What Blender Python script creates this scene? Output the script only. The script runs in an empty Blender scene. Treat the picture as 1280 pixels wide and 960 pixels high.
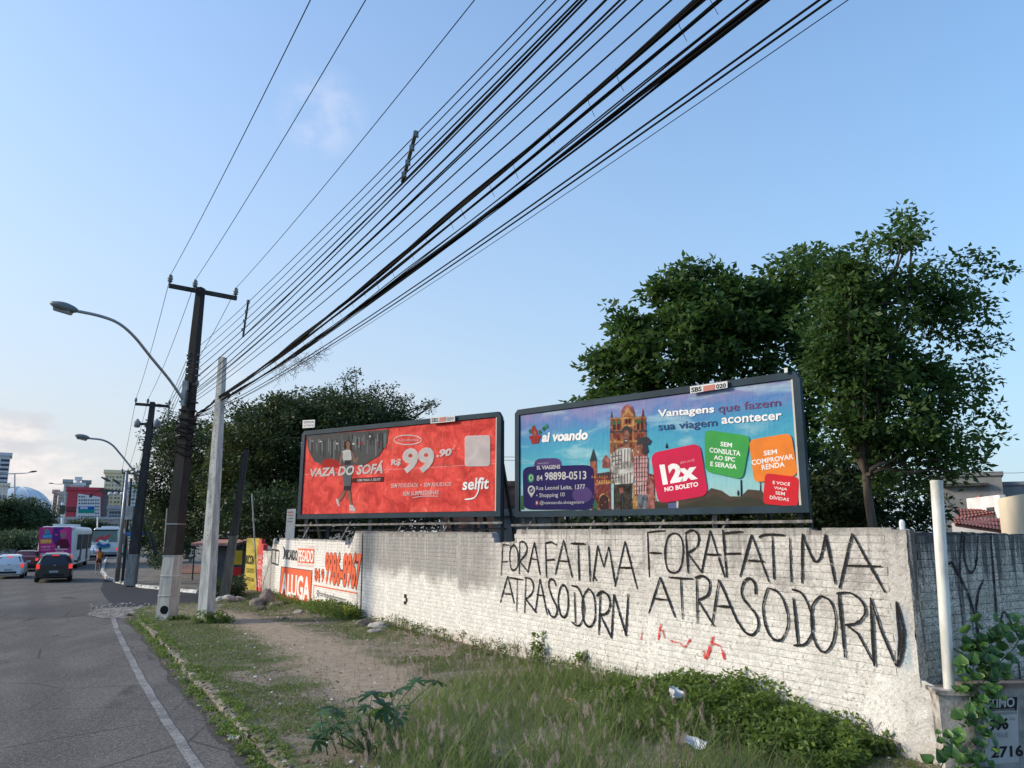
import bpy, bmesh, math, random
import numpy as np
from mathutils import Vector, Matrix, noise as mnoise
random.seed(7); RNG = np.random.default_rng(11)
SC = bpy.context.scene; COL = SC.collection
# ------------------------------------------------------------------ camera
FPX, HCAM = 962.0, 2.7
PITCH = math.atan(185.0 / FPX)
cam_d = bpy.data.cameras.new('camera'); cam = bpy.data.objects.new('camera', cam_d); COL.objects.link(cam)
cam_d.sensor_width = 36.0; cam_d.lens = 36.0 * FPX / 1280.0; cam_d.clip_start = 0.05; cam_d.clip_end = 6000
cam.location = (0, 0, HCAM); cam.rotation_euler = (math.pi / 2 + PITCH, 0, 0)
SC.camera = cam
# ------------------------------------------------------------------ light
SUN_AZ, SUN_EL = math.radians(-90), math.radians(24)   # azimuth clockwise from +Y
SUN_STRENGTH, SUN_ANGLE, SKY_STRENGTH, EXPOSURE = 2.5, 12.0, 0.15, 0.70
SC.view_settings.view_transform = 'Standard'; SC.view_settings.look = 'None'
SC.view_settings.exposure = EXPOSURE; SC.view_settings.gamma = 1.0; SC.view_settings.use_curve_mapping = False
sd = bpy.data.lights.new('sun', 'SUN'); sd.energy = SUN_STRENGTH; sd.angle = math.radians(SUN_ANGLE); sd.color = (1.0, 0.86, 0.67)
sun = bpy.data.objects.new('sun', sd); COL.objects.link(sun)
sv = Vector((math.sin(SUN_AZ) * math.cos(SUN_EL), math.cos(SUN_AZ) * math.cos(SUN_EL), math.sin(SUN_EL)))
sun.rotation_euler = sv.to_track_quat('Z', 'Y').to_euler()
world = bpy.data.worlds.new('World'); SC.world = world; world.use_nodes = True

class NT:
    def __init__(s, tree):
        s.t = tree; s.n = tree.nodes; s.n.clear()
    def a(s, typ, ins=None, **kw):
        nd = s.n.new(typ)
        for k, v in kw.items(): setattr(nd, k, v)
        for k, v in (ins or {}).items(): s.set(nd.inputs[k], v)
        return nd
    def set(s, sock, v):
        if isinstance(v, bpy.types.NodeSocket): s.t.links.new(v, sock)
        elif isinstance(v, bpy.types.Node): s.t.links.new(v.outputs[0], sock)
        else:
            if sock.type == 'RGBA' and hasattr(v, '__len__') and len(v) == 3: v = (*v, 1)
            sock.default_value = v
    def m(s, op, a, b=0.0, c=None, clamp=False):
        nd = s.a('ShaderNodeMath', operation=op, use_clamp=clamp); s.set(nd.inputs[0], a); s.set(nd.inputs[1], b)
        if c is not None: s.set(nd.inputs[2], c)
        return nd.outputs[0]
    def mix(s, f, a, b, blend='MIX'):
        nd = s.a('ShaderNodeMix', data_type='RGBA', blend_type=blend)
        s.set(nd.inputs[0], f); s.set(nd.inputs[6], a); s.set(nd.inputs[7], b)
        return nd.outputs[2]
    def rng(s, v, lo, hi, a=0.0, b=1.0, smooth=True):
        nd = s.a('ShaderNodeMapRange', interpolation_type='SMOOTHSTEP' if smooth else 'LINEAR')
        for i, x in enumerate((v, lo, hi, a, b)): s.set(nd.inputs[i], x)
        return nd.outputs[0]
    def noise(s, vec, scale, detail=4.0, rough=0.55, dist=0.0):
        nd = s.a('ShaderNodeTexNoise', {'Scale': scale, 'Detail': detail, 'Roughness': rough, 'Distortion': dist})
        if vec is not None: s.set(nd.inputs['Vector'], vec)
        return nd.outputs['Fac']
    def dot(s, v, w):
        nd = s.a('ShaderNodeVectorMath', operation='DOT_PRODUCT'); s.set(nd.inputs[0], v); nd.inputs[1].default_value = w
        return nd.outputs['Value']
    def vscale(s, v, w):
        nd = s.a('ShaderNodeVectorMath', operation='MULTIPLY'); s.set(nd.inputs[0], v); nd.inputs[1].default_value = w
        return nd.outputs[0]
    def ramp(s, f, stops, interp='LINEAR'):
        nd = s.a('ShaderNodeValToRGB'); s.set(nd.inputs[0], f); cr = nd.color_ramp; cr.interpolation = interp
        while len(cr.elements) < len(stops): cr.elements.new(0.5)
        for e, (p, c) in zip(cr.elements, stops): e.position = p; e.color = (*c, 1) if len(c) == 3 else c
        return nd.outputs[0]

def build_sky():
    w = NT(world.node_tree)
    sky = w.a('ShaderNodeTexSky', sky_type='NISHITA', sun_disc=False, sun_elevation=SUN_EL, sun_rotation=SUN_AZ,
              altitude=10, air_density=1.15, dust_density=0.9, ozone_density=2.2)
    tc = w.a('ShaderNodeTexCoord'); d = tc.outputs['Generated']
    sep = w.a('ShaderNodeSeparateXYZ', {0: d}); z = sep.outputs[2]; x = sep.outputs[0]
    # low haze veil: pale lilac air near the horizon, a little stronger towards the sun
    side = w.rng(w.dot(d, (-0.92, 0.39, 0)), -0.45, 0.95, 0.0, 1.0, False)
    up = w.m('SUBTRACT', 1.0, w.m('ABSOLUTE', z))
    veil = w.m('MULTIPLY', w.m('POWER', up, 1.5), w.m('MULTIPLY_ADD', side, 0.25, 0.82), clamp=True)
    low = w.m('POWER', up, 3.2)
    vcol = w.mix(side, w.mix(low, (.85, 2.1, 3.4), (1.75, 2.6, 3.3)), w.mix(low, (2.25, 2.65, 2.95), (3.3, 3.1, 3.0)))
    base = w.mix(veil, w.mix(1.0, sky.outputs[0], (1.04, 1.13, 1.26), 'MULTIPLY'), vcol)
    # clouds: low bank on the left and one small puff
    dv = w.vscale(d, (1.0, 1.0, 2.6))
    n1 = w.noise(dv, 5.2, 7.0, 0.55, 0.25)
    band = w.m('MULTIPLY', w.rng(z, 0.0, 0.03), w.rng(z, 0.23, 0.12))
    cl = w.m('MULTIPLY', w.m('MULTIPLY', w.rng(n1, 0.44, 0.60), band), w.rng(side, 0.55, 0.85))
    n2 = w.noise(dv, 11.0, 6.0, 0.6, 0.2)
    ccol = w.mix(w.rng(w.m('ADD', w.m('MULTIPLY', n2, 1.0), w.m('MULTIPLY', n1, 0.6)), 0.7, 1.0), (2.85, 2.85, 3.0), (4.3, 4.0, 3.85))
    col = w.mix(w.m('MULTIPLY', cl, 0.9), base, ccol)
    pd = w.dot(d, tuple(Vector((-0.225, 0.84, 0.49)).normalized()))
    puff = w.m('MULTIPLY', w.rng(pd, 0.9982, 0.9999), w.rng(w.noise(d, 22, 5), 0.34, 0.62))
    col = w.mix(w.m('MULTIPLY', puff, 0.22), col, (4.4, 4.1, 4.4))
    bg = w.a('ShaderNodeBackground', {'Color': col, 'Strength': SKY_STRENGTH})
    w.a('ShaderNodeOutputWorld', {'Surface': bg})
build_sky()
# ------------------------------------------------------------------ photo geometry helpers (photograph measured at 1280x960)
CP, SP = math.cos(PITCH), math.sin(PITCH)
def ray(x, y):
    a, b, c = x - 640.0, FPX, 480.0 - y
    return Vector((a, b * CP - c * SP, b * SP + c * CP))
def G(x, y, z=0.0):
    r = ray(x, y); return Vector((0, 0, HCAM)) + r * ((z - HCAM) / r.z)
def D(x, y, depth):
    r = ray(x, y); return Vector((0, 0, HCAM)) + r * (depth / r.y)
class Plane:                      # a surface with its own 2D coordinates
    def __init__(s, o, u, v):
        s.o, s.u, s.v = Vector(o), Vector(u).normalized(), Vector(v).normalized(); s.n = s.u.cross(s.v)
        if s.n.dot(Vector((0, 0, HCAM)) - s.o) < 0: s.n = -s.n
    def uv(s, x, y):
        r = ray(x, y); c = Vector((0, 0, HCAM)); t = (s.o - c).dot(s.n) / r.dot(s.n); p = c + r * t - s.o
        return (p.dot(s.u), p.dot(s.v))
    def P(s, a, b, off=0.0): return s.o + s.u * a + s.v * b + s.n * off
UP = Vector((0, 0, 1))
WALL = Plane((4.81, 9.59, 0), (-.5237, .8519, 0), UP)      # face of the long wall
RET = Plane((4.81, 9.59, 0), (.8519, .5237, 0), UP)        # face of the return wall
# ------------------------------------------------------------------ object helpers
def tag(o, label=None, cat=None, group=None, kind=None):
    if label: o['label'] = label
    if cat: o['category'] = cat
    if group: o['group'] = group
    if kind: o['kind'] = kind
    return o
def empty(name, loc=(0, 0, 0), rz=0.0, label=None, cat=None, group=None, kind=None):
    o = bpy.data.objects.new(name, None); COL.objects.link(o); o.location = loc; o.rotation_euler = (0, 0, rz)
    o.empty_display_size = .2
    return tag(o, label, cat, group, kind)
def link(name, me, parent=None, world_coords=False):
    o = bpy.data.objects.new(name, me); COL.objects.link(o)
    if parent is not None:
        o.parent = parent
        if world_coords:
            o.matrix_parent_inverse = wmat(parent).inverted()
    return o
def wmat(o):
    m = o.matrix_basis.copy()
    if o.parent is not None: m = wmat(o.parent) @ o.matrix_parent_inverse @ m
    return m
class MB:
    def __init__(s): s.v = []; s.f = []; s.mi = []; s.cur = 0
    def add(s, vs, fs):
        b = len(s.v); s.v += [tuple(p) for p in vs]
        for f in fs: s.f.append(tuple(b + i for i in f)); s.mi.append(s.cur)
        return s
    def box(s, c, size, rot=None):
        hx, hy, hz = size[0] / 2, size[1] / 2, size[2] / 2
        vs = [Vector((x, y, z)) for x in (-hx, hx) for y in (-hy, hy) for z in (-hz, hz)]
        if rot is not None: vs = [rot @ p for p in vs]
        c = Vector(c)
        return s.add([p + c for p in vs], [(0, 1, 3, 2), (4, 6, 7, 5), (0, 4, 5, 1), (2, 3, 7, 6), (0, 2, 6, 4), (1, 5, 7, 3)])
    def beam(s, a, b, w, h=None, up=UP):          # box from a to b
        a, b = Vector(a), Vector(b); h = h or w; d = (b - a)
        y = d.normalized(); x = y.cross(up)
        if x.length < 1e-4: x = y.cross(Vector((1, 0, 0)))
        x.normalize(); z = x.cross(y)
        vs = []
        for p in (a, b):
            for sx, sz in ((-1, -1), (1, -1), (1, 1), (-1, 1)): vs.append(p + x * sx * w / 2 + z * sz * h / 2)
        return s.add(vs, [(3, 2, 1, 0), (4, 5, 6, 7), (0, 1, 5, 4), (1, 2, 6, 5), (2, 3, 7, 6), (3, 0, 4, 7)])
    def tube(s, pts, rad, n=6, cap=True):
        pts = [Vector(p) for p in pts]; k = len(pts)
        if not hasattr(rad, '__len__'): rad = [rad] * k
        vs = []; prev = None
        for i, p in enumerate(pts):
            d = (pts[min(i + 1, k - 1)] - pts[max(i - 1, 0)]).normalized()
            x = prev - d * prev.dot(d) if prev is not None else d.cross(UP if abs(d.z) < .95 else Vector((1, 0, 0)))
            x.normalize(); prev = x; y = d.cross(x)
            for j in range(n):
                t = 2 * math.pi * j / n; vs.append(p + (x * math.cos(t) + y * math.sin(t)) * rad[i])
        fs = [(i * n + j, i * n + (j + 1) % n, (i + 1) * n + (j + 1) % n, (i + 1) * n + j) for i in range(k - 1) for j in range(n)]
        if cap: fs += [tuple(range(n))[::-1], tuple(range((k - 1) * n, k * n))]
        return s.add(vs, fs)
    def lathe(s, prof, c=(0, 0, 0), n=12, axis='z'):   # prof: (r, h)
        c = Vector(c); vs = []
        for r, h in prof:
            for j in range(n):
                t = 2 * math.pi * j / n; a, b = r * math.cos(t), r * math.sin(t)
                vs.append(c + Vector({'z': (a, b, h), 'x': (h, a, b), 'y': (a, h, b)}[axis]))
        k = len(prof)
        fs = [(i * n + j, i * n + (j + 1) % n, (i + 1) * n + (j + 1) % n, (i + 1) * n + j) for i in range(k - 1) for j in range(n)]
        fs += [tuple(range(n))[::-1], tuple(range((k - 1) * n, k * n))]
        return s.add(vs, fs)
    def prism(s, poly, off):                      # poly: planar 3D points, off: thickness vector
        off = Vector(off); n = len(poly); vs = [Vector(p) for p in poly] + [Vector(p) + off for p in poly]
        return s.add(vs, [tuple(range(n))[::-1], tuple(range(n, 2 * n))] + [(i, (i + 1) % n, n + (i + 1) % n, n + i) for i in range(n)])
    def build(s, name, mat, parent=None, smooth=False, wc=False, recalc=True):
        me = bpy.data.meshes.new(name); me.from_pydata(s.v, [], s.f)
        mats = mat if isinstance(mat, (list, tuple)) else [mat]
        for m in mats: me.materials.append(m)
        if len(mats) > 1: me.polygons.foreach_set('material_index', s.mi)
        if recalc:
            bm = bmesh.new(); bm.from_mesh(me); bmesh.ops.recalc_face_normals(bm, faces=bm.faces); bm.to_mesh(me); bm.free()
        if smooth: me.shade_smooth()
        me.update()
        return link(name, me, parent, wc)
def np_mesh(name, V, F, mat, parent=None, smooth=False, wc=False):
    V = np.asarray(V, np.float32); F = np.asarray(F, np.int32); k = F.shape[1]
    me = bpy.data.meshes.new(name); me.vertices.add(len(V)); me.vertices.foreach_set('co', V.ravel())
    me.loops.add(F.size); me.loops.foreach_set('vertex_index', F.ravel())
    me.polygons.add(len(F)); me.polygons.foreach_set('loop_start', np.arange(0, F.size, k, dtype=np.int32))
    me.polygons.foreach_set('loop_total', np.full(len(F), k, np.int32))
    me.materials.append(mat); me.update(calc_edges=True); me.validate()
    if smooth: me.shade_smooth()
    return link(name, me, parent, wc)
def copy_tree(o, parent=None):
    c = o.copy(); COL.objects.link(c); c.parent = parent
    if parent is not None: c.matrix_parent_inverse = o.matrix_parent_inverse.copy()
    for ch in list(o.children): copy_tree(ch, c)
    return c
# ------------------------------------------------------------------ materials
def new_mat(name):
    m = bpy.data.materials.new(name); m.use_nodes = True; t = NT(m.node_tree)
    return m, t
def finish(t, col, rough=.8, bump=None, bstr=.3, bdist=.02, metal=0.0, **extra):
    ins = {'Base Color': col, 'Roughness': rough, 'Metallic': metal}; ins.update(extra)
    if bump is not None:
        ins['Normal'] = t.a('ShaderNodeBump', {'Height': bump, 'Strength': bstr, 'Distance': bdist})
    b = t.a('ShaderNodeBsdfPrincipled', ins); t.a('ShaderNodeOutputMaterial', {'Surface': b}); return b
_mc = {}
def M(name, c, rough=.75, var=.18, scale=3.0, bstr=.15, metal=0.0, c2=None, stretch=(1, 1, 1), bscale=None, **extra):
    """general weathered material: colour with dirt variation, fine bump"""
    if name in _mc: return _mc[name]
    m, t = new_mat(name)
    g = t.a('ShaderNodeNewGeometry'); p = t.vscale(g.outputs['Position'], stretch)
    n = t.noise(p, scale, 6, .6)
    dk = tuple(x * (1 - var * 1.6) for x in c) if c2 is None else c2
    lt = tuple(min(1, x * (1 + var)) for x in c)
    col = t.mix(t.rng(n, .32, .68), dk, lt)
    nb = t.noise(g.outputs['Position'], bscale or scale * 9, 4, .6)
    finish(t, col, rough, nb, bstr, .01, metal, **extra)
    _mc[name] = m; return m
def flat(name, c, rough=.8, **extra):
    """printed or painted colour, with slight fading"""
    if name in _mc: return _mc[name]
    m, t = new_mat(name); g = t.a('ShaderNodeNewGeometry')
    n = t.noise(g.outputs['Position'], 2.2, 5, .6)
    col = t.mix(t.rng(n, .3, .7), tuple(x * .88 + .005 for x in c), tuple(min(1, x * 1.05) for x in c))
    extra.setdefault('Specular IOR Level', .2)
    finish(t, col, rough, **extra); _mc[name] = m; return m
def hexc(h):
    h = h.lstrip('#'); v = [int(h[i:i + 2], 16) / 255 for i in (0, 2, 4)]
    return tuple(x / 12.92 if x <= .04045 else ((x + .055) / 1.055) ** 2.4 for x in v)
def leaf_mat(name, c_dark, c_light, trans=.35):
    m, t = new_mat(name); g = t.a('ShaderNodeNewGeometry')
    r = g.outputs['Random Per Island']; n = t.noise(g.outputs['Position'], .55, 3, .5)
    col = t.mix(t.m('ADD', t.m('MULTIPLY', r, .6), t.m('MULTIPLY', n, .45), clamp=True), c_dark, c_light)
    b = t.a('ShaderNodeBsdfPrincipled', {'Base Color': col, 'Roughness': .55, 'Specular IOR Level': .35})
    tr = t.a('ShaderNodeBsdfTranslucent', {'Color': t.mix(.5, col, tuple(min(1, x * 1.8) for x in c_light))})
    mx = t.a('ShaderNodeMixShader', {0: trans, 1: b.outputs[0], 2: tr.outputs[0]})
    t.a('ShaderNodeOutputMaterial', {'Surface': mx}); return m
# ---- wall paint: white lime over brick, grey mould on top, dirt lines, in wall coordinates
def wall_mat(name, ret=False, mortar=False):
    m, t = new_mat(name); g = t.a('ShaderNodeNewGeometry'); P = g.outputs['Position']
    pl = RET if ret else WALL
    s = t.m('SUBTRACT', t.dot(P, tuple(pl.u)), pl.o.dot(pl.u)); z = t.dot(P, (0, 0, 1))
    big = t.noise(P, .9, 5, .6); med = t.noise(P, 4.5, 6, .65); fine = t.noise(P, 38, 5, .7)
    streak = t.noise(t.vscale(P, (6, 6, .5)), 1.6, 5, .6)
    if not ret:
        white = t.mix(t.rng(med, .35, .65), (.64, .625, .585), (.84, .825, .775))
        zz = t.m('ADD', z, t.m('MULTIPLY', t.m('SUBTRACT', big, .5), 1.3))
        low = t.rng(zz, 1.75, 1.3); cream = t.mix(low, t.mix(.75, white, (.76, .745, .73), 'MULTIPLY'), white)
        cream = t.mix(t.m('MULTIPLY', t.rng(zz, 1.6, 2.2), .25), cream, (.62, .58, .56))
        grime = t.m('MULTIPLY', t.rng(t.noise(P, 2.3, 6, .7), .50, .62), t.rng(z, .9, 2.2)); cream = t.mix(t.m('MULTIPLY', grime, .7), cream, (.31, .30, .28))
        gm = t.m('MULTIPLY', t.m('MULTIPLY', t.rng(s, 9.0, 10.8), t.rng(s, 19.0, 18.4)), t.rng(t.m('ADD', zz, t.m('MULTIPLY', s, -.02)), 1.05, 1.45))
        gm2 = t.m('MULTIPLY', gm, t.rng(streak, .3, .5, .55, 1.0))
        col = t.mix(t.m('MULTIPLY', gm2, .95), cream, t.mix(med, (.20, .195, .185), (.40, .39, .375)))
        sign = t.m('MULTIPLY', t.rng(s, 19.3, 19.5), t.rng(s, 28.6, 28.3))
        col = t.mix(t.m('MULTIPLY', sign, .8), col, (.84, .82, .78))
        g2 = t.m('MULTIPLY', t.rng(s, 28.4, 28.8), t.rng(big, .42, .55)); col = t.mix(t.m('MULTIPLY', g2, .7), col, (.36, .36, .33))
        col = t.mix(1.0, col, t.mix(t.rng(fine, .36, .60), (.80, .79, .78), (1.07, 1.07, 1.07)), 'MULTIPLY')
        # pockmarks where paint is gone
        spots = t.m('MULTIPLY', t.rng(t.noise(P, 19, 4, .65), .56, .64), t.rng(med, .36, .55))
        col = t.mix(t.m('MULTIPLY', spots, .75), col, (.22, .20, .175))
        run = t.m('MULTIPLY', t.rng(streak, .50, .66), t.rng(z, 1.7, 2.75)); col = t.mix(t.m('MULTIPLY', run, .75), col, (.22, .21, .20))
        topd = t.m('MULTIPLY', t.rng(t.m('ADD', z, t.m('MULTIPLY', med, .25)), 2.72, 2.86), .6); col = t.mix(topd, col, (.16, .155, .14))
        foot = t.rng(t.m('ADD', z, t.m('MULTIPLY', med, .6)), .75, .25); col = t.mix(t.m('MULTIPLY', foot, .6), col, (.42, .33, .25))
        edge = t.rng(s, .55, -.02); col = t.mix(t.m('MULTIPLY', t.m('MULTIPLY', edge, t.rng(med, .38, .6)), .6), col, (.33, .31, .28))
        blue = t.m('MULTIPLY', t.m('MULTIPLY', t.rng(s, .03, .1), t.rng(s, .28, .2)), t.m('MULTIPLY', t.rng(z, 1.0, 1.2), t.rng(z, 1.9, 1.6)))
        col = t.mix(t.m('MULTIPLY', t.m('MULTIPLY', blue, t.rng(fine, .42, .55)), .8), col, (.16, .30, .42))
    else:
        white = t.mix(t.rng(med, .3, .65), (.50, .45, .375), (.88, .80, .67))
        col = t.mix(t.rng(fine, .35, .62), (.24, .21, .17), white)
        run = t.rng(t.m('ADD', t.m('MULTIPLY', streak, 1.1), t.m('MULTIPLY', z, .17)), .86, 1.04); col = t.mix(t.m('MULTIPLY', run, .85), col, (.045, .045, .05))
        lowd = t.rng(t.m('ADD', z, med), 1.6, 1.15); col = t.mix(t.m('MULTIPLY', lowd, .7), col, (.13, .095, .075))
    if mortar:
        dn = t.rng(med, .35, .62, .35 if not ret else .7, .8 if not ret else .9); col = t.mix(dn, col, (.17, .15, .13) if not ret else (.05, .05, .05))
    h = t.m('ADD', t.m('MULTIPLY', fine, .5), t.m('MULTIPLY', t.noise(P, 17, 5, .7), 1.3))
    finish(t, col, .92, h, .85, .024)
    return m
MAT_WALL = wall_mat('lime_painted_brick'); MAT_MORTAR = wall_mat('painted_mortar', mortar=True)
MAT_RET = wall_mat('mouldy_brick', ret=True); MAT_RETM = wall_mat('mouldy_mortar', ret=True, mortar=True)
C_CONC = M('grey_concrete', (.40, .40, .385), .85, .2, 2.5, .4)
C_POLEW = M('whitewashed_concrete', (.58, .56, .51), .85, .25, 3.0, .35, stretch=(1, 1, .3))
C_POLED = M('dark_stained_concrete', (.075, .07, .065), .85, .3, 2.0, .35)
C_FRAME = M('slate_painted_steel', (.022, .044, .062), .65, .15, 1.2, .08, **{'Specular IOR Level': .2})
C_STEEL = M('galvanised_steel', (.30, .32, .33), .45, .15, 3.0, .08, metal=.5)
C_DARKST = M('dark_weathered_timber', (.045, .042, .04), .8, .3, 5.0, .2)
C_WOODG = M('grey_weathered_timber', (.24, .22, .20), .85, .3, 5.0, .3)
C_CABLE = M('black_cable', (.008, .008, .009), .8, .1, 4, 0, **{'Specular IOR Level': .1})
C_PORC = M('grey_porcelain', (.16, .19, .20), .3, .1, 4, 0)
C_BARK = M('brown_bark', (.10, .08, .06), .9, .3, 6, .6, stretch=(1, 1, .25))
C_GLASS = M('dark_glass', (.012, .015, .018), .12, .1, 1, 0, **{'Specular IOR Level': .22})
C_RUBBER = M('tyre_rubber', (.02, .02, .02), .9, .1, 4, .1)
C_WHITEP = M('white_paint', (.75, .76, .76), .35, .06, 1.5, .02)
# ------------------------------------------------------------------ flat print: polygons, strokes and lettering laid on a Plane
class Print:
    def __init__(s, plane, off=.004, step=.0007):
        s.pl = plane; s.mb = MB(); s.off = off; s.step = step; s.mats = []; s.px = lambda x, y: (x, y)
    def zoom(s, x0, y0, k): s.px = lambda x, y: (x0 + x / k, y0 + y / k); return s
    def uv(s, p): return s.pl.uv(*s.px(*p))
    def _m(s, mat):
        if mat not in s.mats: s.mats.append(mat)
        s.mb.cur = s.mats.index(mat)
    def poly_uv(s, q, mat):
        s._m(mat); s.mb.add([s.pl.P(a, b, s.off) for a, b in q], [tuple(range(len(q)))]); s.off += s.step
    def poly(s, pts, mat): s.poly_uv([s.uv(p) for p in pts], mat)
    def ell(s, c, rx, ry, mat, n=20, a0=0, a1=360):
        s.poly([(c[0] + rx * math.cos(math.radians(a0 + (a1 - a0) * i / n)), c[1] + ry * math.sin(math.radians(a0 + (a1 - a0) * i / n))) for i in range(n + (a1 - a0 < 360))], mat)
    def rrect(s, q, mat, r=.18, n=4):              # rounded quad from 4 corners
        q = [Vector((*s.uv(p), 0)) for p in q]; out = []
        for i in range(4):
            a, b, c = q[i - 1], q[i], q[(i + 1) % 4]; p0 = b + (a - b) * r; p1 = b + (c - b) * r
            for k in range(n + 1):
                t = k / n; out.append(((p0 * (1 - t) + b * t) * (1 - t) + (b * (1 - t) + p1 * t) * t).to_2d())
        s.poly_uv([tuple(p) for p in out], mat)
    def stroke(s, pts, w, mat, px=True, jit=0.0, smooth=0):
        q = [Vector(s.uv(p) if px else p) for p in pts]
        if smooth:
            out = []
            for i in range(len(q) - 1):
                p0, p1, p2, p3 = q[max(i - 1, 0)], q[i], q[i + 1], q[min(i + 2, len(q) - 1)]
                for k in range(smooth):
                    t = k / smooth
                    out.append(.5 * ((2 * p1) + (p2 - p0) * t + (2 * p0 - 5 * p1 + 4 * p2 - p3) * t * t + (3 * p1 - p0 - 3 * p2 + p3) * t ** 3))
            q = out + [q[-1]]
        else:
            out = []
            for i in range(len(q) - 1):
                k = max(1, int((q[i + 1] - q[i]).length / .15)); out += [q[i].lerp(q[i + 1], j / k) for j in range(k)]
            q = out + [q[-1]]
        L = []; Rr = []
        for i, p in enumerate(q):
            d = (q[min(i + 1, len(q) - 1)] - q[max(i - 1, 0)])
            if d.length < 1e-6: d = Vector((1, 0))
            d.normalize(); nn = Vector((-d.y, d.x)); ww = w / 2 * (1 + jit * random.uniform(-1, 1))
            if i in (0, len(q) - 1): ww *= .7
            j = Vector((random.uniform(-1, 1), random.uniform(-1, 1))) * jit * w * .25
            L.append(p + nn * ww + j); Rr.append(p - nn * ww + j)
        s._m(mat); k = len(q)
        s.mb.add([s.pl.P(a.x, a.y, s.off) for a in L + Rr], [(i, i + 1, k + i + 1, k + i) for i in range(k - 1)]); s.off += s.step
    def text(s, body, q, mat, bold=0.0, shear=0.0, space=1.0):
        """body fitted into the quad q = top-left, top-right, bottom-right, bottom-left"""
        V, F = text_mesh(body, bold, shear, space)
        qq = [Vector(s.uv(p)) for p in q]; s._m(mat)
        vs = []
        for a, b in V:
            top = qq[0].lerp(qq[1], a); bot = qq[3].lerp(qq[2], a); p = bot.lerp(top, b); vs.append(s.pl.P(p.x, p.y, s.off))
        s.mb.add(vs, F); s.off += s.step
    def build(s, name, parent): return s.mb.build(name, s.mats, parent, wc=True, recalc=False)
_tm = {}
def text_mesh(body, bold, shear, space):
    key = (body, bold, shear, space)
    if key in _tm: return _tm[key]
    c = bpy.data.curves.new('lettering', 'FONT'); c.body = body; c.offset = bold; c.shear = shear; c.space_character = space; c.resolution_u = 3
    o = bpy.data.objects.new('lettering', c); COL.objects.link(o); bpy.context.view_layer.update()
    me = bpy.data.meshes.new_from_object(o.evaluated_get(bpy.context.evaluated_depsgraph_get()))
    vs = [(v.co.x, v.co.y) for v in me.vertices]; fs = [tuple(p.vertices) for p in me.polygons]
    x0 = min(v[0] for v in vs); x1 = max(v[0] for v in vs); y0 = min(v[1] for v in vs); y1 = max(v[1] for v in vs)
    vs = [((x - x0) / (x1 - x0), (y - y0) / (y1 - y0)) for x, y in vs]
    bpy.data.objects.remove(o); bpy.data.curves.remove(c); bpy.data.meshes.remove(me)
    _tm[key] = (vs, fs); return _tm[key]
# ================================================================== THE SETTING: ground, road, pavements
def smooth01(x): x = np.clip(x, 0, 1); return x * x * (3 - 2 * x)
def seg_dist(px, py, poly, closed=True):
    d = np.full(px.shape, 1e9); n = len(poly)
    for i in range(n if closed else n - 1):
        a = poly[i]; b = poly[(i + 1) % n]; ex, ey = b[0] - a[0], b[1] - a[1]
        t = np.clip(((px - a[0]) * ex + (py - a[1]) * ey) / (ex * ex + ey * ey + 1e-9), 0, 1)
        d = np.minimum(d, np.hypot(px - a[0] - t * ex, py - a[1] - t * ey))
    return d
def inside(px, py, poly):
    r = np.zeros(px.shape, bool); n = len(poly)
    for i in range(n):
        x1, y1 = poly[i][:2]; x2, y2 = poly[(i + 1) % n][:2]
        if y1 == y2: continue
        c = ((y1 > py) != (y2 > py)) & (px < (x2 - x1) * (py - y1) / (y2 - y1) + x1); r ^= c
    return r
_gt = RNG.random((64, 64))
def vnoise(x, y, sc):
    x = np.asarray(x) * sc + 100.3; y = np.asarray(y) * sc + 57.7; xi = np.floor(x).astype(int); yi = np.floor(y).astype(int)
    fx = smooth01(x - xi); fy = smooth01(y - yi); g = lambda a, b: _gt[a % 64, b % 64]
    return (g(xi, yi) * (1 - fx) + g(xi + 1, yi) * fx) * (1 - fy) + (g(xi, yi + 1) * (1 - fx) + g(xi + 1, yi + 1) * fx) * fy
def to_wt(x, y):                                   # world -> (s along the wall, t out from the wall)
    x = x - WALL.o.x; y = y - WALL.o.y
    return x * WALL.u.x + y * WALL.u.y, x * WALL.n.x + y * WALL.n.y
def from_wt(s, t): return WALL.o.x + WALL.u.x * s + WALL.n.x * t, WALL.o.y + WALL.u.y * s + WALL.n.y * t
def curb_t(s): return np.interp(np.asarray(s, float), [-14, 4.27, 6.4, 8.7, 11.4, 15.1, 19.0, 24], [6.28, 6.22, 6.22, 6.17, 6.11, 5.96, 5.85, 5.86])
ROAD_Z = -0.13
def g2(x, y): p = G(x, y); return (p.x, p.y)
far_s = [22.3, 24.0]
VERGE = [from_wt(s, float(curb_t(s)) + .03) for s in (-14, 4.3, 8.7, 11.4, 15.1, 19, 22.6)] + [g2(158, 765)][:0] + [g2(158, 765), g2(185, 757), g2(240, 753.5), g2(285, 751), g2(298, 744),
         from_wt(37, -.4), from_wt(-.2, -.4), from_wt(-3, -14), from_wt(-14, -14)]
def verge_z(x, y):
    s, t = to_wt(x, y)
    z = .05 * (vnoise(x, y, .8) - .5) + .03 * (vnoise(x, y, 2.7) - .5) + .012 * (vnoise(x, y, 9.0) - .5)
    z = z + .07 * smooth01(1 - t / 1.6) * (t > -.5)
    return z
PATH = [g2(185, 757), g2(265, 768), g2(330, 785), g2(400, 812), g2(455, 845), g2(540, 885), from_wt(2.6, 2.9), from_wt(-3, 2.6)]
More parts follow.
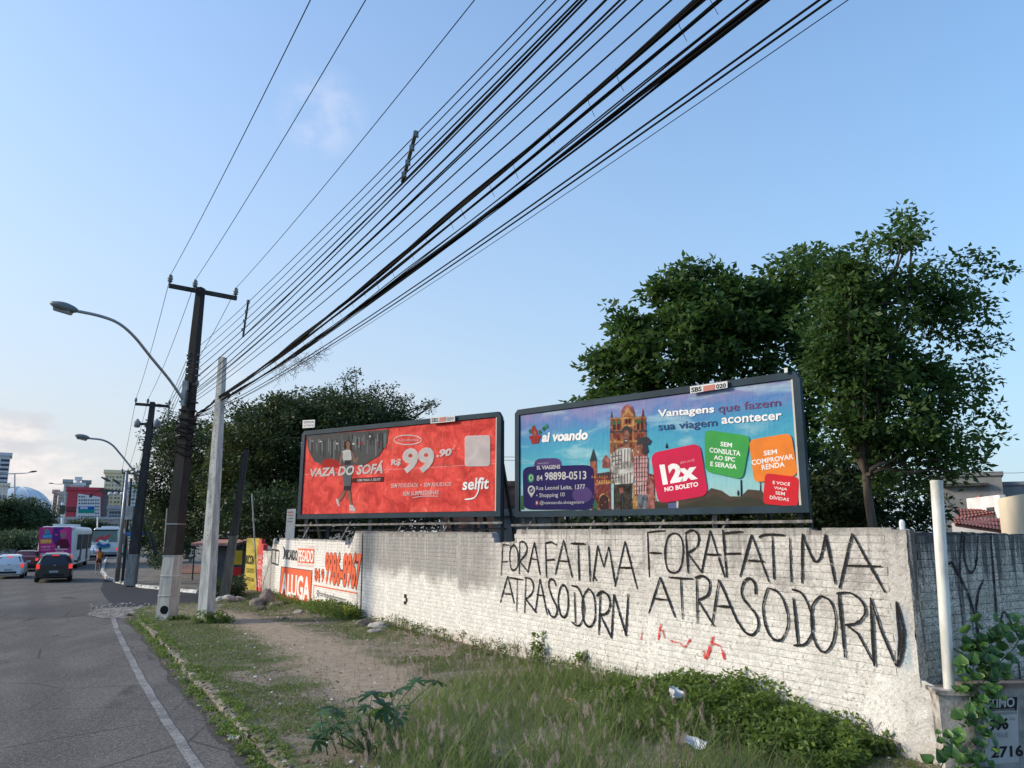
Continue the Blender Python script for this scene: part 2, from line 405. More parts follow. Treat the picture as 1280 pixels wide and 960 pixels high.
def grid_patch(name, poly, step, mat, zf, edge=.3, drop=.14, dl=None):
    xs = [p[0] for p in poly]; ys = [p[1] for p in poly]
    gx = np.arange(min(xs), max(xs) + step, step); gy = np.arange(min(ys), max(ys) + step, step)
    X, Y = np.meshgrid(gx, gy, indexing='ij'); ins = inside(X, Y, poly); d = seg_dist(X, Y, poly)
    keep = ins | (d < step * .75)
    dd_ = d if dl is None else seg_dist(X, Y, dl, False); Z = zf(X, Y) - drop * smooth01(1 - np.where(ins | (dl is not None), dd_, 0) / edge)
    idx = -np.ones(X.shape, int); idx[keep] = np.arange(keep.sum())
    a, b, c, e = idx[:-1, :-1], idx[1:, :-1], idx[1:, 1:], idx[:-1, 1:]
    ok = (a >= 0) & (b >= 0) & (c >= 0) & (e >= 0)
    F = np.stack([a[ok], b[ok], c[ok], e[ok]], 1)
    return np_mesh(name, np.stack([X[keep], Y[keep], Z[keep]], 1), F, mat, smooth=True)
def dist_to_path_nodes(t, P, pts, w):
    """smooth mask 1 on a polyline of half width w, in world metres"""
    out = None; sep = t.a('ShaderNodeSeparateXYZ', {0: P}); x, y = sep.outputs[0], sep.outputs[1]
    for a, b in zip(pts[:-1], pts[1:]):
        ex, ey = b[0] - a[0], b[1] - a[1]; L2 = ex * ex + ey * ey
        dx = t.m('SUBTRACT', x, a[0]); dy = t.m('SUBTRACT', y, a[1])
        k = t.m('DIVIDE', t.m('ADD', t.m('MULTIPLY', dx, ex), t.m('MULTIPLY', dy, ey)), L2, clamp=True)
        qx = t.m('SUBTRACT', dx, t.m('MULTIPLY', k, ex)); qy = t.m('SUBTRACT', dy, t.m('MULTIPLY', k, ey))
        d = t.m('SQRT', t.m('ADD', t.m('MULTIPLY', qx, qx), t.m('MULTIPLY', qy, qy)))
        out = d if out is None else t.m('MINIMUM', out, d)
    return out
def verge_mat():
    m, t = new_mat('verge_earth'); P = t.a('ShaderNodeNewGeometry').outputs['Position']
    n1 = t.noise(P, .9, 6, .6); n2 = t.noise(P, 5, 6, .65); n3 = t.noise(P, 40, 4, .7)
    d = t.m('ADD', dist_to_path_nodes(t, P, PATH, .9), t.m('MULTIPLY', t.m('SUBTRACT', n1, .5), 1.1))
    path = t.rng(d, 1.25, .55)
    earth = t.mix(t.rng(n2, .3, .7), (.17, .125, .085), (.30, .24, .17))
    litter = t.mix(t.rng(n3, .50, .66), t.mix(t.rng(n3, .45, .35), earth, (.06, .045, .035)), (.36, .32, .27))
    green = t.mix(n2, (.05, .072, .016), (.115, .14, .035))
    s_ = t.m('SUBTRACT', t.dot(P, tuple(WALL.u)), WALL.o.dot(WALL.u)); t_ = t.m('SUBTRACT', t.dot(P, tuple(WALL.n)), WALL.o.dot(WALL.n))
    lawn = t.m('MULTIPLY', t.m('MULTIPLY', t.rng(s_, 9, 15), t.rng(t_, 3.2, 4.6)), .18)
    gm = t.rng(t.m('ADD', t.m('ADD', n1, lawn), t.m('MULTIPLY', t.m('SUBTRACT', n2, .5), .7)), .47, .60)
    col = t.mix(t.m('MULTIPLY', gm, .85), litter, green)
    sand = t.mix(t.rng(n2, .3, .7), (.26, .20, .135), (.40, .32, .225))
    sand = t.mix(t.m('MULTIPLY', t.rng(n3, .56, .68), .5), sand, (.14, .10, .07)); sand = t.mix(t.m('MULTIPLY', t.rng(t.noise(P, 14, 6, .75), .52, .64), .35), sand, (.17, .13, .09))
    col = t.mix(path, col, sand)
    finish(t, col, .95, t.m('ADD', n2, t.m('MULTIPLY', n3, .6)), .8, .03); return m
def asphalt(name, a, b, patches=True):
    m, t = new_mat(name); P = t.a('ShaderNodeNewGeometry').outputs['Position']
    rd = t.vscale(P, (1, 1, 1)); along = t.a('ShaderNodeMapping', {'Vector': P, 'Rotation': (0, 0, math.radians(-30.5)), 'Scale': (1.5, .07, 1)})
    n1 = t.noise(P, .35, 5, .6); n2 = t.noise(along.outputs[0], 1.0, 5, .55); n3 = t.noise(P, 55, 3, .8); n4 = t.noise(P, 3, 6, .7); n5 = t.noise(P, 16, 8, .85)
    col = t.mix(t.rng(t.m('ADD', t.m('MULTIPLY', n1, .5), t.m('MULTIPLY', n2, .5)), .38, .62), a, b)
    col = t.mix(t.rng(n3, .50, .66), col, tuple(x * 2.6 for x in b)); col = t.mix(t.m('MULTIPLY', t.rng(n3, .42, .30), .6), col, (.015, .015, .016))
    col = t.mix(1.0, col, t.mix(t.rng(n5, .40, .60), (.62, .62, .62), (1.35, 1.35, 1.35)), 'MULTIPLY')
    if patches:
        s = t.m('SUBTRACT', t.dot(P, tuple(WALL.u)), WALL.o.dot(WALL.u))
        band = t.m('MULTIPLY', t.rng(t.m('ADD', s, t.m('MULTIPLY', n4, 1.2)), 25.2, 26.2), t.rng(s, 33, 29)); col = t.mix(t.m('MULTIPLY', band, .45), col, (.035, .035, .037))
        tt = t.m('SUBTRACT', t.dot(P, tuple(WALL.n)), WALL.o.dot(WALL.n))
        for c_ in (8.6, 10.3, 12.2, 13.9): col = t.mix(t.m('MULTIPLY', t.m('MULTIPLY', t.rng(t.m('ABSOLUTE', t.m('SUBTRACT', tt, c_)), .55, .1), t.rng(n2, .35, .6)), .28), col, (.035, .034, .033))
        vor = t.a('ShaderNodeTexVoronoi', {'Vector': t.vscale(P, (1, 1, .2)), 'Scale': .45}, feature='DISTANCE_TO_EDGE')
        cr = t.m('MULTIPLY', t.rng(vor.outputs[0], .016, .004), t.rng(n1, .42, .55)); col = t.mix(t.m('MULTIPLY', cr, .6), col, (.02, .02, .02))
        stain = t.rng(t.noise(P, 1.4, 3, .5), .66, .74); col = t.mix(t.m('MULTIPLY', stain, .3), col, (.03, .03, .03))
    finish(t, col, .9, t.m('ADD', n3, n5), .8, .012, **{'Specular IOR Level': .25}); return m
M_VERGE = verge_mat(); M_ROAD = asphalt('worn_asphalt', (.076, .070, .063), (.130, .119, .105)); M_NEWROAD = asphalt('fresh_asphalt', (.026, .027, .03), (.036, .037, .042), False)
M_SIDEW = M('old_pavement', (.16, .145, .12), .9, .3, 1.2, .4)
M_EARTH = M('distant_earth', (.12, .11, .07), .95, .3, .05, .1)
gp = MB(); gp.add([(-3000, -3000, -.6), (3000, -3000, -.6), (3000, 3000, -.6), (-3000, 3000, -.6)], [(0, 1, 2, 3)]); tag(gp.build('ground', M_EARTH), kind='structure')
tag(grid_patch('verge', VERGE, .16, M_VERGE, verge_z, .35, .16, VERGE[7:13]), kind='structure')
# main road: one sheet below verge and pavement level
rx = []
rp = [from_wt(-30, 4.5), from_wt(22, 4.2), g2(250, 752), g2(330, 745), (14, 60), (30, 140), (-40, 260), (-190, 260), (-150, 110), (-80, 50), from_wt(-30, 40)]
mb = MB(); mb.add([(x, y, ROAD_Z) for x, y in rp], [tuple(range(len(rp)))]); tag(mb.build('road', M_ROAD), kind='structure')
# fresh dark asphalt of the side street and its edge running along the kerb
sp = [g2(126, 734), g2(131, 742), g2(140, 752), g2(150, 759), g2(200, 758), g2(330, 753), g2(420, 742), g2(300, 736), g2(245, 738), g2(180, 732), g2(150, 727), g2(137, 722), g2(130, 722)]
mb = MB(); mb.add([(x, y, ROAD_Z + .006) for x, y in sp], [tuple(range(len(sp)))]); tag(mb.build('side_street', M_NEWROAD), kind='structure')
mb = MB(); q = []
for i in range(360):
    s = -14 + i * .103; c = float(curb_t(s)); w = .40 + .03 * math.sin(i * .29) + .03 * math.sin(i * .11) + random.uniform(-.022, .022); q.append((*from_wt(s, c + w), *from_wt(s, c + .2)))
mb.add([(a[0], a[1], ROAD_Z + .005) for a in q] + [(a[2], a[3], ROAD_Z + .005) for a in q], [(i, i + 1, 361 + i, 360 + i) for i in range(359)])
tag(mb.build('road_edge', M('crumbled_asphalt_edge', (.060, .056, .050), .95, .3, 9, .9, c2=(.022, .021, .02))), kind='structure')
# gutter strip of silt between kerb and asphalt
mb = MB(); q = []
for i in range(120):
    s = -14 + i * .31; c = float(curb_t(s)); w = .28 + .04 * math.sin(i * 1.3) + .04 * math.sin(i * .37) + random.uniform(-.03, .03); q.append((*from_wt(s, c - .05), *from_wt(s, c + w)))
V = [(a[0], a[1], ROAD_Z + .03 + random.uniform(0, .02)) for a in q] + [(a[2], a[3], ROAD_Z + .009) for a in q]
mb.add(V, [(i, i + 1, 121 + i, 120 + i) for i in range(119)]); tag(mb.build('gutter', M('gutter_silt', (.11, .095, .075), .95, .4, 6, .6)), kind='structure')
# worn white edge line
def line_mat():
    m, t = new_mat('worn_line_paint'); P = t.a('ShaderNodeNewGeometry').outputs['Position']
    n = t.m('ADD', t.m('MULTIPLY', t.noise(P, 22, 6, .8), .65), t.m('MULTIPLY', t.noise(P, 1.5, 4, .6), .35)); col = t.mix(t.rng(n, .44, .56), (.12, .115, .11), (.27, .265, .25)); finish(t, col, .85, n, .3, .004); return m
mb = MB(); N = 60; L = []
line_t = lambda s: float(np.interp(s, [-14, 5, 7.8, 11.6, 15.7, 20, 25], [7.14, 7.09, 7.06, 6.98, 6.84, 6.68, 6.42]))
for o_ in (.08, -.065):
    for i in range(N + 1): s = -14 + 38.5 * i / N; L.append((*from_wt(s, line_t(s) + o_ + .008 * math.sin(i * 2.1)), ROAD_Z + .009))
mb.add(L, [(i, i + 1, N + 2 + i, N + 1 + i) for i in range(N)]); tag(mb.build('edge_line', line_mat()), kind='structure')
# concrete apron spilled at the driveway mouth
ap = [g2(108, 764), g2(122, 757), g2(150, 755), g2(190, 754), g2(260, 754), g2(230, 764), g2(180, 771), g2(150, 768), g2(128, 768)]
mb = MB(); mb.add([(x, y, ROAD_Z + .013) for x, y in ap], [tuple(range(len(ap)))]); tag(mb.build('driveway', M('pale_concrete_spill', (.19, .175, .155), .9, .35, 3, .4)), kind='structure')
# far pavement beyond the side street
FARP = [g2(131, 708), g2(129, 714), g2(135, 721), g2(150, 726), g2(178, 731.5), g2(245, 737.5), g2(300, 735), (6, 60), (20, 130), (-30, 200), (-52, 150), g2(160, 682.5), g2(143, 688), g2(134, 697)]
tag(grid_patch('pavement', FARP, .7, M_SIDEW, lambda X, Y: .02 * (vnoise(X, Y, .4) - .5) + 0 * X, .3, .0), kind='structure')
mb = MB(); mb.add([(x, y, .035) for x, y in [g2(212, 717), g2(300, 718), g2(305, 708), g2(215, 706)]], [(0, 1, 2, 3)]); tag(mb.build('red_earth_ground', M('red_earth', (.23, .10, .06), .9, .25, 2, .3)), kind='structure')
mb = MB(); mb.add([(x, y, .012) for x, y in [from_wt(-3, -.5), from_wt(40, -.5), (8, 75), (90, 90), (80, 5)]], [(0, 1, 2, 3, 4)]); tag(mb.build('vacant_lot', M('lot_soil', (.10, .09, .06), .95, .3, .4, .2)), kind='structure')
# ---- kerbs: each stone a part
def kerb_stone_mesh(L, w, h, seed, rough=.02):
    r = random.Random(seed); nx, ny, nz = 5, 3, 3; bm = bmesh.new(); bmesh.ops.create_cube(bm, size=1)
    bmesh.ops.subdivide_edges(bm, edges=bm.edges[:], cuts=1, use_grid_fill=True)
    for v in bm.verts:
        e = sum(abs(c) > .49 for c in v.co); k = 1 - .06 * (e - 1)
        v.co = Vector((v.co.x * L * (1 if e < 3 else .985), v.co.y * w * k, v.co.z * h * k)) + Vector([r.uniform(-1, 1) * rough * m for m in (1.5, 1.3, 1)])
    me = bpy.data.meshes.new('kerb_stone'); bm.to_mesh(me); bm.free(); return me
M_KERB = M('old_kerb_concrete', (.24, .215, .175), .92, .5, 9, 1.0, c2=(.07, .062, .042))
M_KERBW = M('whitewashed_kerb', (.55, .55, .52), .9, .3, 4, .5)
def kerb_row(name, pts, L, w, h, top, mat, jit=1.0, cnt=None):
    root = empty(name, (*pts[0], 0), kind='structure'); inv = wmat(root).inverted()
    ms = [kerb_stone_mesh(L * .975, w, h, 40 + i) for i in range(5)]
    for me in ms: me.materials.append(mat)
    seg = 0; pos = 0.0; P = [Vector((*p, 0)) for p in pts]; i = 0
    cum = [0]
    for a, b in zip(P[:-1], P[1:]): cum.append(cum[-1] + (b - a).length)
    d = L / 2
    while d < cum[-1]:
        k = max(j for j in range(len(P) - 1) if cum[j] <= d); t = (d - cum[k]) / (cum[k + 1] - cum[k]); p = P[k].lerp(P[k + 1], t); dr = P[k + 1] - P[k]
        o = bpy.data.objects.new('kerb_stone', ms[i % 5]); COL.objects.link(o); o.parent = root; o.matrix_parent_inverse = inv
        o.location = (p.x + random.uniform(-.02, .02) * jit, p.y + random.uniform(-.02, .02) * jit, top - h / 2 + random.uniform(-.02, .012) * jit)
        o.rotation_euler = (random.uniform(-.05, .05) * jit, random.uniform(-.02, .02) * jit, math.atan2(dr.y, dr.x) + random.uniform(-.03, .03) * jit)
        i += 1; d += L
    return root
kerb_row('kerb', [from_wt(s, float(curb_t(s)) + .02) for s in (-8, 0, 4.3, 6.4, 8.7, 11.4, 15.1, 19, 22.6)], .92, .15, .3, .0, M_KERB, 1.6)
kerb_row('corner_kerb', [g2(150, 684), g2(139, 690), g2(133, 697), g2(129.5, 706), g2(128, 713), g2(134, 720.5), g2(149, 726), g2(178, 731.5), g2(245, 738)], .95, .2, .26, .02, M_KERBW, .5)
# ================================================================== THE LONG WALL
def brick_mesh(seed, L=.2002, H=.0905, dep=.06, amp=.0022):
    r = random.Random(seed); bm = []; nx, nz = 4, 3; vs = []; fs = []
    for i in range(nx):
        for j in range(nz):
            ed = (i in (0, nx - 1)) + (j in (0, nz - 1))
            vs.append(((i / (nx - 1) - .5) * L + r.uniform(-.0015, .0015) * (0 < i < nx - 1), .0030 * (j in (0, nz - 1)) + .0002 * (i in (0, nx - 1)) + r.uniform(-amp, amp) * (.1 if i in (0, nx - 1) else 1), (j / (nz - 1) - .5) * H + r.uniform(-.002, .002)))
    for i in range(nx - 1):
        for j in range(nz - 1): a = i * nz + j; fs.append((a, a + nz, a + nz + 1, a + 1))
    ring = [i * nz for i in range(nx)] + [(nx - 1) * nz + j for j in range(1, nz)] + [i * nz + nz - 1 for i in range(nx - 2, -1, -1)] + [j for j in range(nz - 2, 0, -1)]
    b = len(vs); k = len(ring); vs += [(vs[i][0], dep, vs[i][2]) for i in ring]
    fs += [(ring[i], b + i, b + (i + 1) % k, ring[(i + 1) % k]) for i in range(k)]
    return vs, fs
BR = [brick_mesh(i) for i in range(8)]
def basis(pl):                                      # local x = u, local -y = outward normal
    return Matrix((pl.u, -pl.n, UP)).transposed()
def wall_top(s):
    T = [(-.1, 2.74), (9.0, 2.76), (9.05, 2.50), (10.0, 2.47), (10.1, 2.71), (19.05, 2.74), (19.3, 2.36), (19.5, 2.30), (19.8, 2.27), (20.4, 2.44), (28.2, 2.44), (28.3, 2.2), (29.3, 2.18), (29.35, 1.86), (30.8, 1.86), (30.85, 2.18), (32.2, 2.2), (32.25, 2.34), (40, 2.34)]
    for (a, za), (b, zb) in zip(T[:-1], T[1:]):
        if a <= s <= b: return za + (zb - za) * (s - a) / (b - a)
    return 2.7
def make_wall(root, pl, s0, s1, top, mat, matm, limit, jag, holes=(), dark=1.0, thick=.17):
    R = basis(pl); inv = wmat(root).inverted(); ms = []
    for v, f in BR:
        me = bpy.data.meshes.new('brick'); me.from_pydata(v, [], f); me.materials.append(mat); me.update(); ms.append(me)
    rows = 28; items = []; rr = random.Random(5)
    for r in range(rows):
        z = .005 + r * .0985 + .045; off = (r % 2) * .1
        k = int((s1 - s0) / .2) + 2
        for i in range(-1, k):
            s = s0 + off + i * .2
            if s - .08 < s0 or s + .08 > s1: continue
            tp = top(s)
            if z + .03 > tp: continue
            if z + .12 > tp and rr.random() < jag(s): continue
            if any(a < s < b and c < z < d for a, b, c, d in holes): continue
            items.append((s, z, rr.uniform(0, .0009) + (rr.uniform(.002, .004) if rr.random() < .07 else 0), rr.randrange(8), rr.uniform(-.002, .002), rr.uniform(-.09, .09)))
    items.sort(key=lambda q: (pl.P(q[0], q[1]) - Vector((0, 0, HCAM))).length + (100 if q[1] < .0 else 0))
    for s, z, o_, k, tz, tx in items[:limit]:
        o = bpy.data.objects.new('brick', ms[k]); COL.objects.link(o); o.parent = root; o.matrix_parent_inverse = inv
        o.matrix_basis = Matrix.Translation(pl.P(s, z, o_)) @ (R @ Matrix.Rotation(tz, 3, 'Z') @ Matrix.Rotation(tx * .4, 3, 'X')).to_4x4()
    if len(items) > limit:
        V = []; F = []
        for s, z, o_, k, tz, tx in items[limit:]:
            v, f = BR[k]; b = len(V); c = pl.P(s, z, o_); RR = R @ Matrix.Rotation(tz, 3, 'Z')
            V += [tuple(RR @ Vector(p) + c) for p in v]; F += [tuple(b + i for i in q) for q in f]
        me = bpy.data.meshes.new('brick_courses'); me.from_pydata(V, [], F); me.materials.append(mat); me.update()
        o = link('brick_courses', me, root, True); o['kind'] = 'stuff'
    # mortar core with the same broken top line
    st = .1; n = int((s1 - s0) / st); mbx = MB(); f0 = -.0085
    top_ = []
    for i in range(n + 1):
        s = s0 + (s1 - s0) * i / n; top_.append((s, top(s) - .012 + rr.uniform(-.018, .012)))
    vs = [pl.P(s, -.15, f0) for s, z in top_] + [pl.P(s, z, f0) for s, z in top_] + [pl.P(s, z + rr.uniform(-.02, .01), -thick) for s, z in top_] + [pl.P(s, -.15, -thick) for s, z in top_]
    k = n + 1; fs = []
    for i in range(n): fs += [(i, i + 1, k + i + 1, k + i), (k + i, k + i + 1, 2 * k + i + 1, 2 * k + i), (2 * k + i, 2 * k + i + 1, 3 * k + i + 1, 3 * k + i)]
    fs += [(0, k, 2 * k, 3 * k), (n, 3 * k + n, 2 * k + n, k + n)]
    mbx.add(vs, fs); mbx.build('mortar', matm, root, wc=True)
def plaster(root, pl, s0, s1, z0, z1, off, mat, name='plaster', step=.05, amp=.012, edge=True):
    nx = max(2, int((s1 - s0) / step)); nz = max(2, int((z1 - z0) / step)); vs = []
    for i in range(nx + 1):
        for j in range(nz + 1):
            s = s0 + (s1 - s0) * i / nx; z = z0 + (z1 - z0) * j / nz; p = pl.P(s, z)
            e = min(i, nx - i, 2) / 2
            o = off * (e if edge else 1) + (amp * (mnoise.noise(p * 5) + .5 * mnoise.noise(p * 14)))
            if i in (0, nx): s += .03 * mnoise.noise(p * 7)
            vs.append(pl.P(s, z, o if e > 0 or not edge else -.004))
    fs = [(i * (nz + 1) + j, (i + 1) * (nz + 1) + j, (i + 1) * (nz + 1) + j + 1, i * (nz + 1) + j + 1) for i in range(nx) for j in range(nz)]
    mb = MB(); mb.add(vs, fs); return mb.build(name, mat, root, smooth=True, wc=True)
wall = empty('brick_wall', WALL.P(0, 0), label='long white limewashed brick wall with black graffiti and broken top edge', cat='wall')
holes = [(14.75, 14.98, .72, 1.02)]
make_wall(wall, WALL, .18, 29.3, wall_top, MAT_WALL, MAT_MORTAR, 290, lambda s: .45 if 10 < s < 19 else .25 if s > 19.3 else .10, holes)
plaster(wall, WALL, -.015, .27, -.1, 2.73, .004, MAT_WALL, 'corner_pillar', .03, .004, edge=False)
for s0_, s1_ in ((4.55, 4.80), (11.55, 11.85), (16.2, 16.4)):
    plaster(wall, WALL, s0_, s1_, -.1, wall_top((s0_ + s1_) / 2) - .03, .005, MAT_WALL, 'pillar', amp=.0035)
# crumbling render over the corner foot, spreading out to the side
mb = MB(); nz, nx = 24, 26; vs = []
for j in range(nz + 1):
    z = -.15 + 1.13 * j / nz; w = 1 - max(0, z) / 1.0
    for i in range(nx + 1):
        a = i / nx; s = -.42 * (1 if z < .86 else max(0, (1.0 - z) / .14)) + (1.05 + .35 * w) * a - .0; p = WALL.P(s, z)
        prof = math.sin(min(1, a * 2.2) * math.pi / 2) if a < .45 else max(0, 1 - (a - .45) / .55) ** .7
        o = (.012 + .075 * w) * prof + .016 * (mnoise.noise(p * 6) + .6 * mnoise.noise(p * 17)) * (a < .98) - .03 * (a > .98) - .05 * (a < .02)
        if z > .93: o *= .3
        vs.append(WALL.P(s, z, o))
mb.add(vs, [(j * (nx + 1) + i, j * (nx + 1) + i + 1, (j + 1) * (nx + 1) + i + 1, (j + 1) * (nx + 1) + i) for j in range(nz) for i in range(nx)])
mb.build('crumbling_render', MAT_WALL, wall, smooth=True, wc=True)
# weathered cut end of the wall facing right (dark pillar side)
mb = MB(); e0 = WALL.P(-.018, 0); vs = []
for j in range(28):
    z = -.1 + 2.83 * j / 27
    for i in range(5): p = WALL.P(-.018, z, .012 - .18 * i / 4); vs.append(p + WALL.u * (-.008 * mnoise.noise(p * 9)))
mb.add(vs, [(j * 5 + i, j * 5 + i + 1, (j + 1) * 5 + i + 1, (j + 1) * 5 + i) for j in range(27) for i in range(4)])
mb.build('wall_end', MAT_RET, wall, smooth=True, wc=True)
# drain slot in the wall
mb = MB(); mb.add([WALL.P(14.75, .72, -.003), WALL.P(14.98, .72, -.003), WALL.P(14.98, 1.02, -.003), WALL.P(14.75, 1.02, -.003)], [(0, 1, 2, 3)]); mb.build('drain_slot', flat('slot_dark', (.015, .013, .012), .9), wall, wc=True)
def spray(name, c, thr=.40):
    m, t = new_mat(name); P = t.a('ShaderNodeNewGeometry').outputs['Position']
    n = t.noise(P, 45, 4, .7); b = t.a('ShaderNodeBsdfPrincipled', {'Base Color': c, 'Roughness': .9, 'Specular IOR Level': .1}); tr = t.a('ShaderNodeBsdfTransparent')
    n2 = t.noise(P, 7, 3, .6)
    f = t.rng(t.m('ADD', n, t.m('MULTIPLY', t.m('SUBTRACT', n2, .22), .75)), thr, thr + .16); mx = t.a('ShaderNodeMixShader', {0: f, 1: tr.outputs[0], 2: b.outputs[0]})
    t.a('ShaderNodeOutputMaterial', {'Surface': mx}); return m
SPRAY = spray('black_spray', (.018, .0165, .015, 1), .44); SPRAYR = spray('red_spray', (.62, .05, .045, 1), .62); SPRAYF = spray('faded_spray', (.05, .05, .055, 1), .47)
SPRAYH = spray('spray_mist', (.03, .028, .027, 1), .68)
def graffiti(pl, parent, strokes, w, mat, zoomt, name='graffiti', off=.0125):
    pr = Print(pl, off, .00012); pr.zoom(*zoomt)
    for st in strokes:
        sm = 4 if len(st) > 3 else 0
        pr.stroke(st, w * random.uniform(.8, 1.25), mat, jit=.22, smooth=sm)
        if w < .045: pr.stroke(st, w * random.uniform(1.25, 1.5), SPRAYH, jit=.3, smooth=sm)
    return pr.build(name, parent)
g_right = [[(150,75),(157,245)],[(150,77),(182,72),(217,70)],[(150,153),(203,155)],
 [(250,78),(275,95),(284,150),(272,212),(248,228),(224,212),(215,155),(226,95),(250,78)],
 [(293,75),(302,230)],[(293,78),(322,68),(342,92),(336,128),(300,154)],[(300,154),(355,228)],
 [(352,228),(385,68)],[(385,68),(440,245)],[(370,159),(426,161)],
 [(432,66),(448,246)],[(432,80),(470,76),(508,74)],[(440,157),(500,155)],
 [(497,243),(541,84)],[(541,84),(606,263)],[(525,180),(588,186)],
 [(568,96),(585,86),(625,84),(665,87)],[(618,90),(625,252)],[(683,95),(690,262)],
 [(730,268),(731,80)],[(731,80),(752,135),(775,182),(793,180),(805,150),(818,84)],[(818,84),(856,272)],
 [(870,286),(918,80)],[(918,80),(1042,302)],[(890,200),(1028,204)],
 [(155,380),(198,243)],[(198,243),(255,396)],[(172,323),(226,329)],
 [(230,245),(322,251)],[(275,250),(282,402)],
 [(334,246),(338,418)],[(328,246),(358,240),(383,262),(378,308),(340,330)],[(340,330),(402,430)],
 [(392,428),(418,253)],[(418,253),(440,300),(465,360),(492,420)],[(412,352),(468,356)],
 [(556,310),(553,268),(532,248),(510,266),(504,310),(530,350),(560,388),(566,430),(545,460),(515,448),(490,410)],
 [(602,284),(640,300),(668,350),(678,420),(655,476),(618,472),(592,420),(584,350),(602,284)],
 [(698,320),(716,500)],[(692,290),(730,305),(762,370),(770,440),(745,492),(698,500)],
 [(800,314),(838,335),(858,405),(846,488),(815,525),(785,500),(766,430),(770,350),(800,314)],
 [(868,303),(892,546)],[(860,305),(912,303),(955,335),(968,375),(942,412),(892,424)],[(892,420),(940,455),(1005,575)],
 [(1002,578),(988,320)],[(988,320),(1030,450),(1085,578)],[(1085,578),(1104,540),(1112,440),(1085,335)],
 [(1090,575),(1098,470),(1085,340)]]
graffiti(WALL, wall, g_right, .031, SPRAY, (760, 640, 3.0))['label'] = 'large black spray writing FORAFATIMA ATRASODORN near the corner'
g_left8 = [[(215,635),(230,325)],[(230,325),(295,330)],[(215,500),(282,495)],[(345,325),(380,400),(378,540),(335,582),(310,550),(300,430),(315,350),(345,325)],
 [(400,300),(395,622)],[(400,300),(440,298),(473,350),(460,420),(400,492)],[(400,490),(485,602)],[(480,608),(548,300)],[(548,300),(606,630)],[(508,466),(582,476)],
 [(668,656),(658,312)],[(658,312),(715,298),(772,330)],[(665,480),(752,476)],[(755,630),(840,278)],[(840,278),(928,658)],[(795,488),(900,493)],
 [(912,315),(1052,317)],[(985,315),(998,686)],[(1092,330),(1106,696)]]
g_left3 = [[(1110,252),(1127,122)],[(1127,122),(1150,200),(1168,125)],[(1168,125),(1192,268)],[(1112,228),(1124,250)],[(1190,272),(1227,106)],[(1227,106),(1272,280)],[(1203,202),(1256,203)],
 [(773,330),(800,232)],[(800,232),(824,332)],[(788,297),(813,299)],[(806,238),(856,246)],[(835,245),(833,362)],[(866,240),(862,367)],[(862,238),(886,245),(894,275),(885,300),(865,316)],[(865,316),(905,366)],
 [(900,366),(918,242)],[(918,242),(944,374)],[(905,300),(936,305)],[(976,270),(968,247),(953,247),(950,270),(962,310),(980,350),(973,380),(957,376),(946,350)],
 [(1005,264),(1018,290),(1020,350),(1008,382),(992,370),(984,320),(992,275),(1005,264)],[(1043,290),(1047,405)],[(1033,268),(1057,276),(1075,320),(1079,370),(1060,413),(1033,400)],
 [(1095,277),(1115,308),(1119,380),(1105,414),(1085,410),(1072,370),(1075,310),(1095,277)],[(1138,290),(1132,446)],[(1124,306),(1142,289),(1166,304),(1173,340),(1160,368),(1136,372)],[(1137,372),(1179,458)],
 [(1178,460),(1187,298)],[(1187,298),(1232,450)],[(1230,450),(1239,298)]]
graffiti(WALL, wall, g_left8, .036, SPRAY, (600, 640, 8.0))['label'] = 'black spray writing FORAFATIMA at the middle of the wall'
graffiti(WALL, wall, g_left3, .036, SPRAY, (360, 640, 2.909))['label'] = 'black spray writing ending FATIMA and ATRASODORN at the middle of the wall'
graffiti(WALL, wall, [[(125,480),(131,440)],[(190,480),(195,440),(202,415)],[(205,440),(215,475)],[(235,482),(266,491)],[(262,485),(290,507),(312,474)],[(358,520),(370,547),(386,500),(400,465)],[(385,490),(430,502)],[(424,490),(438,552)]], .05, SPRAYR, (760, 640, 3.0))['label'] = 'faint red paint scrawl under the black writing'
# ---- painted advertisement at the far end of the wall
OR = flat('orange_wall_paint', (.72, .13, .055), .8); ORL = flat('pale_orange_paint', (.80, .30, .20), .8); WP = flat('white_wall_paint', (.82, .80, .76), .8); BKP = flat('black_wall_paint', (.03, .028, .028), .8); DKO = flat('maroon_outline_paint', (.10, .03, .02), .8)
ad = Print(WALL, .011, .0003).zoom(320, 600, 5.05)
ad.poly([(160, 545), (357, 571), (345, 800), (146, 742)], BKP); ad.poly([(163, 549), (354, 575), (342, 795), (149, 739)], OR)
ad.text('ALUGA', [(165, 585), (345, 612), (338, 775), (160, 720)], WP, .03)
ad.text(')', [(172, 420), (186, 422), (184, 500), (170, 498)], BKP, .05); ad.text('RICARDO', [(188, 437), (262, 443), (260, 512), (187, 500)], BKP, .02)
ad.poly([(266, 432), (369, 436), (366, 528), (264, 520)], OR); ad.text('PEGADO', [(270, 440), (365, 444), (362, 522), (268, 514)], WP, .02)
ad.text('CRECI 4790', [(330, 420), (369, 422), (369, 430), (330, 428)], ORL); ad.text('CONSULTOR DE IMÓVEIS', [(264, 528), (364, 538), (364, 550), (264, 539)], ORL)
ad.text('84 9', [(371, 553), (432, 562), (430, 655), (370, 640)], DKO, .06); ad.text('84 9', [(372, 556), (430, 565), (428, 650), (371, 637)], OR, .02)
ad.text('9986-8967', [(439, 444), (672, 452), (655, 704), (436, 664)], DKO, .075, 0, 1.02); ad.text('9986-8967', [(441, 448), (670, 457), (653, 696), (438, 658)], OR, .035, 0, 1.02)
for a, b in (((365, 664), (642, 716)), ((363, 754), (636, 832)), ((642, 716), (636, 832)), ((366, 664), (363, 754))): ad.stroke([a, b], .035, OR)
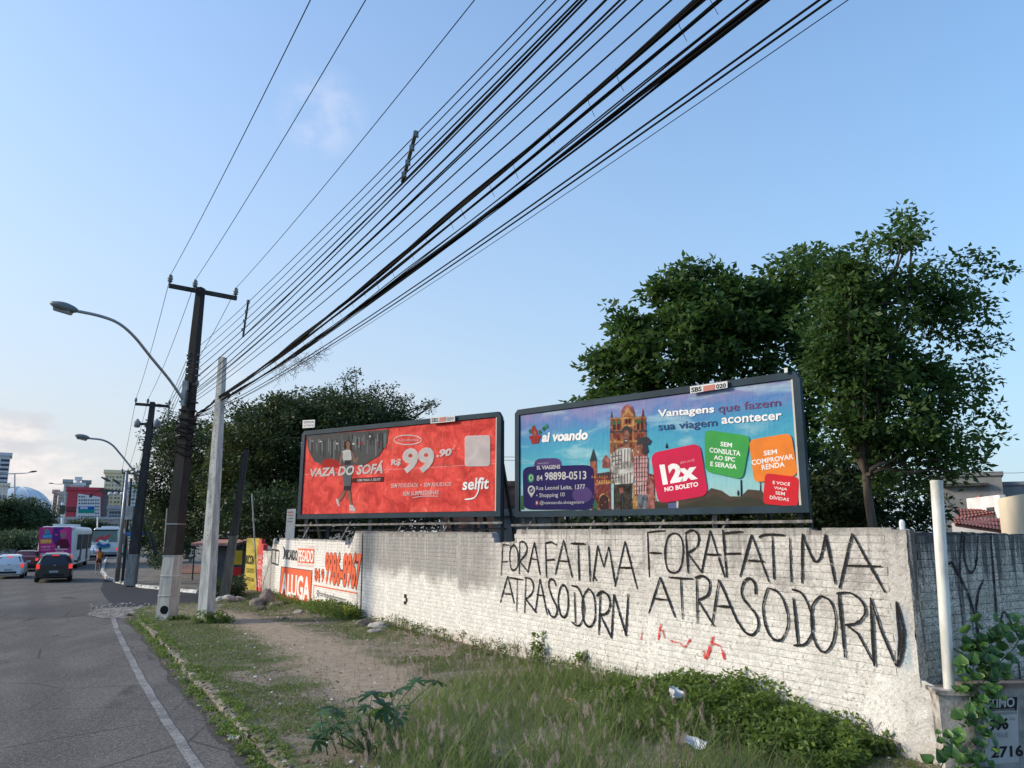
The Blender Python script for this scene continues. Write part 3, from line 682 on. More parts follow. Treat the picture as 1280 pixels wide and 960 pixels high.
ad.text('@ricardopegadocorretor', [(385, 690), (572, 738), (568, 790), (384, 735)], BKP)
ad.stroke([(676, 335), (662, 860)], .06, BKP)
o = ad.build('painted_advertisement', wall); o['label'] = 'orange and black painted rental advertisement ALUGA with phone number'
mk = Print(WALL, .009, .0003).zoom(320, 600, 5.05)
for a, b in (((103, 438), (147, 447)), ((147, 447), (142, 537)), ((142, 537), (99, 522)), ((99, 522), (103, 438)), ((124, 443), (121, 530))): mk.stroke([a, b], .07, BKP)
# ---- low ragged wall stub before the yellow pier
stub = empty('wall_stub', WALL.P(29.32, 0), label='short lower grey-white wall stub with a black painted frame mark', cat='wall')
make_wall(stub, WALL, 29.32, 30.8, wall_top, MAT_WALL, MAT_MORTAR, 0, lambda s: .25)
mk.build('frame_mark', stub)
mb = MB(); mb.lathe([(.09, 0), (.09, .16), (.06, .24), (.0, .27)], WALL.P(29.15, 2.17, -.08), 8); mb.build('rounded_cap', MAT_WALL, stub, wc=True)
# ---- red and yellow painted pier
redw = empty('painted_pier', WALL.P(32, 0), label='yellow and red painted wall end with worn advertising letters', cat='wall')
RP = flat('red_wall_paint', (.62, .055, .055), .8); YP = flat('yellow_wall_paint', (.80, .58, .07), .8)
pr_a = WALL.P(30.83, 0); A = G(318, 743); Bp = G(304.5, 739); SC_ = WALL.uv(319.5, 742)[0]
mbx = MB(); q = [WALL.P(30.83, -.1), WALL.P(SC_, -.1), WALL.P(SC_, 2.38), WALL.P(SC_ - .55, 2.38), WALL.P(SC_ - .55, 2.18), WALL.P(30.83, 2.13)]
mbx.prism(q, -WALL.n * .17); mbx.build('red_face', M('red_limewash', (.60, .06, .055), .85, .2, 3, .3), redw, wc=True)
cnr = WALL.P(SC_ + .01, 0); far = Vector((Bp.x, Bp.y, 0)); YPL = Plane(cnr, far - cnr, UP)
wy = (far - cnr).length
mbx = MB(); q = [YPL.P(0, -.1), YPL.P(wy, -.1), YPL.P(wy, 2.42), YPL.P(0, 2.42)]; mbx.prism(q, -YPL.n * .17); mbx.build('yellow_face', M('yellow_limewash', (.72, .55, .09), .85, .2, 3, .3), redw, wc=True)
t_ = Print(YPL, .006).zoom(270, 660, 9.6)
t_.text('RICON', [(362, 322), (462, 328), (456, 445), (352, 432)], BKP, .03); t_.text('CREDITO', [(362, 480), (455, 486), (450, 545), (358, 532)], flat('olive_paint', (.25, .2, .03)), .01); t_.text('CONSULTORIA', [(358, 578), (455, 602), (452, 648), (355, 625)], BKP, .01)
t_.build('black_lettering', redw)
t_ = Print(WALL, .006).zoom(270, 660, 9.6)
pk = flat('faded_pink_paint', (.80, .45, .42))
for txt, q in (('SUA CASA', [(497, 318), (560, 322), (552, 375), (494, 370)]), ('R', [(515, 395), (545, 397), (540, 425), (512, 423)]), ('GERAL', [(488, 435), (582, 450), (576, 500), (484, 485)]), ('SE ALUGA', [(490, 570), (585, 575), (582, 610), (488, 605)]), ('3214', [(482, 620), (575, 625), (568, 715), (476, 705)])): t_.text(txt, q, pk, .02)
t_.build('pink_lettering', redw)
# ---- return wall on the right
ret = empty('return_wall', RET.P(0.2, 0), label='dark mould-stained brick wall with black drips behind the white pipe', cat='wall')
make_wall(ret, RET, .12, 5.2, lambda s: 2.72 - .012 * s, MAT_RET, MAT_RETM, 290, lambda s: .04)
g_ret = [[(292,250),(287,330),(284,380),(262,345),(252,350)],[(284,380),(315,450),(335,520),(348,604)],[(346,600),(334,520),(340,440),(358,393)],[(300,262),(298,330),(318,374),(334,350),(339,300),(338,262)],[(378,254),(383,330),(390,420),(396,512)],[(400,602),(408,530),(415,492),(430,505),(445,535)],[(462,640),(468,700)]]
graffiti(RET, ret, g_ret, .035, SPRAYF, (1080, 560, 2.4), off=.01)
mb = MB(); mb.lathe([(.035, 0), (.035, .12), (.02, .15)], RET.P(.08, 2.70, -.08), 8); mb.build('pipe_stub', C_WHITEP, ret, wc=True)
# ================================================================== BILLBOARDS
def poster_mat(name, kind):
    m, t = new_mat(name); tc = t.a('ShaderNodeTexCoord'); g = t.a('ShaderNodeNewGeometry'); P = g.outputs['Position']
    sep = t.a('ShaderNodeSeparateXYZ', {0: tc.outputs['UV']}); u, v = sep.outputs[0], sep.outputs[1]
    uv = t.a('ShaderNodeCombineXYZ', {0: t.m('MULTIPLY', u, 3.0), 1: v, 2: 0.0}).outputs[0]
    n1 = t.noise(uv, 1.7, 5, .6, .5); n2 = t.noise(uv, 6, 6, .65, .8); wr = t.noise(t.vscale(uv, (9, 1.2, 1)), 3.0, 4, .6)
    if kind == 'red':
        col = t.mix(t.rng(n2, .35, .65), (.50, .022, .018), (.84, .075, .055)); col = t.mix(t.m('MULTIPLY', t.rng(n1, .5, .66), .35), col, (.86, .14, .08))
        col = t.mix(t.m('MULTIPLY', t.rng(n2, .60, .70), .30), col, (.88, .38, .34))
    else:
        vv = t.m('ADD', v, t.m('MULTIPLY', t.m('SUBTRACT', n1, .5), .34))
        col = t.ramp(vv, [(0.0, (.36, .50, .48)), (.22, (.26, .54, .55)), (.45, (.07, .38, .46)), (.7, (.045, .28, .45)), (.85, (.07, .20, .44)), (1.0, (.20, .21, .40))])
        cl = t.rng(t.noise(t.vscale(uv, (1, 3.2, 1)), 1.8, 5, .55, .4), .50, .68); col = t.mix(t.m('MULTIPLY', cl, .55), col, (.42, .62, .62))
        col = t.mix(t.m('MULTIPLY', t.m('MULTIPLY', t.rng(v, .72, .95), t.rng(n2, .4, .6)), .4), col, (.30, .24, .40))
    bx = t.m('ABSOLUTE', t.m('SUBTRACT', t.m('FRACT', t.m('MULTIPLY', u, 8.0)), .5)); seam = t.m('ADD', t.rng(bx, .497, .5), t.rng(t.m('ABSOLUTE', t.m('SUBTRACT', v, .5)), .004, .001))
    col = t.mix(t.m('MULTIPLY', seam, .35), col, (.9, .8, .8) if kind == 'red' else (.1, .15, .25))
    h = t.m('ADD', t.m('MULTIPLY', wr, .8), t.m('MULTIPLY', n2, .9)); finish(t, col, .7, h, .35, .05, **{'Specular IOR Level': .25}); return m
def billboard(base, ang, L, H, kind, label, lean):
    u = Vector((math.cos(ang), math.sin(ang), 0)); root = empty('billboard', (base[0] + u.x * L / 2, base[1] + u.y * L / 2, 0), label=label, cat='billboard', group='billboards behind the wall')
    nn = Vector((u.y, -u.x, 0)); v = (UP * math.cos(lean) + nn * math.sin(lean)).normalized(); pl = Plane(base, u, v); a = .175; d = .12
    P = lambda s, z, o=0: pl.P(s, z, o)
    for nm, q in (('frame_beam', [(-a, -a), (L + a, -a), (L, 0), (0, 0)]), ('frame_beam', [(-a + .12, H + a), (0, H), (L, H), (L + a - .12, H + a)]),
                  ('frame_beam', [(-a, -a), (0, 0), (0, H), (-a + .12, H + a), (-a, H + a - .12)]), ('frame_beam', [(L + a, -a), (L + a, H + a - .2), (L + a - .12, H + a), (L, H), (L, 0)])):
        mb = MB(); mb.prism([P(x, z, .04) for x, z in q], -pl.n * (d + .04)); mb.build(nm, C_FRAME, root, wc=True)
    # backing panels and poster sheet with UV for the print
    mb = MB(); mb.prism([P(.01, .01, -.02), P(L - .01, .01, -.02), P(L - .01, H - .01, -.02), P(.01, H - .01, -.02)], -pl.n * .05); mb.build('backing', C_DARKST, root, wc=True)
    n = 40; mz = 14; vs = []; uvs = []
    for i in range(n + 1):
        for j in range(mz + 1):
            p = P(L * i / n, H * j / mz); w = .006 * mnoise.noise(p * 1.7) + .003 * mnoise.noise(p * 5); vs.append(P(.015 + (L - .03) * i / n, .015 + (H - .03) * j / mz, w - .008))
            uvs.append((i / n, j / mz))
    mb = MB(); mb.add(vs, [(i * (mz + 1) + j, (i + 1) * (mz + 1) + j, (i + 1) * (mz + 1) + j + 1, i * (mz + 1) + j + 1) for i in range(n) for j in range(mz)])
    po = mb.build('poster', poster_mat('poster_' + kind, kind), root, smooth=True, wc=True, recalc=False)
    ul = po.data.uv_layers.new(name='UVMap')
    for lp in po.data.loops: ul.data[lp.index].uv = uvs[lp.vertex_index]
    # pale inner lip on the right and bottom
    mb = MB(); mb.prism([P(L - .06, 0, .004), P(L, 0, .004), P(L, H, .004), P(L - .05, H, .004)], pl.n * .012); mb.build('trim', flat('pale_trim', (.62, .58, .50)), root, wc=True)
    # timber and steel supports
    k = 8
    for i in range(k + 1):
        s = L * i / k + random.uniform(-.2, .2); p = P(s, 0, -d - .12)
        mb = MB(); mb.beam((p.x, p.y, -.1), (p.x, p.y, p.z + H - .1), .11, .11); mb.build('post', C_DARKST if i % 3 else C_WOODG, root, wc=True)
        b = p + Vector((-nn.x * 1.6, -nn.y * 1.6, 0)); mb = MB(); mb.beam((b.x, b.y, -.1), (p.x, p.y, p.z + 1.6), .09, .09); mb.build('brace', C_DARKST, root, wc=True)
        if i % 2 == 0 and i < k:
            q = P(s + .45, -.3, -d); r_ = P(s, -.95, -d); mb = MB(); mb.beam(q, r_, .05, .05); mb.build('strut', C_WOODG, root, wc=True)
    for z, o_, mt in ((-.42, -.06, C_WOODG), (-.62, -.30, C_DARKST)):
        mb = MB(); mb.beam(P(-.4, z, o_), P(L + .2, z + .04, o_), .05, .07); mb.build('rail', mt, root, wc=True)
    for i in range(9):
        mb = MB(); mb.beam(P(.2 + i * L / 8.6, H - .2, -d - .02), P(.2 + i * L / 8.6, -a, -d - .02), .08, .04); mb.build('batten', C_WOODG, root, wc=True)
    return root, pl, po
def white(n='white_print'): return flat(n, (.88, .86, .82), .8)
W_ = white()
# ---- red billboard
red, plr, por = billboard(Vector((0, 0, 2.7)) + (Vector((-8.057, 29.792, 3.352)) - Vector((0, 0, 2.7))) * 1.05, math.radians(-32.82), 9.45, 3.2, 'red', 'red gym advertising billboard with white lettering and price, left of the two', -.01)
pr = Print(plr, .006, .00004).zoom(360, 500, 4.571)
GY = flat('gym_grey', (.17, .17, .165)); GD = flat('gym_dark', (.07, .07, .075)); GL = flat('gym_light', (.36, .37, .36)); RD = flat('print_red', (.66, .06, .05)); SK = flat('print_skin', (.42, .25, .18)); TEAL = flat('print_teal', (.25, .34, .32))
pr.poly([(106, 200), (575, 168), (568, 240), (520, 320), (430, 372), (330, 372), (200, 372), (150, 350), (118, 290)], GY)
rr = random.Random(3)
for i in range(46):
    x = 125 + i * 9.6; yt = 204 - (x - 106) * .068 + rr.uniform(0, 55); yb = min(355 - abs(x - 330) * .22, yt + rr.uniform(25, 110)); w = rr.uniform(3, 8)
    if yb > yt + 5: pr.poly([(x, yt), (x + w, yt), (x + w, yb), (x, yb)], rr.choice([GD, GL, GD, TEAL, GL, GY, GD]))
for i in range(9):
    x = 140 + i * 47; y = rr.uniform(205, 300); pr.ell((x, y), rr.uniform(4, 8), rr.uniform(4, 8), rr.choice([RD, GL, W_]), 8)
pr.poly([(190, 372), (200, 345), (240, 333), (290, 348), (310, 372), (300, 385), (200, 385)], RD)
pr.build('gym_photo', por)
pr.poly([(322, 240), (345, 228), (362, 238), (366, 275), (372, 300), (358, 290), (330, 292), (318, 268)], flat('print_hair', (.09, .05, .035)))   # hair
pr.ell((344, 252), 12, 17, SK); pr.poly([(336, 265), (353, 265), (356, 292), (332, 292)], SK)
pr.poly([(306, 296), (332, 284), (358, 286), (364, 330), (360, 356), (322, 358), (312, 330)], W_); pr.poly([(322, 345), (362, 343), (360, 375), (325, 375)], GD)
pr.poly([(306, 296), (316, 300), (312, 335), (300, 372), (292, 368), (298, 330)], SK); pr.poly([(358, 286), (368, 300), (385, 340), (398, 325), (404, 330), (390, 362), (374, 352)], SK)
pr.poly([(322, 372), (362, 370), (364, 440), (358, 495), (322, 495), (312, 430)], flat('print_leggings', (.22, .23, .25))); pr.poly([(320, 492), (358, 490), (358, 522), (342, 515), (316, 524)], GD)
pr.poly([(316, 520), (336, 514), (318, 552), (298, 580), (286, 572)], SK); pr.poly([(342, 515), (358, 518), (362, 560), (370, 600), (358, 602), (346, 560)], SK)
pr.poly([(274, 562), (288, 568), (298, 605), (290, 608), (276, 585)], W_); pr.poly([(350, 598), (372, 600), (388, 628), (384, 636), (352, 634)], W_)
pr.build('runner_print', por)
pr.text('VAZA DO SOFÁ', [(128, 382), (546, 346), (544, 420), (130, 440)], W_, .035, .25)
pr.poly([(372, 447), (548, 438), (546, 466), (360, 470)], flat('print_brown', (.16, .05, .045))); pr.text('VEM PARA A SELFIT', [(396, 452), (532, 446), (530, 461), (396, 466)], W_, .02, .15)
e = [(685 + 78 * math.cos(t * math.pi / 12), 228 + 27 * math.sin(t * math.pi / 12)) for t in range(25)]; pr.stroke(e, .04, W_); pr.text('PLANO FIDELIDADE', [(632, 226), (748, 222), (748, 234), (632, 238)], W_)
pr.text('R$', [(588, 340), (646, 334), (645, 378), (590, 378)], W_, .04, .1); pr.text('99', [(655, 277), (836, 268), (838, 416), (655, 420)], W_, .045, .08)
pr.text(',90', [(846, 284), (936, 275), (936, 326), (846, 336)], W_, .05, .15); pr.text('*', [(937, 272), (947, 272), (947, 286), (937, 286)], W_); pr.text('POR MÊS', [(842, 362), (936, 360), (936, 378), (842, 380)], flat('print_pink', (.75, .35, .32)), 0, 0, 1.3)
pr.text('SEM FIDELIDADE  •  SEM ANUIDADE', [(590, 478), (936, 468), (934, 491), (590, 502)], W_, .008, .15)
pr.text('SEM SURPRESINHAS', [(656, 524), (864, 514), (862, 540), (656, 548)], W_, .02, .15); pr.stroke([(712, 560), (770, 550), (862, 550)], .025, W_, smooth=3)
pr.build('lettering', por)
pr.rrect([(1010, 205), (1156, 200), (1156, 378), (1011, 380)], W_, .12); pr.build('white_card', por)
pr.text('selfit', [(996, 447), (1150, 440), (1148, 508), (997, 516)], W_, .022, .12); pr.stroke([(1122, 448), (1104, 452), (1094, 480), (1086, 525), (1062, 560), (1010, 568)], .05, W_, smooth=4); pr.build('logo', por)
def plate(root, plane, q, zoomt, items, nm='sign_plate', thick=.03, colr=None, base_off=.09):
    pr = Print(plane, base_off, .0).zoom(*zoomt); c = [pr.uv(p) for p in q]
    mb = MB(); mb.prism([plane.P(a, b, base_off) for a, b in c], plane.n * thick); o = mb.build(nm, colr or flat('sign_white', (.72, .71, .68)), root, wc=True)
    pr = Print(plane, base_off + thick + .004, .001).zoom(*zoomt)
    for it in items:
        if it[0] == 'box': pr.poly(it[1], it[2])
        else: pr.text(it[0], it[1], it[2], it[3] if len(it) > 3 else 0)
    if items: pr.build('lettering', o)
    return o
BK = flat('black_print', (.02, .02, .022)); RDP = flat('faded_red_print', (.55, .22, .18)); GRP = flat('grey_print', (.28, .27, .26))
plate(red, plr, [(826, 101), (964, 92), (964, 124), (826, 137)], (360, 500, 4.571), [('SBS', [(832, 106), (872, 104), (872, 128), (832, 131)], BK, .02), ('box', [(876, 103), (916, 99), (916, 124), (876, 128)], RDP), ('009', [(920, 101), (958, 98), (958, 121), (920, 124)], GRP, .02)])
plate(red, plr, [(97, 118), (165, 115), (163, 158), (96, 163)], (360, 500, 4.571), [('OUTDOOR', [(102, 124), (160, 121), (160, 134), (102, 137)], BK, .01), ('EXTERIOR', [(102, 143), (160, 140), (160, 152), (102, 155)], GRP, .01)])
# ---- blue billboard
blue, plb, pob = billboard(Vector((.247, 24.662, 3.33)), math.radians(-41.91), 9, 3.09, 'blue', 'blue travel agency billboard with castle, couple and coloured squares, right of the two', 0)
pb = Print(plb, .006, .00004).zoom(810, 460, 4.8)
HL = flat('print_hills', (.10, .10, .07)); HL2 = flat('print_hills_brown', (.16, .12, .09))
pb.poly([(-160, 850), (-150, 790), (0, 770), (60, 800), (180, 800), (330, 770), (380, 720), (440, 735), (490, 770), (560, 770), (600, 728), (680, 735), (700, 760), (900, 780), (925, 740), (925, 836), (180, 845)], HL2)
pb.poly([(-150, 850), (0, 800), (180, 830), (330, 790), (400, 760), (480, 800), (600, 770), (700, 800), (925, 800), (925, 836), (180, 845)], HL)
pb.poly([(555, 670), (562, 670), (566, 770), (556, 770)], BK); pb.poly([(672, 680), (676, 680), (678, 740), (672, 740)], BK); pb.poly([(105, 480), (112, 445), (120, 480)], BK); pb.poly([(536, 745), (540, 730), (546, 745), (546, 765), (536, 765)], BK)
pb.poly([(170, 800), (184, 800), (182, 842), (172, 842)], W_); pb.poly([(120, 812), (170, 808), (172, 842), (124, 845)], flat('print_lilac', (.2, .25, .5)))
pb.build('landscape_print', pob)
pb.zoom(630, 460, 4.8)
photo_ = lambda n, a, b: M(n, b, .8, .1, 5.5, .0, c2=a, **{'Specular IOR Level': .2})
CO = photo_('print_terracotta', (.26, .07, .05), (.62, .24, .13)); CR = photo_('print_brick_red', (.16, .03, .035), (.42, .12, .10)); CY = photo_('print_ochre', (.42, .18, .05), (.80, .52, .20)); CD = flat('print_dark_brown', (.10, .05, .05)); CG = flat('print_green', (.08, .24, .10)); CPK = photo_('print_pinkish', (.32, .10, .08), (.66, .30, .26)); SL = flat('print_slate', (.07, .10, .11))
pb.poly([(520, 848), (520, 640), (640, 620), (640, 848)], CR); pb.poly([(850, 848), (850, 630), (905, 640), (905, 848)], CR)
pb.poly([(518, 640), (518, 560), (555, 556), (558, 640)], CO); pb.poly([(514, 560), (536, 482), (558, 556)], SL)
pb.poly([(590, 600), (590, 550), (612, 520), (632, 545), (634, 600)], CPK)
for x in range(556, 660, 14): pb.poly([(x, 690), (x + 8, 688), (x + 8, 672), (x, 674)], CY)
pb.poly([(548, 700), (660, 690), (660, 682), (548, 690)], CY); pb.poly([(560, 640), (660, 618), (660, 634), (560, 656)], SL)
for cx in (600, 880): pb.ell((cx, 800), 34, 48, CY, 14, 180, 360); pb.ell((cx, 802), 28, 42, CD, 14, 180, 360); pb.poly([(cx - 28, 802), (cx + 28, 802), (cx + 28, 848), (cx - 28, 848)], CD)
pb.poly([(636, 470), (640, 300), (850, 290), (858, 470), (858, 620), (636, 630)], CO)
pb.poly([(640, 300), (645, 255), (652, 300)], CR); pb.poly([(826, 292), (834, 240), (842, 292)], CR)
pb.poly([(700, 300), (702, 262), (720, 230), (745, 216), (768, 230), (782, 262), (786, 300)], CPK); pb.poly([(706, 345), (708, 285), (745, 240), (780, 285), (782, 345)], CY); pb.poly([(718, 340), (720, 292), (745, 262), (768, 292), (770, 340)], CO)
for x in (655, 680, 798, 822): pb.poly([(x, 372), (x, 326), (x + 8, 312), (x + 16, 326), (x + 16, 372)], CD)
for x in (655, 680, 798, 822): pb.poly([(x, 430), (x, 392), (x + 16, 392), (x + 16, 430)], CR)
for x in (728, 748): pb.poly([(x, 335), (x, 305), (x + 13, 303), (x + 13, 335)], CD)
pb.poly([(636, 380), (858, 372), (858, 382), (636, 390)], SL); pb.poly([(636, 440), (858, 432), (858, 440), (636, 448)], CY); pb.poly([(636, 300), (852, 292), (852, 300), (636, 308)], CY)
pb.poly([(712, 430), (712, 345), (780, 345), (780, 430)], CY); pb.poly([(722, 430), (722, 352), (770, 352), (770, 430)], CR)
for x, y in ((660, 330), (690, 325), (795, 320), (815, 322)): pb.ell((x, y), 11, 13, CG, 8)
pb.poly([(775, 848), (772, 700), (800, 690), (805, 848)], CY); pb.poly([(800, 800), (860, 640), (900, 700), (905, 848), (800, 848)], CPK)
pb.poly([(540, 848), (536, 820), (548, 780), (566, 830), (566, 848)], CG); pb.poly([(100, 848), (102, 770), (118, 760), (120, 848)], CG)
rr = random.Random(9)
for i in range(150):
    x = rr.choice([rr.uniform(640, 850), rr.uniform(530, 900)]); y = rr.uniform(300, 620) if 640 < x < 850 and rr.random() < .6 else rr.uniform(640, 845); w_, h_ = rr.uniform(3, 9), rr.uniform(4, 18)
    if x < 640 or x > 850: y = rr.uniform(655, 845)
    pb.poly([(x, y), (x + w_, y - 1), (x + w_, y - 1 + h_), (x, y + h_)], rr.choice([CY, CD, CO, CPK, CR, CG, CY]))
for x in range(525, 905, 15):
    pb.poly([(x, 660), (x + 6, 640 + (x % 4)), (x + 12, 660)], rr.choice([CO, CY, CPK]))
pb.build('castle_print', pob)
SH = photo_('print_shirt', (.34, .33, .30), (.86, .84, .78)); SD = flat('print_shirt_dark', (.24, .20, .19)); TR = photo_('print_trousers', (.035, .03, .03), (.13, .11, .09)); JN = photo_('print_jeans', (.10, .13, .18), (.34, .40, .45)); SKD = photo_('print_face', (.24, .09, .06), (.50, .25, .17)); PK = photo_('print_plaid', (.34, .05, .07), (.78, .34, .34)); HAT = flat('print_hat', (.09, .09, .10))
pb.poly([(660, 650), (770, 650), (762, 848), (715, 848), (712, 720), (706, 848), (660, 848)], TR)
pb.poly([(640, 520), (690, 480), (735, 470), (775, 490), (790, 560), (776, 690), (668, 700), (640, 600)], SH); pb.poly([(706, 490), (752, 480), (756, 560), (712, 560)], W_)
for i in range(7): pb.poly([(648 + i * 19, 505 - i * 4), (654 + i * 19, 505 - i * 4), (660 + i * 17, 690), (654 + i * 17, 690)], SD)
for i in range(6): pb.poly([(645, 530 + i * 26), (705, 520 + i * 26), (705, 526 + i * 26), (645, 538 + i * 26)], SD)
pb.poly([(718, 440), (756, 440), (758, 480), (716, 480)], SKD); pb.ell((737, 378), 27, 30, HAT); pb.ell((734, 412), 21, 40, SKD); pb.poly([(722, 428), (746, 428), (744, 450), (726, 450)], HAT); pb.poly([(725, 404), (731, 404), (731, 408), (725, 408)], HAT); pb.poly([(739, 404), (745, 404), (745, 408), (739, 408)], HAT); pb.poly([(727, 434), (742, 434), (740, 440), (729, 440)], W_)
pb.poly([(640, 560), (700, 610), (800, 590), (800, 618), (700, 640), (648, 620)], SH); pb.poly([(780, 590), (820, 586), (820, 612), (780, 612)], SKD)
pb.poly([(800, 750), (860, 745), (858, 848), (835, 848), (832, 790), (826, 848), (808, 848)], JN)
pb.poly([(778, 560), (800, 520), (840, 512), (866, 540), (868, 640), (860, 760), (792, 762), (782, 640)], PK)
for i in range(5): pb.poly([(786 + i * 17, 530), (791 + i * 17, 530), (794 + i * 15, 758), (788 + i * 15, 758)], W_)
for i in range(8): pb.poly([(786, 545 + i * 27), (864, 540 + i * 27), (864, 545 + i * 27), (786, 551 + i * 27)], SD)
pb.poly([(824, 452), (852, 440), (868, 500), (845, 522), (832, 490)], HAT); pb.ell((816, 486), 21, 36, SKD); pb.poly([(796, 466), (806, 420), (860, 412), (886, 438), (872, 462), (830, 458)], HAT); pb.poly([(800, 500), (812, 500), (810, 507), (802, 507)], W_)
pb.poly([(760, 520), (775, 500), (784, 560), (770, 572)], SKD); pb.poly([(690, 720), (712, 715), (722, 745), (700, 755)], CPK)
pb.build('couple_print', pob)
pb.off = .0068
PU = flat('print_purple', (.045, .035, .18)); PUL = flat('print_violet', (.16, .10, .30)); GRN = flat('print_bright_green', (.05, .45, .14)); RE = flat('print_pot_red', (.60, .08, .07))
pb.rrect([(182, 545), (342, 538), (350, 660), (180, 660)], PUL, .3); pb.rrect([(113, 592), (540, 580), (546, 850), (116, 850)], PU, .15)
pb.ell((470, 760), 60, 50, PUL); pb.ell((200, 640), 70, 30, PU)
pb.text('FRANQUEADO', [(203, 570), (268, 566), (268, 573), (203, 577)], W_); pb.text('SL VIAGENS', [(197, 588), (338, 580), (338, 604), (197, 610)], W_, .03)
pb.text('84', [(197, 645), (232, 643), (232, 675), (197, 678)], W_, .01); pb.text('98898-0513', [(245, 626), (495, 617), (495, 668), (246, 674)], W_, .02)
pb.text('Rua Leonel Leite, 1377', [(193, 709), (487, 697), (487, 730), (193, 736)], W_, .005); pb.text('• Shopping 10', [(194, 752), (365, 746), (365, 778), (194, 784)], W_, .005); pb.text('@vaivoando.slviagensrn', [(215, 797), (480, 793), (480, 820), (215, 824)], W_)
pb.build('contact_print', pob)
pb.ell((163, 660), 19, 27, GRN); pb.ell((163, 659), 12, 17, W_); pb.ell((163, 659), 8, 12, GRN); pb.poly([(152, 676), (150, 688), (162, 680)], GRN)
pb.ell((165, 732), 22, 27, W_); pb.poly([(146, 745), (184, 745), (165, 778)], W_); pb.ell((165, 732), 14, 18, PU); pb.poly([(156, 733), (164, 742), (176, 722), (172, 720), (163, 735), (158, 729)], W_)
pb.rrect([(190, 795), (207, 794), (207, 823), (190, 824)], RE, .25); pb.ell((198, 809), 5, 8, W_)
pb.poly([(152, 408), (222, 402), (222, 420), (152, 426)], RE); pb.poly([(158, 424), (216, 420), (205, 452), (168, 456)], RE)
for a, c in (((148, 375), CG), ((166, 350), GRN), ((228, 360), CG), ((245, 345), GRN), ((205, 380), CG)):
    x, y = a; pb.poly([(x, y), (x + 14, y - 10), (x + 22, y + 8), (x + 8, y + 20)], c)
pb.poly([(172, 408), (166, 360), (180, 345), (196, 370), (205, 408)], RE); pb.poly([(182, 408), (180, 372), (190, 382), (196, 408)], CPK)
pb.build('logo_print', pob)
pb.off = .0067
pb.text('ai voando', [(228, 385), (503, 368), (505, 430), (228, 447)], W_, .04, .18)
pb.zoom(810, 460, 4.8); DP = flat('print_plum', (.16, .07, .17)); NV = flat('print_navy', (.03, .06, .17))
pb.text('Vantagens', [(60, 252), (398, 222), (398, 280), (62, 308)], W_, .025); pb.text('que fazem', [(420, 218), (795, 180), (796, 242), (424, 284)], DP, .006)
pb.text('sua viagem', [(62, 332), (415, 305), (416, 362), (64, 390)], NV, .006); pb.text('acontecer', [(442, 290), (803, 262), (803, 310), (442, 337)], W_, .022)
pb.build('lettering', pob); pb.off = .021
def badge(q, mat, texts):
    pb.rrect(q, mat, .16)
    for tx in texts: pb.text(tx[0], tx[1], tx[3] if len(tx) > 3 else W_, tx[2])
    pb.build_name = 0
MG = flat('print_crimson', (.58, .015, .065)); GB = flat('print_leaf_green', (.05, .33, .07)); ORB = flat('print_orange', (.80, .22, .03)); RB = flat('print_scarlet', (.62, .02, .03)); GO = flat('print_rose', (.75, .40, .42))
def badges(name, *a):
    global pb
    off = pb.off; pb2 = Print(plb, off, .00004).zoom(810, 460, 4.8); q, mat, texts = a; pb2.rrect(q, mat, .16)
    for tx in texts: pb2.text(tx[0], tx[1], tx[3] if len(tx) > 3 else W_, tx[2])
    pb2.build(name, pob); pb.off = pb2.off
badges('green_badge', [(342, 370), (618, 408), (570, 670), (345, 620)], GB, [('SEM', [(438, 442), (507, 450), (505, 477), (436, 469)], .02), ('CONSULTA', [(372, 476), (558, 498), (556, 529), (371, 506)], .02), ('AO SPC', [(398, 522), (525, 537), (523, 563), (397, 549)], .02), ('E SERASA', [(377, 560), (535, 578), (533, 607), (376, 588)], .02)])
badges('orange_badge', [(606, 432), (860, 390), (902, 645), (640, 690)], ORB, [('SEM', [(695, 498), (775, 487), (777, 515), (698, 527)], .02), ('COMPROVAR', [(622, 553), (872, 515), (875, 546), (626, 584)], .02), ('RENDA', [(682, 582), (820, 561), (823, 592), (686, 613)], .02)])
badges('crimson_badge', [(18, 512), (312, 450), (364, 765), (62, 815)], MG, [('12x', [(70, 580), (292, 562), (302, 665), (92, 702)], .06), ('EM ATÉ', [(197, 560), (280, 543), (282, 558), (199, 576)], 0, GO), ('NO BOLETO', [(100, 716), (302, 682), (304, 710), (103, 743)], .03)])
badges('scarlet_badge', [(705, 630), (908, 655), (902, 834), (690, 815)], RB, [('E VOCÊ', [(752, 672), (855, 686), (853, 708), (751, 696)], .01), ('VIAJA', [(758, 710), (838, 720), (837, 740), (758, 730)], .01), ('SEM', [(768, 738), (824, 746), (822, 766), (767, 758)], .01), ('DÍVIDAS', [(733, 760), (848, 776), (846, 800), (733, 786)], .01)])
plate(blue, plb, [(265, 115), (488, 82), (489, 122), (267, 157)], (810, 460, 4.8), [('SBS', [(273, 122), (335, 113), (335, 142), (273, 151)], BK, .03), ('box', [(345, 112), (415, 101), (415, 133), (345, 144)], RDP), ('020', [(422, 102), (480, 94), (480, 120), (422, 129)], BK, .02)])
plate(blue, plb, [(828, 5), (848, 2), (848, 30), (830, 34)], (810, 460, 4.8), [], 'sign_plate')
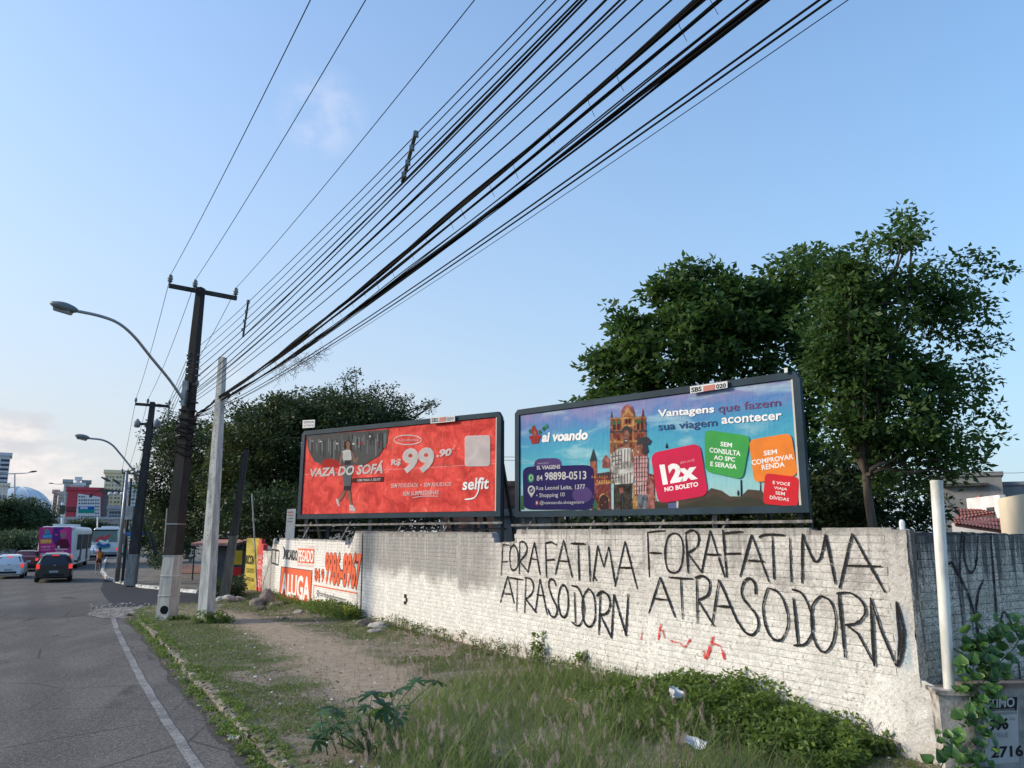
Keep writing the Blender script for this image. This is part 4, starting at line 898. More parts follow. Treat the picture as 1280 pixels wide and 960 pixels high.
# white notice board standing beside the red billboard
tb = empty('notice_board', D(362, 700, 33.6), label='small upright white notice board with faded text left of the red billboard', cat='sign'); tb.location.z = 0
p = D(363.5, 660, 33.6); NB = Plane(Vector((p.x - .22, p.y, 0)), (1, -.2, 0), UP)
mb = MB(); z0, z1 = D(363, 676, 33.6).z, D(363, 636, 33.6).z; mb.prism([NB.P(0, z0), NB.P(.40, z0), NB.P(.42, z1), NB.P(.02, z1 - .02)], -NB.n * .04); mb.build('board', flat('notice_white', (.62, .60, .57)), tb, wc=True)
mb = MB(); mb.beam(NB.P(.31, -.1, -.09), NB.P(.31, z1, -.09), .06); mb.build('post', C_DARKST, tb, wc=True)
t_ = Print(NB, .006)
for i, (txt, c) in enumerate((('VENDE SE', RDP), ('ALUGA SE', RDP), ('SBS PAINEIS', GRP))): t_.text(txt, [(0, 0)] * 4, c) if 0 else None
for i, c in enumerate((RDP, RDP, GRP, GRP)): t_.stroke([(.06, z1 - .15 - i * .13), (.31, z1 - .14 - i * .13)], .06, c, px=False, jit=.3)
t_.build('faded_text', tb)
# ================================================================== POLES AND WIRES
def tapered(mb, a, b, wa, wb, rec=False, ang=0.0):
    a, b = Vector(a), Vector(b); d = (b - a).normalized(); x = Vector((math.cos(ang), math.sin(ang), 0)); x = (x - d * x.dot(d)).normalized(); y = d.cross(x); vs = []
    K = 12
    for k in range(K + 1):
        t = k / K; c = a.lerp(b, t); w = wa + (wb - wa) * t; h_ = w * .5; e = w * .62
        for sx, sy in ((-h_, -e), (h_, -e), (h_, e), (-h_, e)): vs.append(c + x * sx + y * sy)
    fs = [(k * 4 + j, k * 4 + (j + 1) % 4, k * 4 + 4 + (j + 1) % 4, k * 4 + 4 + j) for k in range(K) for j in range(4)] + [(3, 2, 1, 0), tuple(4 * K + i for i in range(4))]
    mb.add(vs, fs); return x, y, d
def pole_mat(name, zt, light, dark):
    m, t = new_mat(name); P = t.a('ShaderNodeNewGeometry').outputs['Position']; z = t.dot(P, (0, 0, 1))
    n = t.noise(t.vscale(P, (3, 3, .6)), 2.2, 6, .65); n2 = t.noise(P, 30, 4, .6)
    wcol = t.mix(t.rng(n, .35, .65), tuple(x * .6 for x in light), light); dcol = t.mix(t.rng(n, .35, .65), dark, tuple(x * 1.9 for x in dark))
    col = t.mix(t.rng(z, zt + .01, zt - .02), dcol, wcol); finish(t, col, .9, n2, .4, .01); return m
MP_BLACK = pole_mat('whitewash_under_dark_concrete', 1.97, (.52, .50, .45), (.012, .011, .0105))
MP_GREY = pole_mat('whitewash_under_grey_concrete', 1.95, (.60, .59, .54), (.33, .32, .285))
def insulator(mb, p, s=1.0, tilt=0):
    p = Vector(p); mb.lathe([(.015 * s, 0), (.05 * s, .05 * s), (.09 * s, .07 * s), (.055 * s, .12 * s), (.10 * s, .15 * s), (.06 * s, .20 * s), (.085 * s, .23 * s), (.05 * s, .29 * s), (.02 * s, .31 * s)], p, 8)
def lamp_arm(name, pts, r, head_pt, head_dir, parent, s=1.0):
    mb = MB(); q = []
    P_ = [Vector(p) for p in pts]
    for i in range(len(P_) - 1):
        p0, p1, p2, p3 = P_[max(i - 1, 0)], P_[i], P_[i + 1], P_[min(i + 2, len(P_) - 1)]
        for k in range(5):
            t = k / 5; q.append(.5 * ((2 * p1) + (p2 - p0) * t + (2 * p0 - 5 * p1 + 4 * p2 - p3) * t * t + (3 * p1 - p0 - 3 * p2 + p3) * t ** 3))
    q.append(P_[-1]); mb.tube(q, r, 8); arm = mb.build('lamp_arm', C_STEEL, parent, smooth=True, wc=True)
    mb = MB(); h0 = P_[-1]; d = Vector(head_dir).normalized(); x = d.cross(UP).normalized(); up = x.cross(d); vs = []; n = 9; m_ = 10
    for i in range(n + 1):
        t = i / n; w = s * (.06 + .17 * math.sin(min(1, t * 1.35) * math.pi / 1.35 * .74)) * (1 if t < .97 else .5); hgt = s * (.05 + .10 * math.sin(t * math.pi) ** .7); c = h0 + d * (t * .78 * s)
        for j in range(m_):
            a = 2 * math.pi * j / m_; vs.append(c + x * (w * math.cos(a)) + up * (hgt * math.sin(a) * (1 if math.sin(a) > 0 else .75)))
    mb.add(vs, [(i * m_ + j, i * m_ + (j + 1) % m_, (i + 1) * m_ + (j + 1) % m_, (i + 1) * m_ + j) for i in range(n) for j in range(m_)] + [tuple(range(m_)), tuple(range(n * m_, n * m_ + m_))])
    hd = mb.build('lamp_head', M('lamp_housing', (.13, .15, .15), .5, .1, 5, .05), parent, smooth=True, wc=True)
    mb = MB(); c = h0 + d * .42 * s - up * .075 * s; mb.tube([c - d * .26 * s, c + d * .24 * s], [.10 * s, .09 * s], 8); mb.build('lens', M('lamp_lens', (.30, .32, .30), .2, .1, 3, .02), hd, wc=True)
P1B = G(208, 775); P1T = D(251, 360, 25.05); P1B.z = -.15
pole1 = empty('utility_pole', (P1B.x, P1B.y, 0), label='tall dark utility pole with whitewashed foot, crossarm on top and curved street lamp arm', cat='utility pole', group=None)
mb = MB(); tapered(mb, P1B, P1T, .43, .20, ang=math.radians(-10)); mb.build('shaft', MP_BLACK, pole1, wc=True)
def pole_at(z): return P1B.lerp(P1T, (z - P1B.z) / (P1T.z - P1B.z))
for z in (1.97, 2.95, .75, 1.35):                   # steel strap bands
    p = pole_at(z); w = .43 - .23 * (z / 10.8); mb = MB(); mb.box(p, (w + .03, w * 1.24 + .03, .025), Matrix.Rotation(math.radians(-10), 3, 'Z')); mb.build('strap', C_STEEL if z > 1.5 else C_POLEW, pole1, wc=True)
p = pole_at(.33); mb = MB(); mb.lathe([(.13, 0), (.10, .02)], p + Vector((.02, -.29, 0)), 12, 'y'); mb.build('hole', flat('hole_dark', (.01, .01, .01)), pole1, wc=True)
AL, AR = D(211, 357, 24.55), D(296, 373, 25.65); mb = MB(); mb.beam(AL, AR, .11, .14); arm = mb.build('crossarm', M('dark_crossarm', (.045, .038, .032), .85, .3, 4, .3), pole1, wc=True)
MVP = [AL + Vector((.03, 0, .08)), AL.lerp(AR, .37) + Vector((0, 0, .08)), AR + Vector((-.05, 0, .08))]
for q in MVP: mb = MB(); insulator(mb, q, 1.0); mb.build('insulator', C_PORC, pole1, smooth=True, wc=True)
RACK = [D(236, y, 24.95) for y in (443, 452, 460.5, 469)]
for q in RACK: mb = MB(); mb.lathe([(.03, -.07), (.09, -.05), (.05, 0), (.09, .05), (.03, .07)], q, 8); mb.build('insulator', C_PORC, pole1, smooth=True, wc=True)
mb = MB(); mb.beam(RACK[0] + Vector((.08, 0, .2)), RACK[3] + Vector((.08, 0, -.2)), .05); [mb.beam(q, q + Vector((.35, .1, 0)), .03) for q in RACK]; mb.build('insulator_rack', C_STEEL, pole1, wc=True)
q = D(232, 482, 24.8); mb = MB(); mb.box(q, (.16, .14, .3)); mb.box(q - Vector((0, 0, .25)), (.1, .1, .2)); mb.build('junction_box', M('light_box', (.35, .36, .36)), pole1, wc=True)
q = D(247, 480, 24.9); mb = MB(); mb.lathe([(.02, -.1), (.06, 0), (.02, .12)], q, 8); mb.beam(q, q + Vector((-.3, 0, 0)), .03); mb.build('spool', C_PORC, pole1, wc=True)
for i in range(5):
    q = pole_at(6.9 - i * .28); mb = MB(); mb.box(q + Vector((.0, -.02, 0)), (.5, .34, .05), Matrix.Rotation(.2 * i, 3, 'Z')); mb.build('clamp_ring', C_DARKST, pole1, wc=True)
# coil of slack cable on the shaft
mb = MB()
for i in range(7):
    c = pole_at(6.2 - i * .17); mb.tube([c + Vector((.30 * math.cos(a) + random.uniform(-.05, .05), .25 * math.sin(a) - .05, random.uniform(-.12, .12))) for a in [k * math.pi / 5 for k in range(11)]], .018, 5, False)
mb.build('cable_coil', C_CABLE, pole1, wc=True)
lamp_arm('lamp', [D(229, 500, 24.7), D(212, 475, 24.2), D(189, 447, 23.3), D(168, 421, 22.4), D(148, 404, 21.8), D(125, 395, 21.3), D(97, 389, 21.0)], .045, None, (D(68, 381, 21.0) - D(97, 389, 21.0)), pole1, 1.0)
mb = MB(); q = D(230, 498, 24.75); mb.box(q, (.12, .2, .5)); mb.build('lamp_bracket', C_STEEL, pole1, wc=True)
# concrete pole
C0 = G(257, 777); C0.z = -.1; C1 = D(278.5, 447, 24.6)
cpole = empty('utility_pole', (C0.x, C0.y, 0), label='light grey concrete pole with a row of holes standing right of the dark pole', cat='utility pole')
mb = MB(); tapered(mb, C0, C1, .34, .17, ang=math.radians(-15)); mb.build('shaft', MP_GREY, cpole, wc=True)
mb = MB()
for i in range(34):
    t = .30 + i * .0205; c = C0.lerp(C1, t); w = .34 - .17 * t; yv = Vector((math.sin(math.radians(-15)), -math.cos(math.radians(-15)), 0)); mb.lathe([(.017, 0), (.013, .004)], c + yv * (w * .62 + .001), 6, 'y')
o = mb.build('holes', flat('hole_dark', (.01, .01, .01)), cpole, wc=True)
q = C0.lerp(C1, .85); mb = MB(); mb.beam(q + Vector((-.14, 0, 0)), q + Vector((.28, -.05, 0)), .06, .05); mb.lathe([(.02, -.1), (.06, -.04), (.06, .04), (.02, .1)], q + Vector((.28, -.05, 0)), 8); mb.build('clamp', C_DARKST, cpole, wc=True)
# second dark pole further along
P2B = G(163, 730); P2B.z = -.1; P2T = D(191, 503, 43)
pole2 = empty('utility_pole', (P2B.x, P2B.y, 0), label='second dark utility pole with crossarm and blue panel, farther along the pavement', cat='utility pole')
mb = MB(); tapered(mb, P2B, P2T, .50, .24, ang=.2); mb.build('shaft', pole_mat('whitewash_under_dark_concrete_far', 1.55, (.28, .275, .25), (.022, .021, .02)), pole2, wc=True)
BL, BR_ = D(169, 505, 42.6), D(211.5, 508, 43.4); mb = MB(); mb.beam(BL, BR_, .13, .15); mb.build('crossarm', M('dark_crossarm', (.045, .038, .032)), pole2, wc=True)
MV2 = [BL + Vector((.02, 0, .08)), BL.lerp(BR_, .36) + Vector((0, 0, .08)), BR_ + Vector((0, 0, .08))]
for q in MV2: mb = MB(); insulator(mb, q, .9); mb.build('insulator', C_PORC, pole2, wc=True)
mb = MB(); mb.tube([BR_, BR_ + Vector((.0, 0, -.9))], .05, 6); mb.build('fuse_link', C_PORC, pole2, wc=True)
for dx in (-.65, .45):
    q = D(186, 530, 42.8) + Vector((dx, 0, 0)); mb = MB(); mb.lathe([(.08, -.2), (.17, -.15), (.18, .14), (.1, .2), (.04, .3)], q, 10); mb.build('transformer', M('grey_transformer', (.25, .26, .27)), pole2, smooth=True, wc=True)
q = D(186, 530, 42.9); mb = MB(); mb.box(q, (1.1, .2, .12)); mb.build('transformer_bracket', C_DARKST, pole2, wc=True)
q = D(169, 667, 42.6); mb = MB(); mb.box(q, (.75, .5, .18)); mb.build('blue_panel', flat('blue_enamel', (.05, .16, .42)), pole2, wc=True)
lamp_arm('lamp', [D(175, 597, 42.6), D(163, 583, 42.3), D(150, 567, 42), D(140, 556, 41.7), D(128, 550, 41.4), D(112, 548, 41.2)], .05, None, D(97, 545, 41.2) - D(112, 548, 41.2), pole2, 1.0)
RACK2 = [D(180, y, 42.8) for y in (556, 562, 568, 574)]
# third pole line beyond, thin steel posts, leaning post
def simple_pole(label, b, t, wa, wb, mat, name='utility_pole', cat='utility pole', arm=None, group=None):
    b = Vector(b); r = empty(name, (b.x, b.y, 0), label=label, cat=cat, group=group); mb = MB(); mb.tube([b, t], [wa / 2, wb / 2], 8); mb.build('shaft', mat, r, smooth=True, wc=True)
    if arm:
        mb = MB(); mb.beam(arm[0], arm[1], .12, .12); mb.build('crossarm', mat, r, wc=True)
        for k in (.03, .38, .97): q = Vector(arm[0]).lerp(Vector(arm[1]), k); mb = MB(); insulator(mb, q + Vector((0, 0, .05)), .9); mb.build('insulator', C_PORC, r, wc=True)
    return r
P3B = G(167, 712); P3B.z = 0; P3T = D(168, 590, 62)
pole3 = simple_pole('third utility pole with a small crossarm, between the lamp posts far down the pavement', (P3B.x, 62, 0), P3T, .4, .25, M('dark_far_pole', (.05, .047, .045)), arm=(D(152, 591, 61.6), D(172, 593, 62.4)))
r = simple_pole('slim steel post in front of the dark pole carrying a grey meter box', G(146, 727), D(159, 590, 43.5), .28, .16, C_STEEL, 'steel_post', 'post')
q = D(163, 641, 43); mb = MB(); mb.box(q, (.42, .3, .72)); mb.build('meter_box', M('grey_box', (.38, .39, .38)), r, wc=True); mb = MB(); mb.beam(D(157, 641, 43), D(169, 641, 43), .06); mb.build('bracket', C_STEEL, r, wc=True)
simple_pole('thin dark post close behind the slim steel post by the pavement corner', G(153, 727), D(164, 598, 44), .16, .14, C_DARKST, 'steel_post', 'post')
lean = empty('leaning_post', (G(280, 750).x, G(280, 750).y, 0), label='old leaning post, dark above and pale below, in front of the shaded trees', cat='post')
LB, LT = G(280, 749), D(308, 562, 32.4); mb = MB(); tapered(mb, LB, LT, .36, .2, ang=.2); mb.build('shaft', pole_mat('pale_under_dark_timber', 2.55, (.15, .145, .12), (.025, .023, .02)), lean, wc=True)
for k, (a, b, lb) in enumerate(((G(203, 725), D(209, 636, 44), 'left one of two thin pale stakes standing together by the pavement planter'), (G(207, 724), D(213, 638, 45), 'right one of two thin pale stakes standing together by the pavement planter'), (G(322, 741), D(315, 618, 33), 'thin grey pole rising behind the yellow wall end'))):
    simple_pole(lb, a, b, .10 if k < 2 else .06, .08 if k < 2 else .06, M('pale_stake', (.40, .40, .37)), 'thin_pole', 'pole')
# ---- wires
def solve_span(A, B, px):
    """3D point on the photo ray through px that lies above the plan line A-B; returns t and z"""
    r = ray(*px); dx, dy = B.x - A.x, B.y - A.y; den = dx * r.y - dy * r.x; t = (A.y * r.x - A.x * r.y) / den
    y = A.y + dy * t; k = y / r.y; return t, HCAM + r.z * k
def wire(A, B, px, rad, label, group=None, sag=None, strands=1, n=26, name='overhead_wire', cat='wire', spread=.03):
    A, B = Vector(A), Vector(B); sag = sag if sag is not None else .35
    if px is not None:
        t, z = solve_span(A, B, px); zB = (z - A.z + 4 * sag * t * (1 - t)) / t + A.z; B = Vector((B.x, B.y, zB))
    f = lambda t: A.lerp(B, t) - Vector((0, 0, 4 * sag * t * (1 - t)))
    root = None; mb = MB()
    for k in range(strands):
        ph = random.uniform(0, 6.28); rr_ = spread * math.sqrt(random.random()) if strands > 1 else 0; tw = random.uniform(1, 4)
        pts = []
        for i in range(n * (2 if strands > 1 else 1) + 1):
            t = i / (n * (2 if strands > 1 else 1)); p = f(t)
            if strands > 1: p = p + Vector((math.cos(ph + t * tw * 3), .2, math.sin(ph + t * tw * 3))) * rr_ + Vector((0, 0, -.02 * math.sin(t * 40 + ph) * rr_ / .03))
            pts.append(p)
        mb.tube(pts, rad, 5, False)
    o = mb.build(name, C_CABLE if rad > .006 else C_CABLE, None, smooth=True)
    return tag(o, label, cat, group), f
DIRB = Vector((.508, -.861, 0)); PREV = Vector((P1B.x, P1B.y, 0)) + DIRB * 36
ax = Vector((.861, .508, 0))
wires = []
for A, px, nm, lat in zip(MVP, ((388, 0), (457, 0), (593, 0)), ('leftmost', 'middle', 'rightmost'), (-1.15, -.15, 1.2)):
    wires.append(wire(A + Vector((0, 0, .3)), PREV + ax * lat, px, .0085, nm + ' of the three high wires running from the top crossarm over the camera', 'high voltage wires', .5))
LVB = PREV + ax * .1
spec = [  # start pixel at the pole, pixel at the top edge, radius, strands, spread
 ((238, 442), (682, 0), .007, 1, 0, 'thin upper wire, first of the four held by the wooden spacer rods'),
 ((238, 451), (695, 0), .007, 1, 0, 'thin wire, second of the four held by the spacer rods'),
 ((238, 459.5), (711, 0), .008, 1, 0, 'thin wire, third of the four held by the spacer rods'),
 ((238, 468), (722, 0), .010, 1, 0, 'dark wire, lowest of the four held by the spacer rods'),
 ((240, 476), (727, 0), .010, 2, .012, 'paired dark cable just under the four spaced wires'),
 ((240, 484), (733, 0), .010, 1, 0, 'dark cable running close below the paired cable'),
 ((238, 492), (757, 0), .012, 1, 0, 'medium black cable left of the wide gap before the thick bundles'),
 ((238, 497), (775, 0), .010, 1, 0, 'medium black cable crossing its neighbour midway'),
 ((240, 493), (782, 0), .009, 1, 0, 'thin black cable twisted beside the crossing cable'),
 ((238, 501), (803, 0), .008, 1, 0, 'lone thin cable, farther left of the two lone ones above the thick bundle'),
 ((238, 505), (839, 0), .008, 1, 0, 'lone thin cable nearest above the thick bundle')]
LVF = []
for a, b, r_, st, spd, lb in spec:
    w, f = wire(D(a[0], a[1], 24.95), LVB, b, r_, lb, 'low wires strung between the poles', .45, st, spread=spd); LVF.append(f)
spec2 = [((272, 497), (876, 0), .012, 9, .034, 'thickest twisted bundle of black cables'), ((272, 499), (898, 0), .012, 4, .017, 'tight black cable bundle hanging just below the thickest one'),
 ((275, 501), (939, 0), .008, 2, .03, 'pair of thin cables between the second and third thick bundles'), ((275, 501), (955, 0), .012, 7, .026, 'third thick dark cable bundle, lowest of the heavy ones'),
 ((277, 503), (962, 0), .007, 1, 0, 'thin wire hugging the underside of the third thick bundle'), ((279, 506), (1024, 0), .010, 1, 0, 'upper one of two separate thin cables on the far right'),
 ((279, 509), (1038, 0), .010, 1, 0, 'lower one of two separate thin cables on the far right'), ((282, 508), (1060, 0), .004, 1, 0, 'finest grey wire, rightmost of all the overhead lines')]
CP_ = C0.lerp(C1, .85)
for k, (a, b, r_, st, spd, lb) in enumerate(spec2):
    A = D(a[0], a[1], 24.7); w, f = wire(A, PREV + ax * (.45 + .1 * k), b, r_, lb, 'telephone cables slung from the pale concrete pole', .5, st, spread=spd, cat='cable' if st > 1 else 'wire', name='cable_bundle' if st > 2 else 'overhead_wire')
    if k == 0: fb = f
    tag(wire(A, D(246, 517 + k * .6, 25.2), None, max(.007, r_ * .9), 'cable slack between the concrete pole and the dark pole', 'cable slack joining the two near poles', .05, min(st, 4), 4, spread=spd)[0])
# spacer rods on the four wires
for k, (px, lb) in enumerate((((520, 170), 'dark spacer rod clipped across the four wires high above, nearer one'), ((310, 383), 'dark spacer rod clipped across the wires near the crossarm, farther one'))):
    t, _ = solve_span(LVF[0](0), LVF[0](1), px); a = LVF[0](t); t2, _ = solve_span(LVF[4](0), LVF[4](1), ((503, 228), (304, 418))[k]); b = LVF[4](t2); mb = MB(); mb.beam(a + Vector((0, 0, .05)), b, .045, .03)
    rt = empty('wire_spacer', a, label=lb, cat='spacer rod', group='spacer rods on the wires'); mb.build('rod', M('spacer_grey', (.07, .08, .08)), rt, wc=True)
    for n_, f in enumerate(LVF[:4]): q = f(t + (t2 - t) * n_ / 4); mb = MB(); mb.box(q, (.06, .06, .06)); mb.build('clip', C_PORC, rt, wc=True)
# ties dangling off the thick bundle
mb = MB()
for i in range(46):
    t = .1 + i * .018 + random.uniform(-.005, .005); q = fb(t); mb.tube([q + Vector((.02, 0, .07)), q + Vector((.04, .02, -.02)), q + Vector((.09, 0, -.10 - random.random() * .08))], .003, 3, False)
tag(mb.build('tie_wires', C_CABLE), 'short thin ties dangling from the thickest cable bundle', 'ties', kind='stuff')
# spans beyond the near pole
for i, (a, b) in enumerate(zip(MVP, MV2)):
    wire(a + Vector((0, 0, .25)), b + Vector((0, 0, .25)), None, .010, ('left', 'centre', 'right')[i] + ' high wire spanning between the first and second crossarms', 'high wires beyond the near pole', .35, n=14)
for i, (a, b) in enumerate(zip(RACK, RACK2)): wire(a, b, None, .009, ('topmost', 'second', 'third', 'lowest')[i] + ' of the four thin low wires between the first and second dark poles', 'low wires between the dark poles', .4, n=12)
for i in range(5): wire(D(246, 517 + 2 * i, 25.2), D(181, 590 + 3 * i, 43), None, .014, 'communication cable between the first and second dark poles', 'communication cables between the dark poles', .5 + .05 * i, n=12)
arm3 = [D(152, 589, 61.6), D(159.5, 590, 62), D(171.5, 592, 62.4)]
for i in range(3): wire(MV2[i] + Vector((0, 0, .2)), arm3[i], None, .012, ('left', 'centre', 'right')[i] + ' high wire running on from the second crossarm to the third pole', 'high wires past the second pole', .3, n=12)
for i in range(4): wire(RACK2[i], D(166, 600 + i * 3, 62), None, .012, ('topmost', 'second', 'third', 'lowest')[i] + ' of the four thin low wires between the second and third poles', 'low wires past the second pole', .4, n=10)
wire(D(284, 586, 38), D(372, 596, 37), None, .010, 'thin wire crossing the dark trees left of the red billboard, upper one', 'wires in front of the trees', .12, n=10)
wire(D(262, 628, 38), D(372, 632, 37), None, .010, 'thin wire crossing the dark trees left of the red billboard, lower one', 'wires in front of the trees', .12, n=10)
wire(D(1190, 585, 34), D(1290, 590, 36), None, .010, 'thin wire above the grey building at the right edge', 'wires over the houses', .12, n=10)
wire(D(622, 571, 60), D(655, 571.5, 60), None, .018, 'upper faint wire seen between the two billboards', 'faint wires between the billboards', .0, n=4)
wire(D(622, 575, 60), D(655, 576, 60), None, .018, 'lower faint wire seen between the two billboards', 'faint wires between the billboards', .0, n=4)
# dry creeper tangle hanging on a cable
mb = MB()
for i in range(150):
    t = random.random(); q = D(345 + 60 * t, 470 - 30 * t + random.gauss(0, 4), 17.5 - 1.5 * t); a = q + Vector((random.uniform(-.25, .25), random.uniform(-.2, .2), random.uniform(-.2, .2)))
    mb.tube([q, (q + a) / 2 + Vector((0, 0, random.uniform(-.08, .08))), a], .0035, 3, False)
tag(mb.build('dry_creeper', M('dry_vine', (.10, .085, .07))), 'tangle of dry creeper twigs hanging on the cables', 'creeper', kind='stuff')
# ================================================================== white pipe, pillar, low wall with notice
pz = 0.93; PB = D(1187, 862, 9.3); PT = D(1170.5, 601, 9.42)
pipe = empty('white_pipe', (PB.x, PB.y, PB.z), label='tall white plastic pipe standing on the low pillar at the wall corner', cat='pipe')
mb = MB(); d = (PT - PB); n_ = 20; pts = [PB + d * t for t in (0, .3, .6, .9, .985, .99, 1.0)]; mb.tube(pts, [.062, .064, .066, .069, .070, .073, .072], 20, False)
mb.build('tube', M('aged_white_pvc', (.64, .63, .57), .45, .22, 3.5, .06, stretch=(1, 1, .35)), pipe, smooth=True, wc=True)
mb = MB(); mb.tube([PT - d * .012, PT - d * .004], [.064, .064], 16); mb.build('inner_shadow_cap', flat('pipe_inside', (.25, .25, .24)), pipe, wc=True)
pil = empty('low_pillar', (PB.x, PB.y, 0), label='short cracked concrete pillar carrying the white pipe', cat='pillar')
MPIL = M('stained_pillar', (.34, .32, .29), .92, .45, 4, .7, c2=(.07, .06, .055))
ctr = Vector((PB.x + .0, PB.y + .0, 0)); R45 = Matrix.Rotation(math.radians(-10), 3, 'Z')
mb = MB(); mb.box(ctr + Vector((0.01, .04, PB.z / 2 - .1)), (.34, .34, PB.z + .14), R45); o = mb.build('shaft', MPIL, pil, wc=True)
mb = MB(); mb.box(ctr + Vector((0.01, .04, PB.z - .012)), (.40, .40, .045), R45); mb.build('cap', MPIL, pil, wc=True)
LW0 = ctr + Vector((.2, .12, 0)); LW = Plane(LW0, (1, .06, 0), UP)
low = empty('low_wall', LW.P(.8, 0), label='low grey rendered wall with a torn pasted notice, behind the climbing plant', cat='wall')
mb = MB(); ztop = D(1240, 857, 9.55).z; mb.prism([LW.P(0, -.1), LW.P(2.4, -.1), LW.P(2.4, ztop), LW.P(0, ztop)], -LW.n * .16); mb.build('render', M('grey_stained_render', (.26, .25, .24), .92, .4, 3, .6, c2=(.09, .085, .08)), low, wc=True)
mb = MB(); mb.prism([LW.P(0, ztop, .03), LW.P(2.4, ztop, .03), LW.P(2.4, ztop + .05, .03), LW.P(0, ztop + .05, .03)], -LW.n * .24); mb.build('coping', M('brown_coping', (.16, .13, .11), .9, .3, 5, .5), low, wc=True)
t_ = Print(LW, .004, .0006).zoom(1000, 770, 4.571); PG = flat('notice_paper', (.46, .46, .45), .8)
t_.poly([(1040, 470), (1240, 462), (1244, 548), (1250, 835), (1060, 850), (1050, 640)], PG); t_.poly([(1090, 552), (1238, 542), (1240, 560), (1092, 570)], GRP)
t_.poly([(1060, 468), (1240, 462), (1238, 540), (1080, 545)], BK); t_.text('ESTIMO', [(1030, 470), (1225, 464), (1224, 520), (1030, 528)], PG, .03)
t_.text('CONSIGNADO', [(1085, 532), (1225, 526), (1225, 540), (1085, 546)], PG); t_.text('996', [(1080, 590), (1190, 578), (1190, 648), (1080, 660)], BK, .05); t_.text('R$', [(1200, 580), (1228, 578), (1228, 596), (1200, 598)], GRP)
t_.text('2716', [(1090, 745), (1270, 735), (1275, 800), (1090, 812)], BK, .03); t_.text('LIGUE', [(1110, 668), (1190, 662), (1190, 690), (1110, 695)], GRP)
t_.build('notice', low)
# ================================================================== TREES
def leaf_arrays(C, n_per, rad, size, flat_=.75, rng=RNG, up=.35, wr=.5):
    """n_per leaves round each centre; rad: (x,y,z) spread"""
    C = np.repeat(np.asarray(C, float), n_per, 0); n = len(C); rad = np.asarray(rad, float)
    d = rng.normal(size=(n, 3)); d /= np.linalg.norm(d, axis=1, keepdims=True); r = rng.random((n, 1)) ** .45
    p = C + d * r * rad
    a = d * .8 + rng.normal(size=(n, 3)) * .7; a[:, 2] = a[:, 2] * .6 - .15; a /= np.linalg.norm(a, axis=1, keepdims=True)
    nn = rng.normal(size=(n, 3)) * flat_; nn[:, 2] += up + .6; b = np.cross(a, nn); b /= np.linalg.norm(b, axis=1, keepdims=True) + 1e-9
    L = size * (.6 + .8 * rng.random((n, 1))); W = L * wr; fold = np.cross(a, b) * L * .12
    V = np.stack([p, p + a * L * .45 + b * W / 2 + fold, p + a * L, p + a * L * .45 - b * W / 2 + fold], 1).reshape(-1, 3)
    F = np.arange(n * 4).reshape(n, 4); return V, F
def crown_pts(ells, density, rng=RNG, shell=.55, gap=0.0):
    out = []
    for c, r in ells:
        c = np.array(c); r = np.array(r); n = max(4, int(density * (r[0] * r[1] + r[1] * r[2] + r[0] * r[2])))
        d = rng.normal(size=(n, 3)); d /= np.linalg.norm(d, axis=1, keepdims=True); k = shell + (1 - shell) * rng.random((n, 1))
        k = k * (1 + .16 * rng.normal(size=(n, 1)) * (rng.random((n, 1)) > .6))
        out.append(c + d * k * r)
    P = np.concatenate(out)
    if gap: P = P[vnoise(P[:, 0] + P[:, 1] * .7, P[:, 2], .9) > gap]
    return P
def E_(x, y, dep, rx, ry, rd=None):                # ellipsoid from photo position, radii in photo pixels
    p = D(x, y, dep); k = dep / FPX * 1.02; return ((p.x, p.y, p.z), (rx * k, rd if rd else rx * k * .85, ry * k))
def tree(label, base, ells, density, n_leaf, tuft, size, mat, trunk_r, fork_z, group=None, seed=1, limbs=14, gap=0.0, shell=.55, bark=None, wr=.5, name='tree', lean=(0, 0), limb_r=.35, kind_leaf=None, extra=None):
    rng = np.random.default_rng(seed); rd_ = random.Random(seed); base = Vector(base)
    root = empty(name, base, label=label, cat='tree', group=group)
    P = crown_pts(ells, density, rng, shell, gap)
    if extra is not None: P = np.concatenate([P, extra])
    V, F = leaf_arrays(P, n_leaf, (tuft, tuft, tuft * .6), size, rng=rng, wr=wr)
    np_mesh('crown', V, F, mat, root, wc=True)
    mb = MB(); fk = base + Vector((lean[0], lean[1], fork_z)); k = 6
    mb.tube([base + (fk - base) * (i / k) + Vector((rd_.uniform(-.05, .05), rd_.uniform(-.05, .05), 0)) * (0 < i < k) for i in range(k + 1)], [trunk_r * (1.25 if i == 0 else 1 - .3 * i / k) for i in range(k + 1)], 9)
    mb.build('trunk', bark or C_BARK, root, smooth=True, wc=True)
    mb = MB(); idx = rng.choice(len(P), min(limbs, len(P)), replace=False)
    for j in idx:
        q = Vector(P[j]); m_ = fk.lerp(q, .45) + Vector((rd_.uniform(-.7, .7), rd_.uniform(-.7, .7), (q - fk).length * rd_.uniform(-.05, .25))); pts = []
        for i in range(7): t = i / 6; pts.append((fk * (1 - t) + m_ * t) * (1 - t) + (m_ * (1 - t) + q * t) * t + Vector((rd_.uniform(-1, 1), rd_.uniform(-1, 1), rd_.uniform(-1, 1))) * .11 * (0 < i))
        mb.tube(pts, [trunk_r * limb_r * (1 - .85 * i / 6) + .012 for i in range(7)], 5, False)
        for _ in range(2):
            s_ = pts[rd_.randrange(3, 6)]; e = Vector(P[rd_.randrange(len(P))])
            if (e - s_).length < tuft * 4: mb.tube([s_, s_.lerp(e, .5) + Vector((0, 0, .1)), e], [.03, .02, .008], 4, False)
    mb.build('limbs', bark or C_BARK, root, smooth=True, wc=True)
    return root
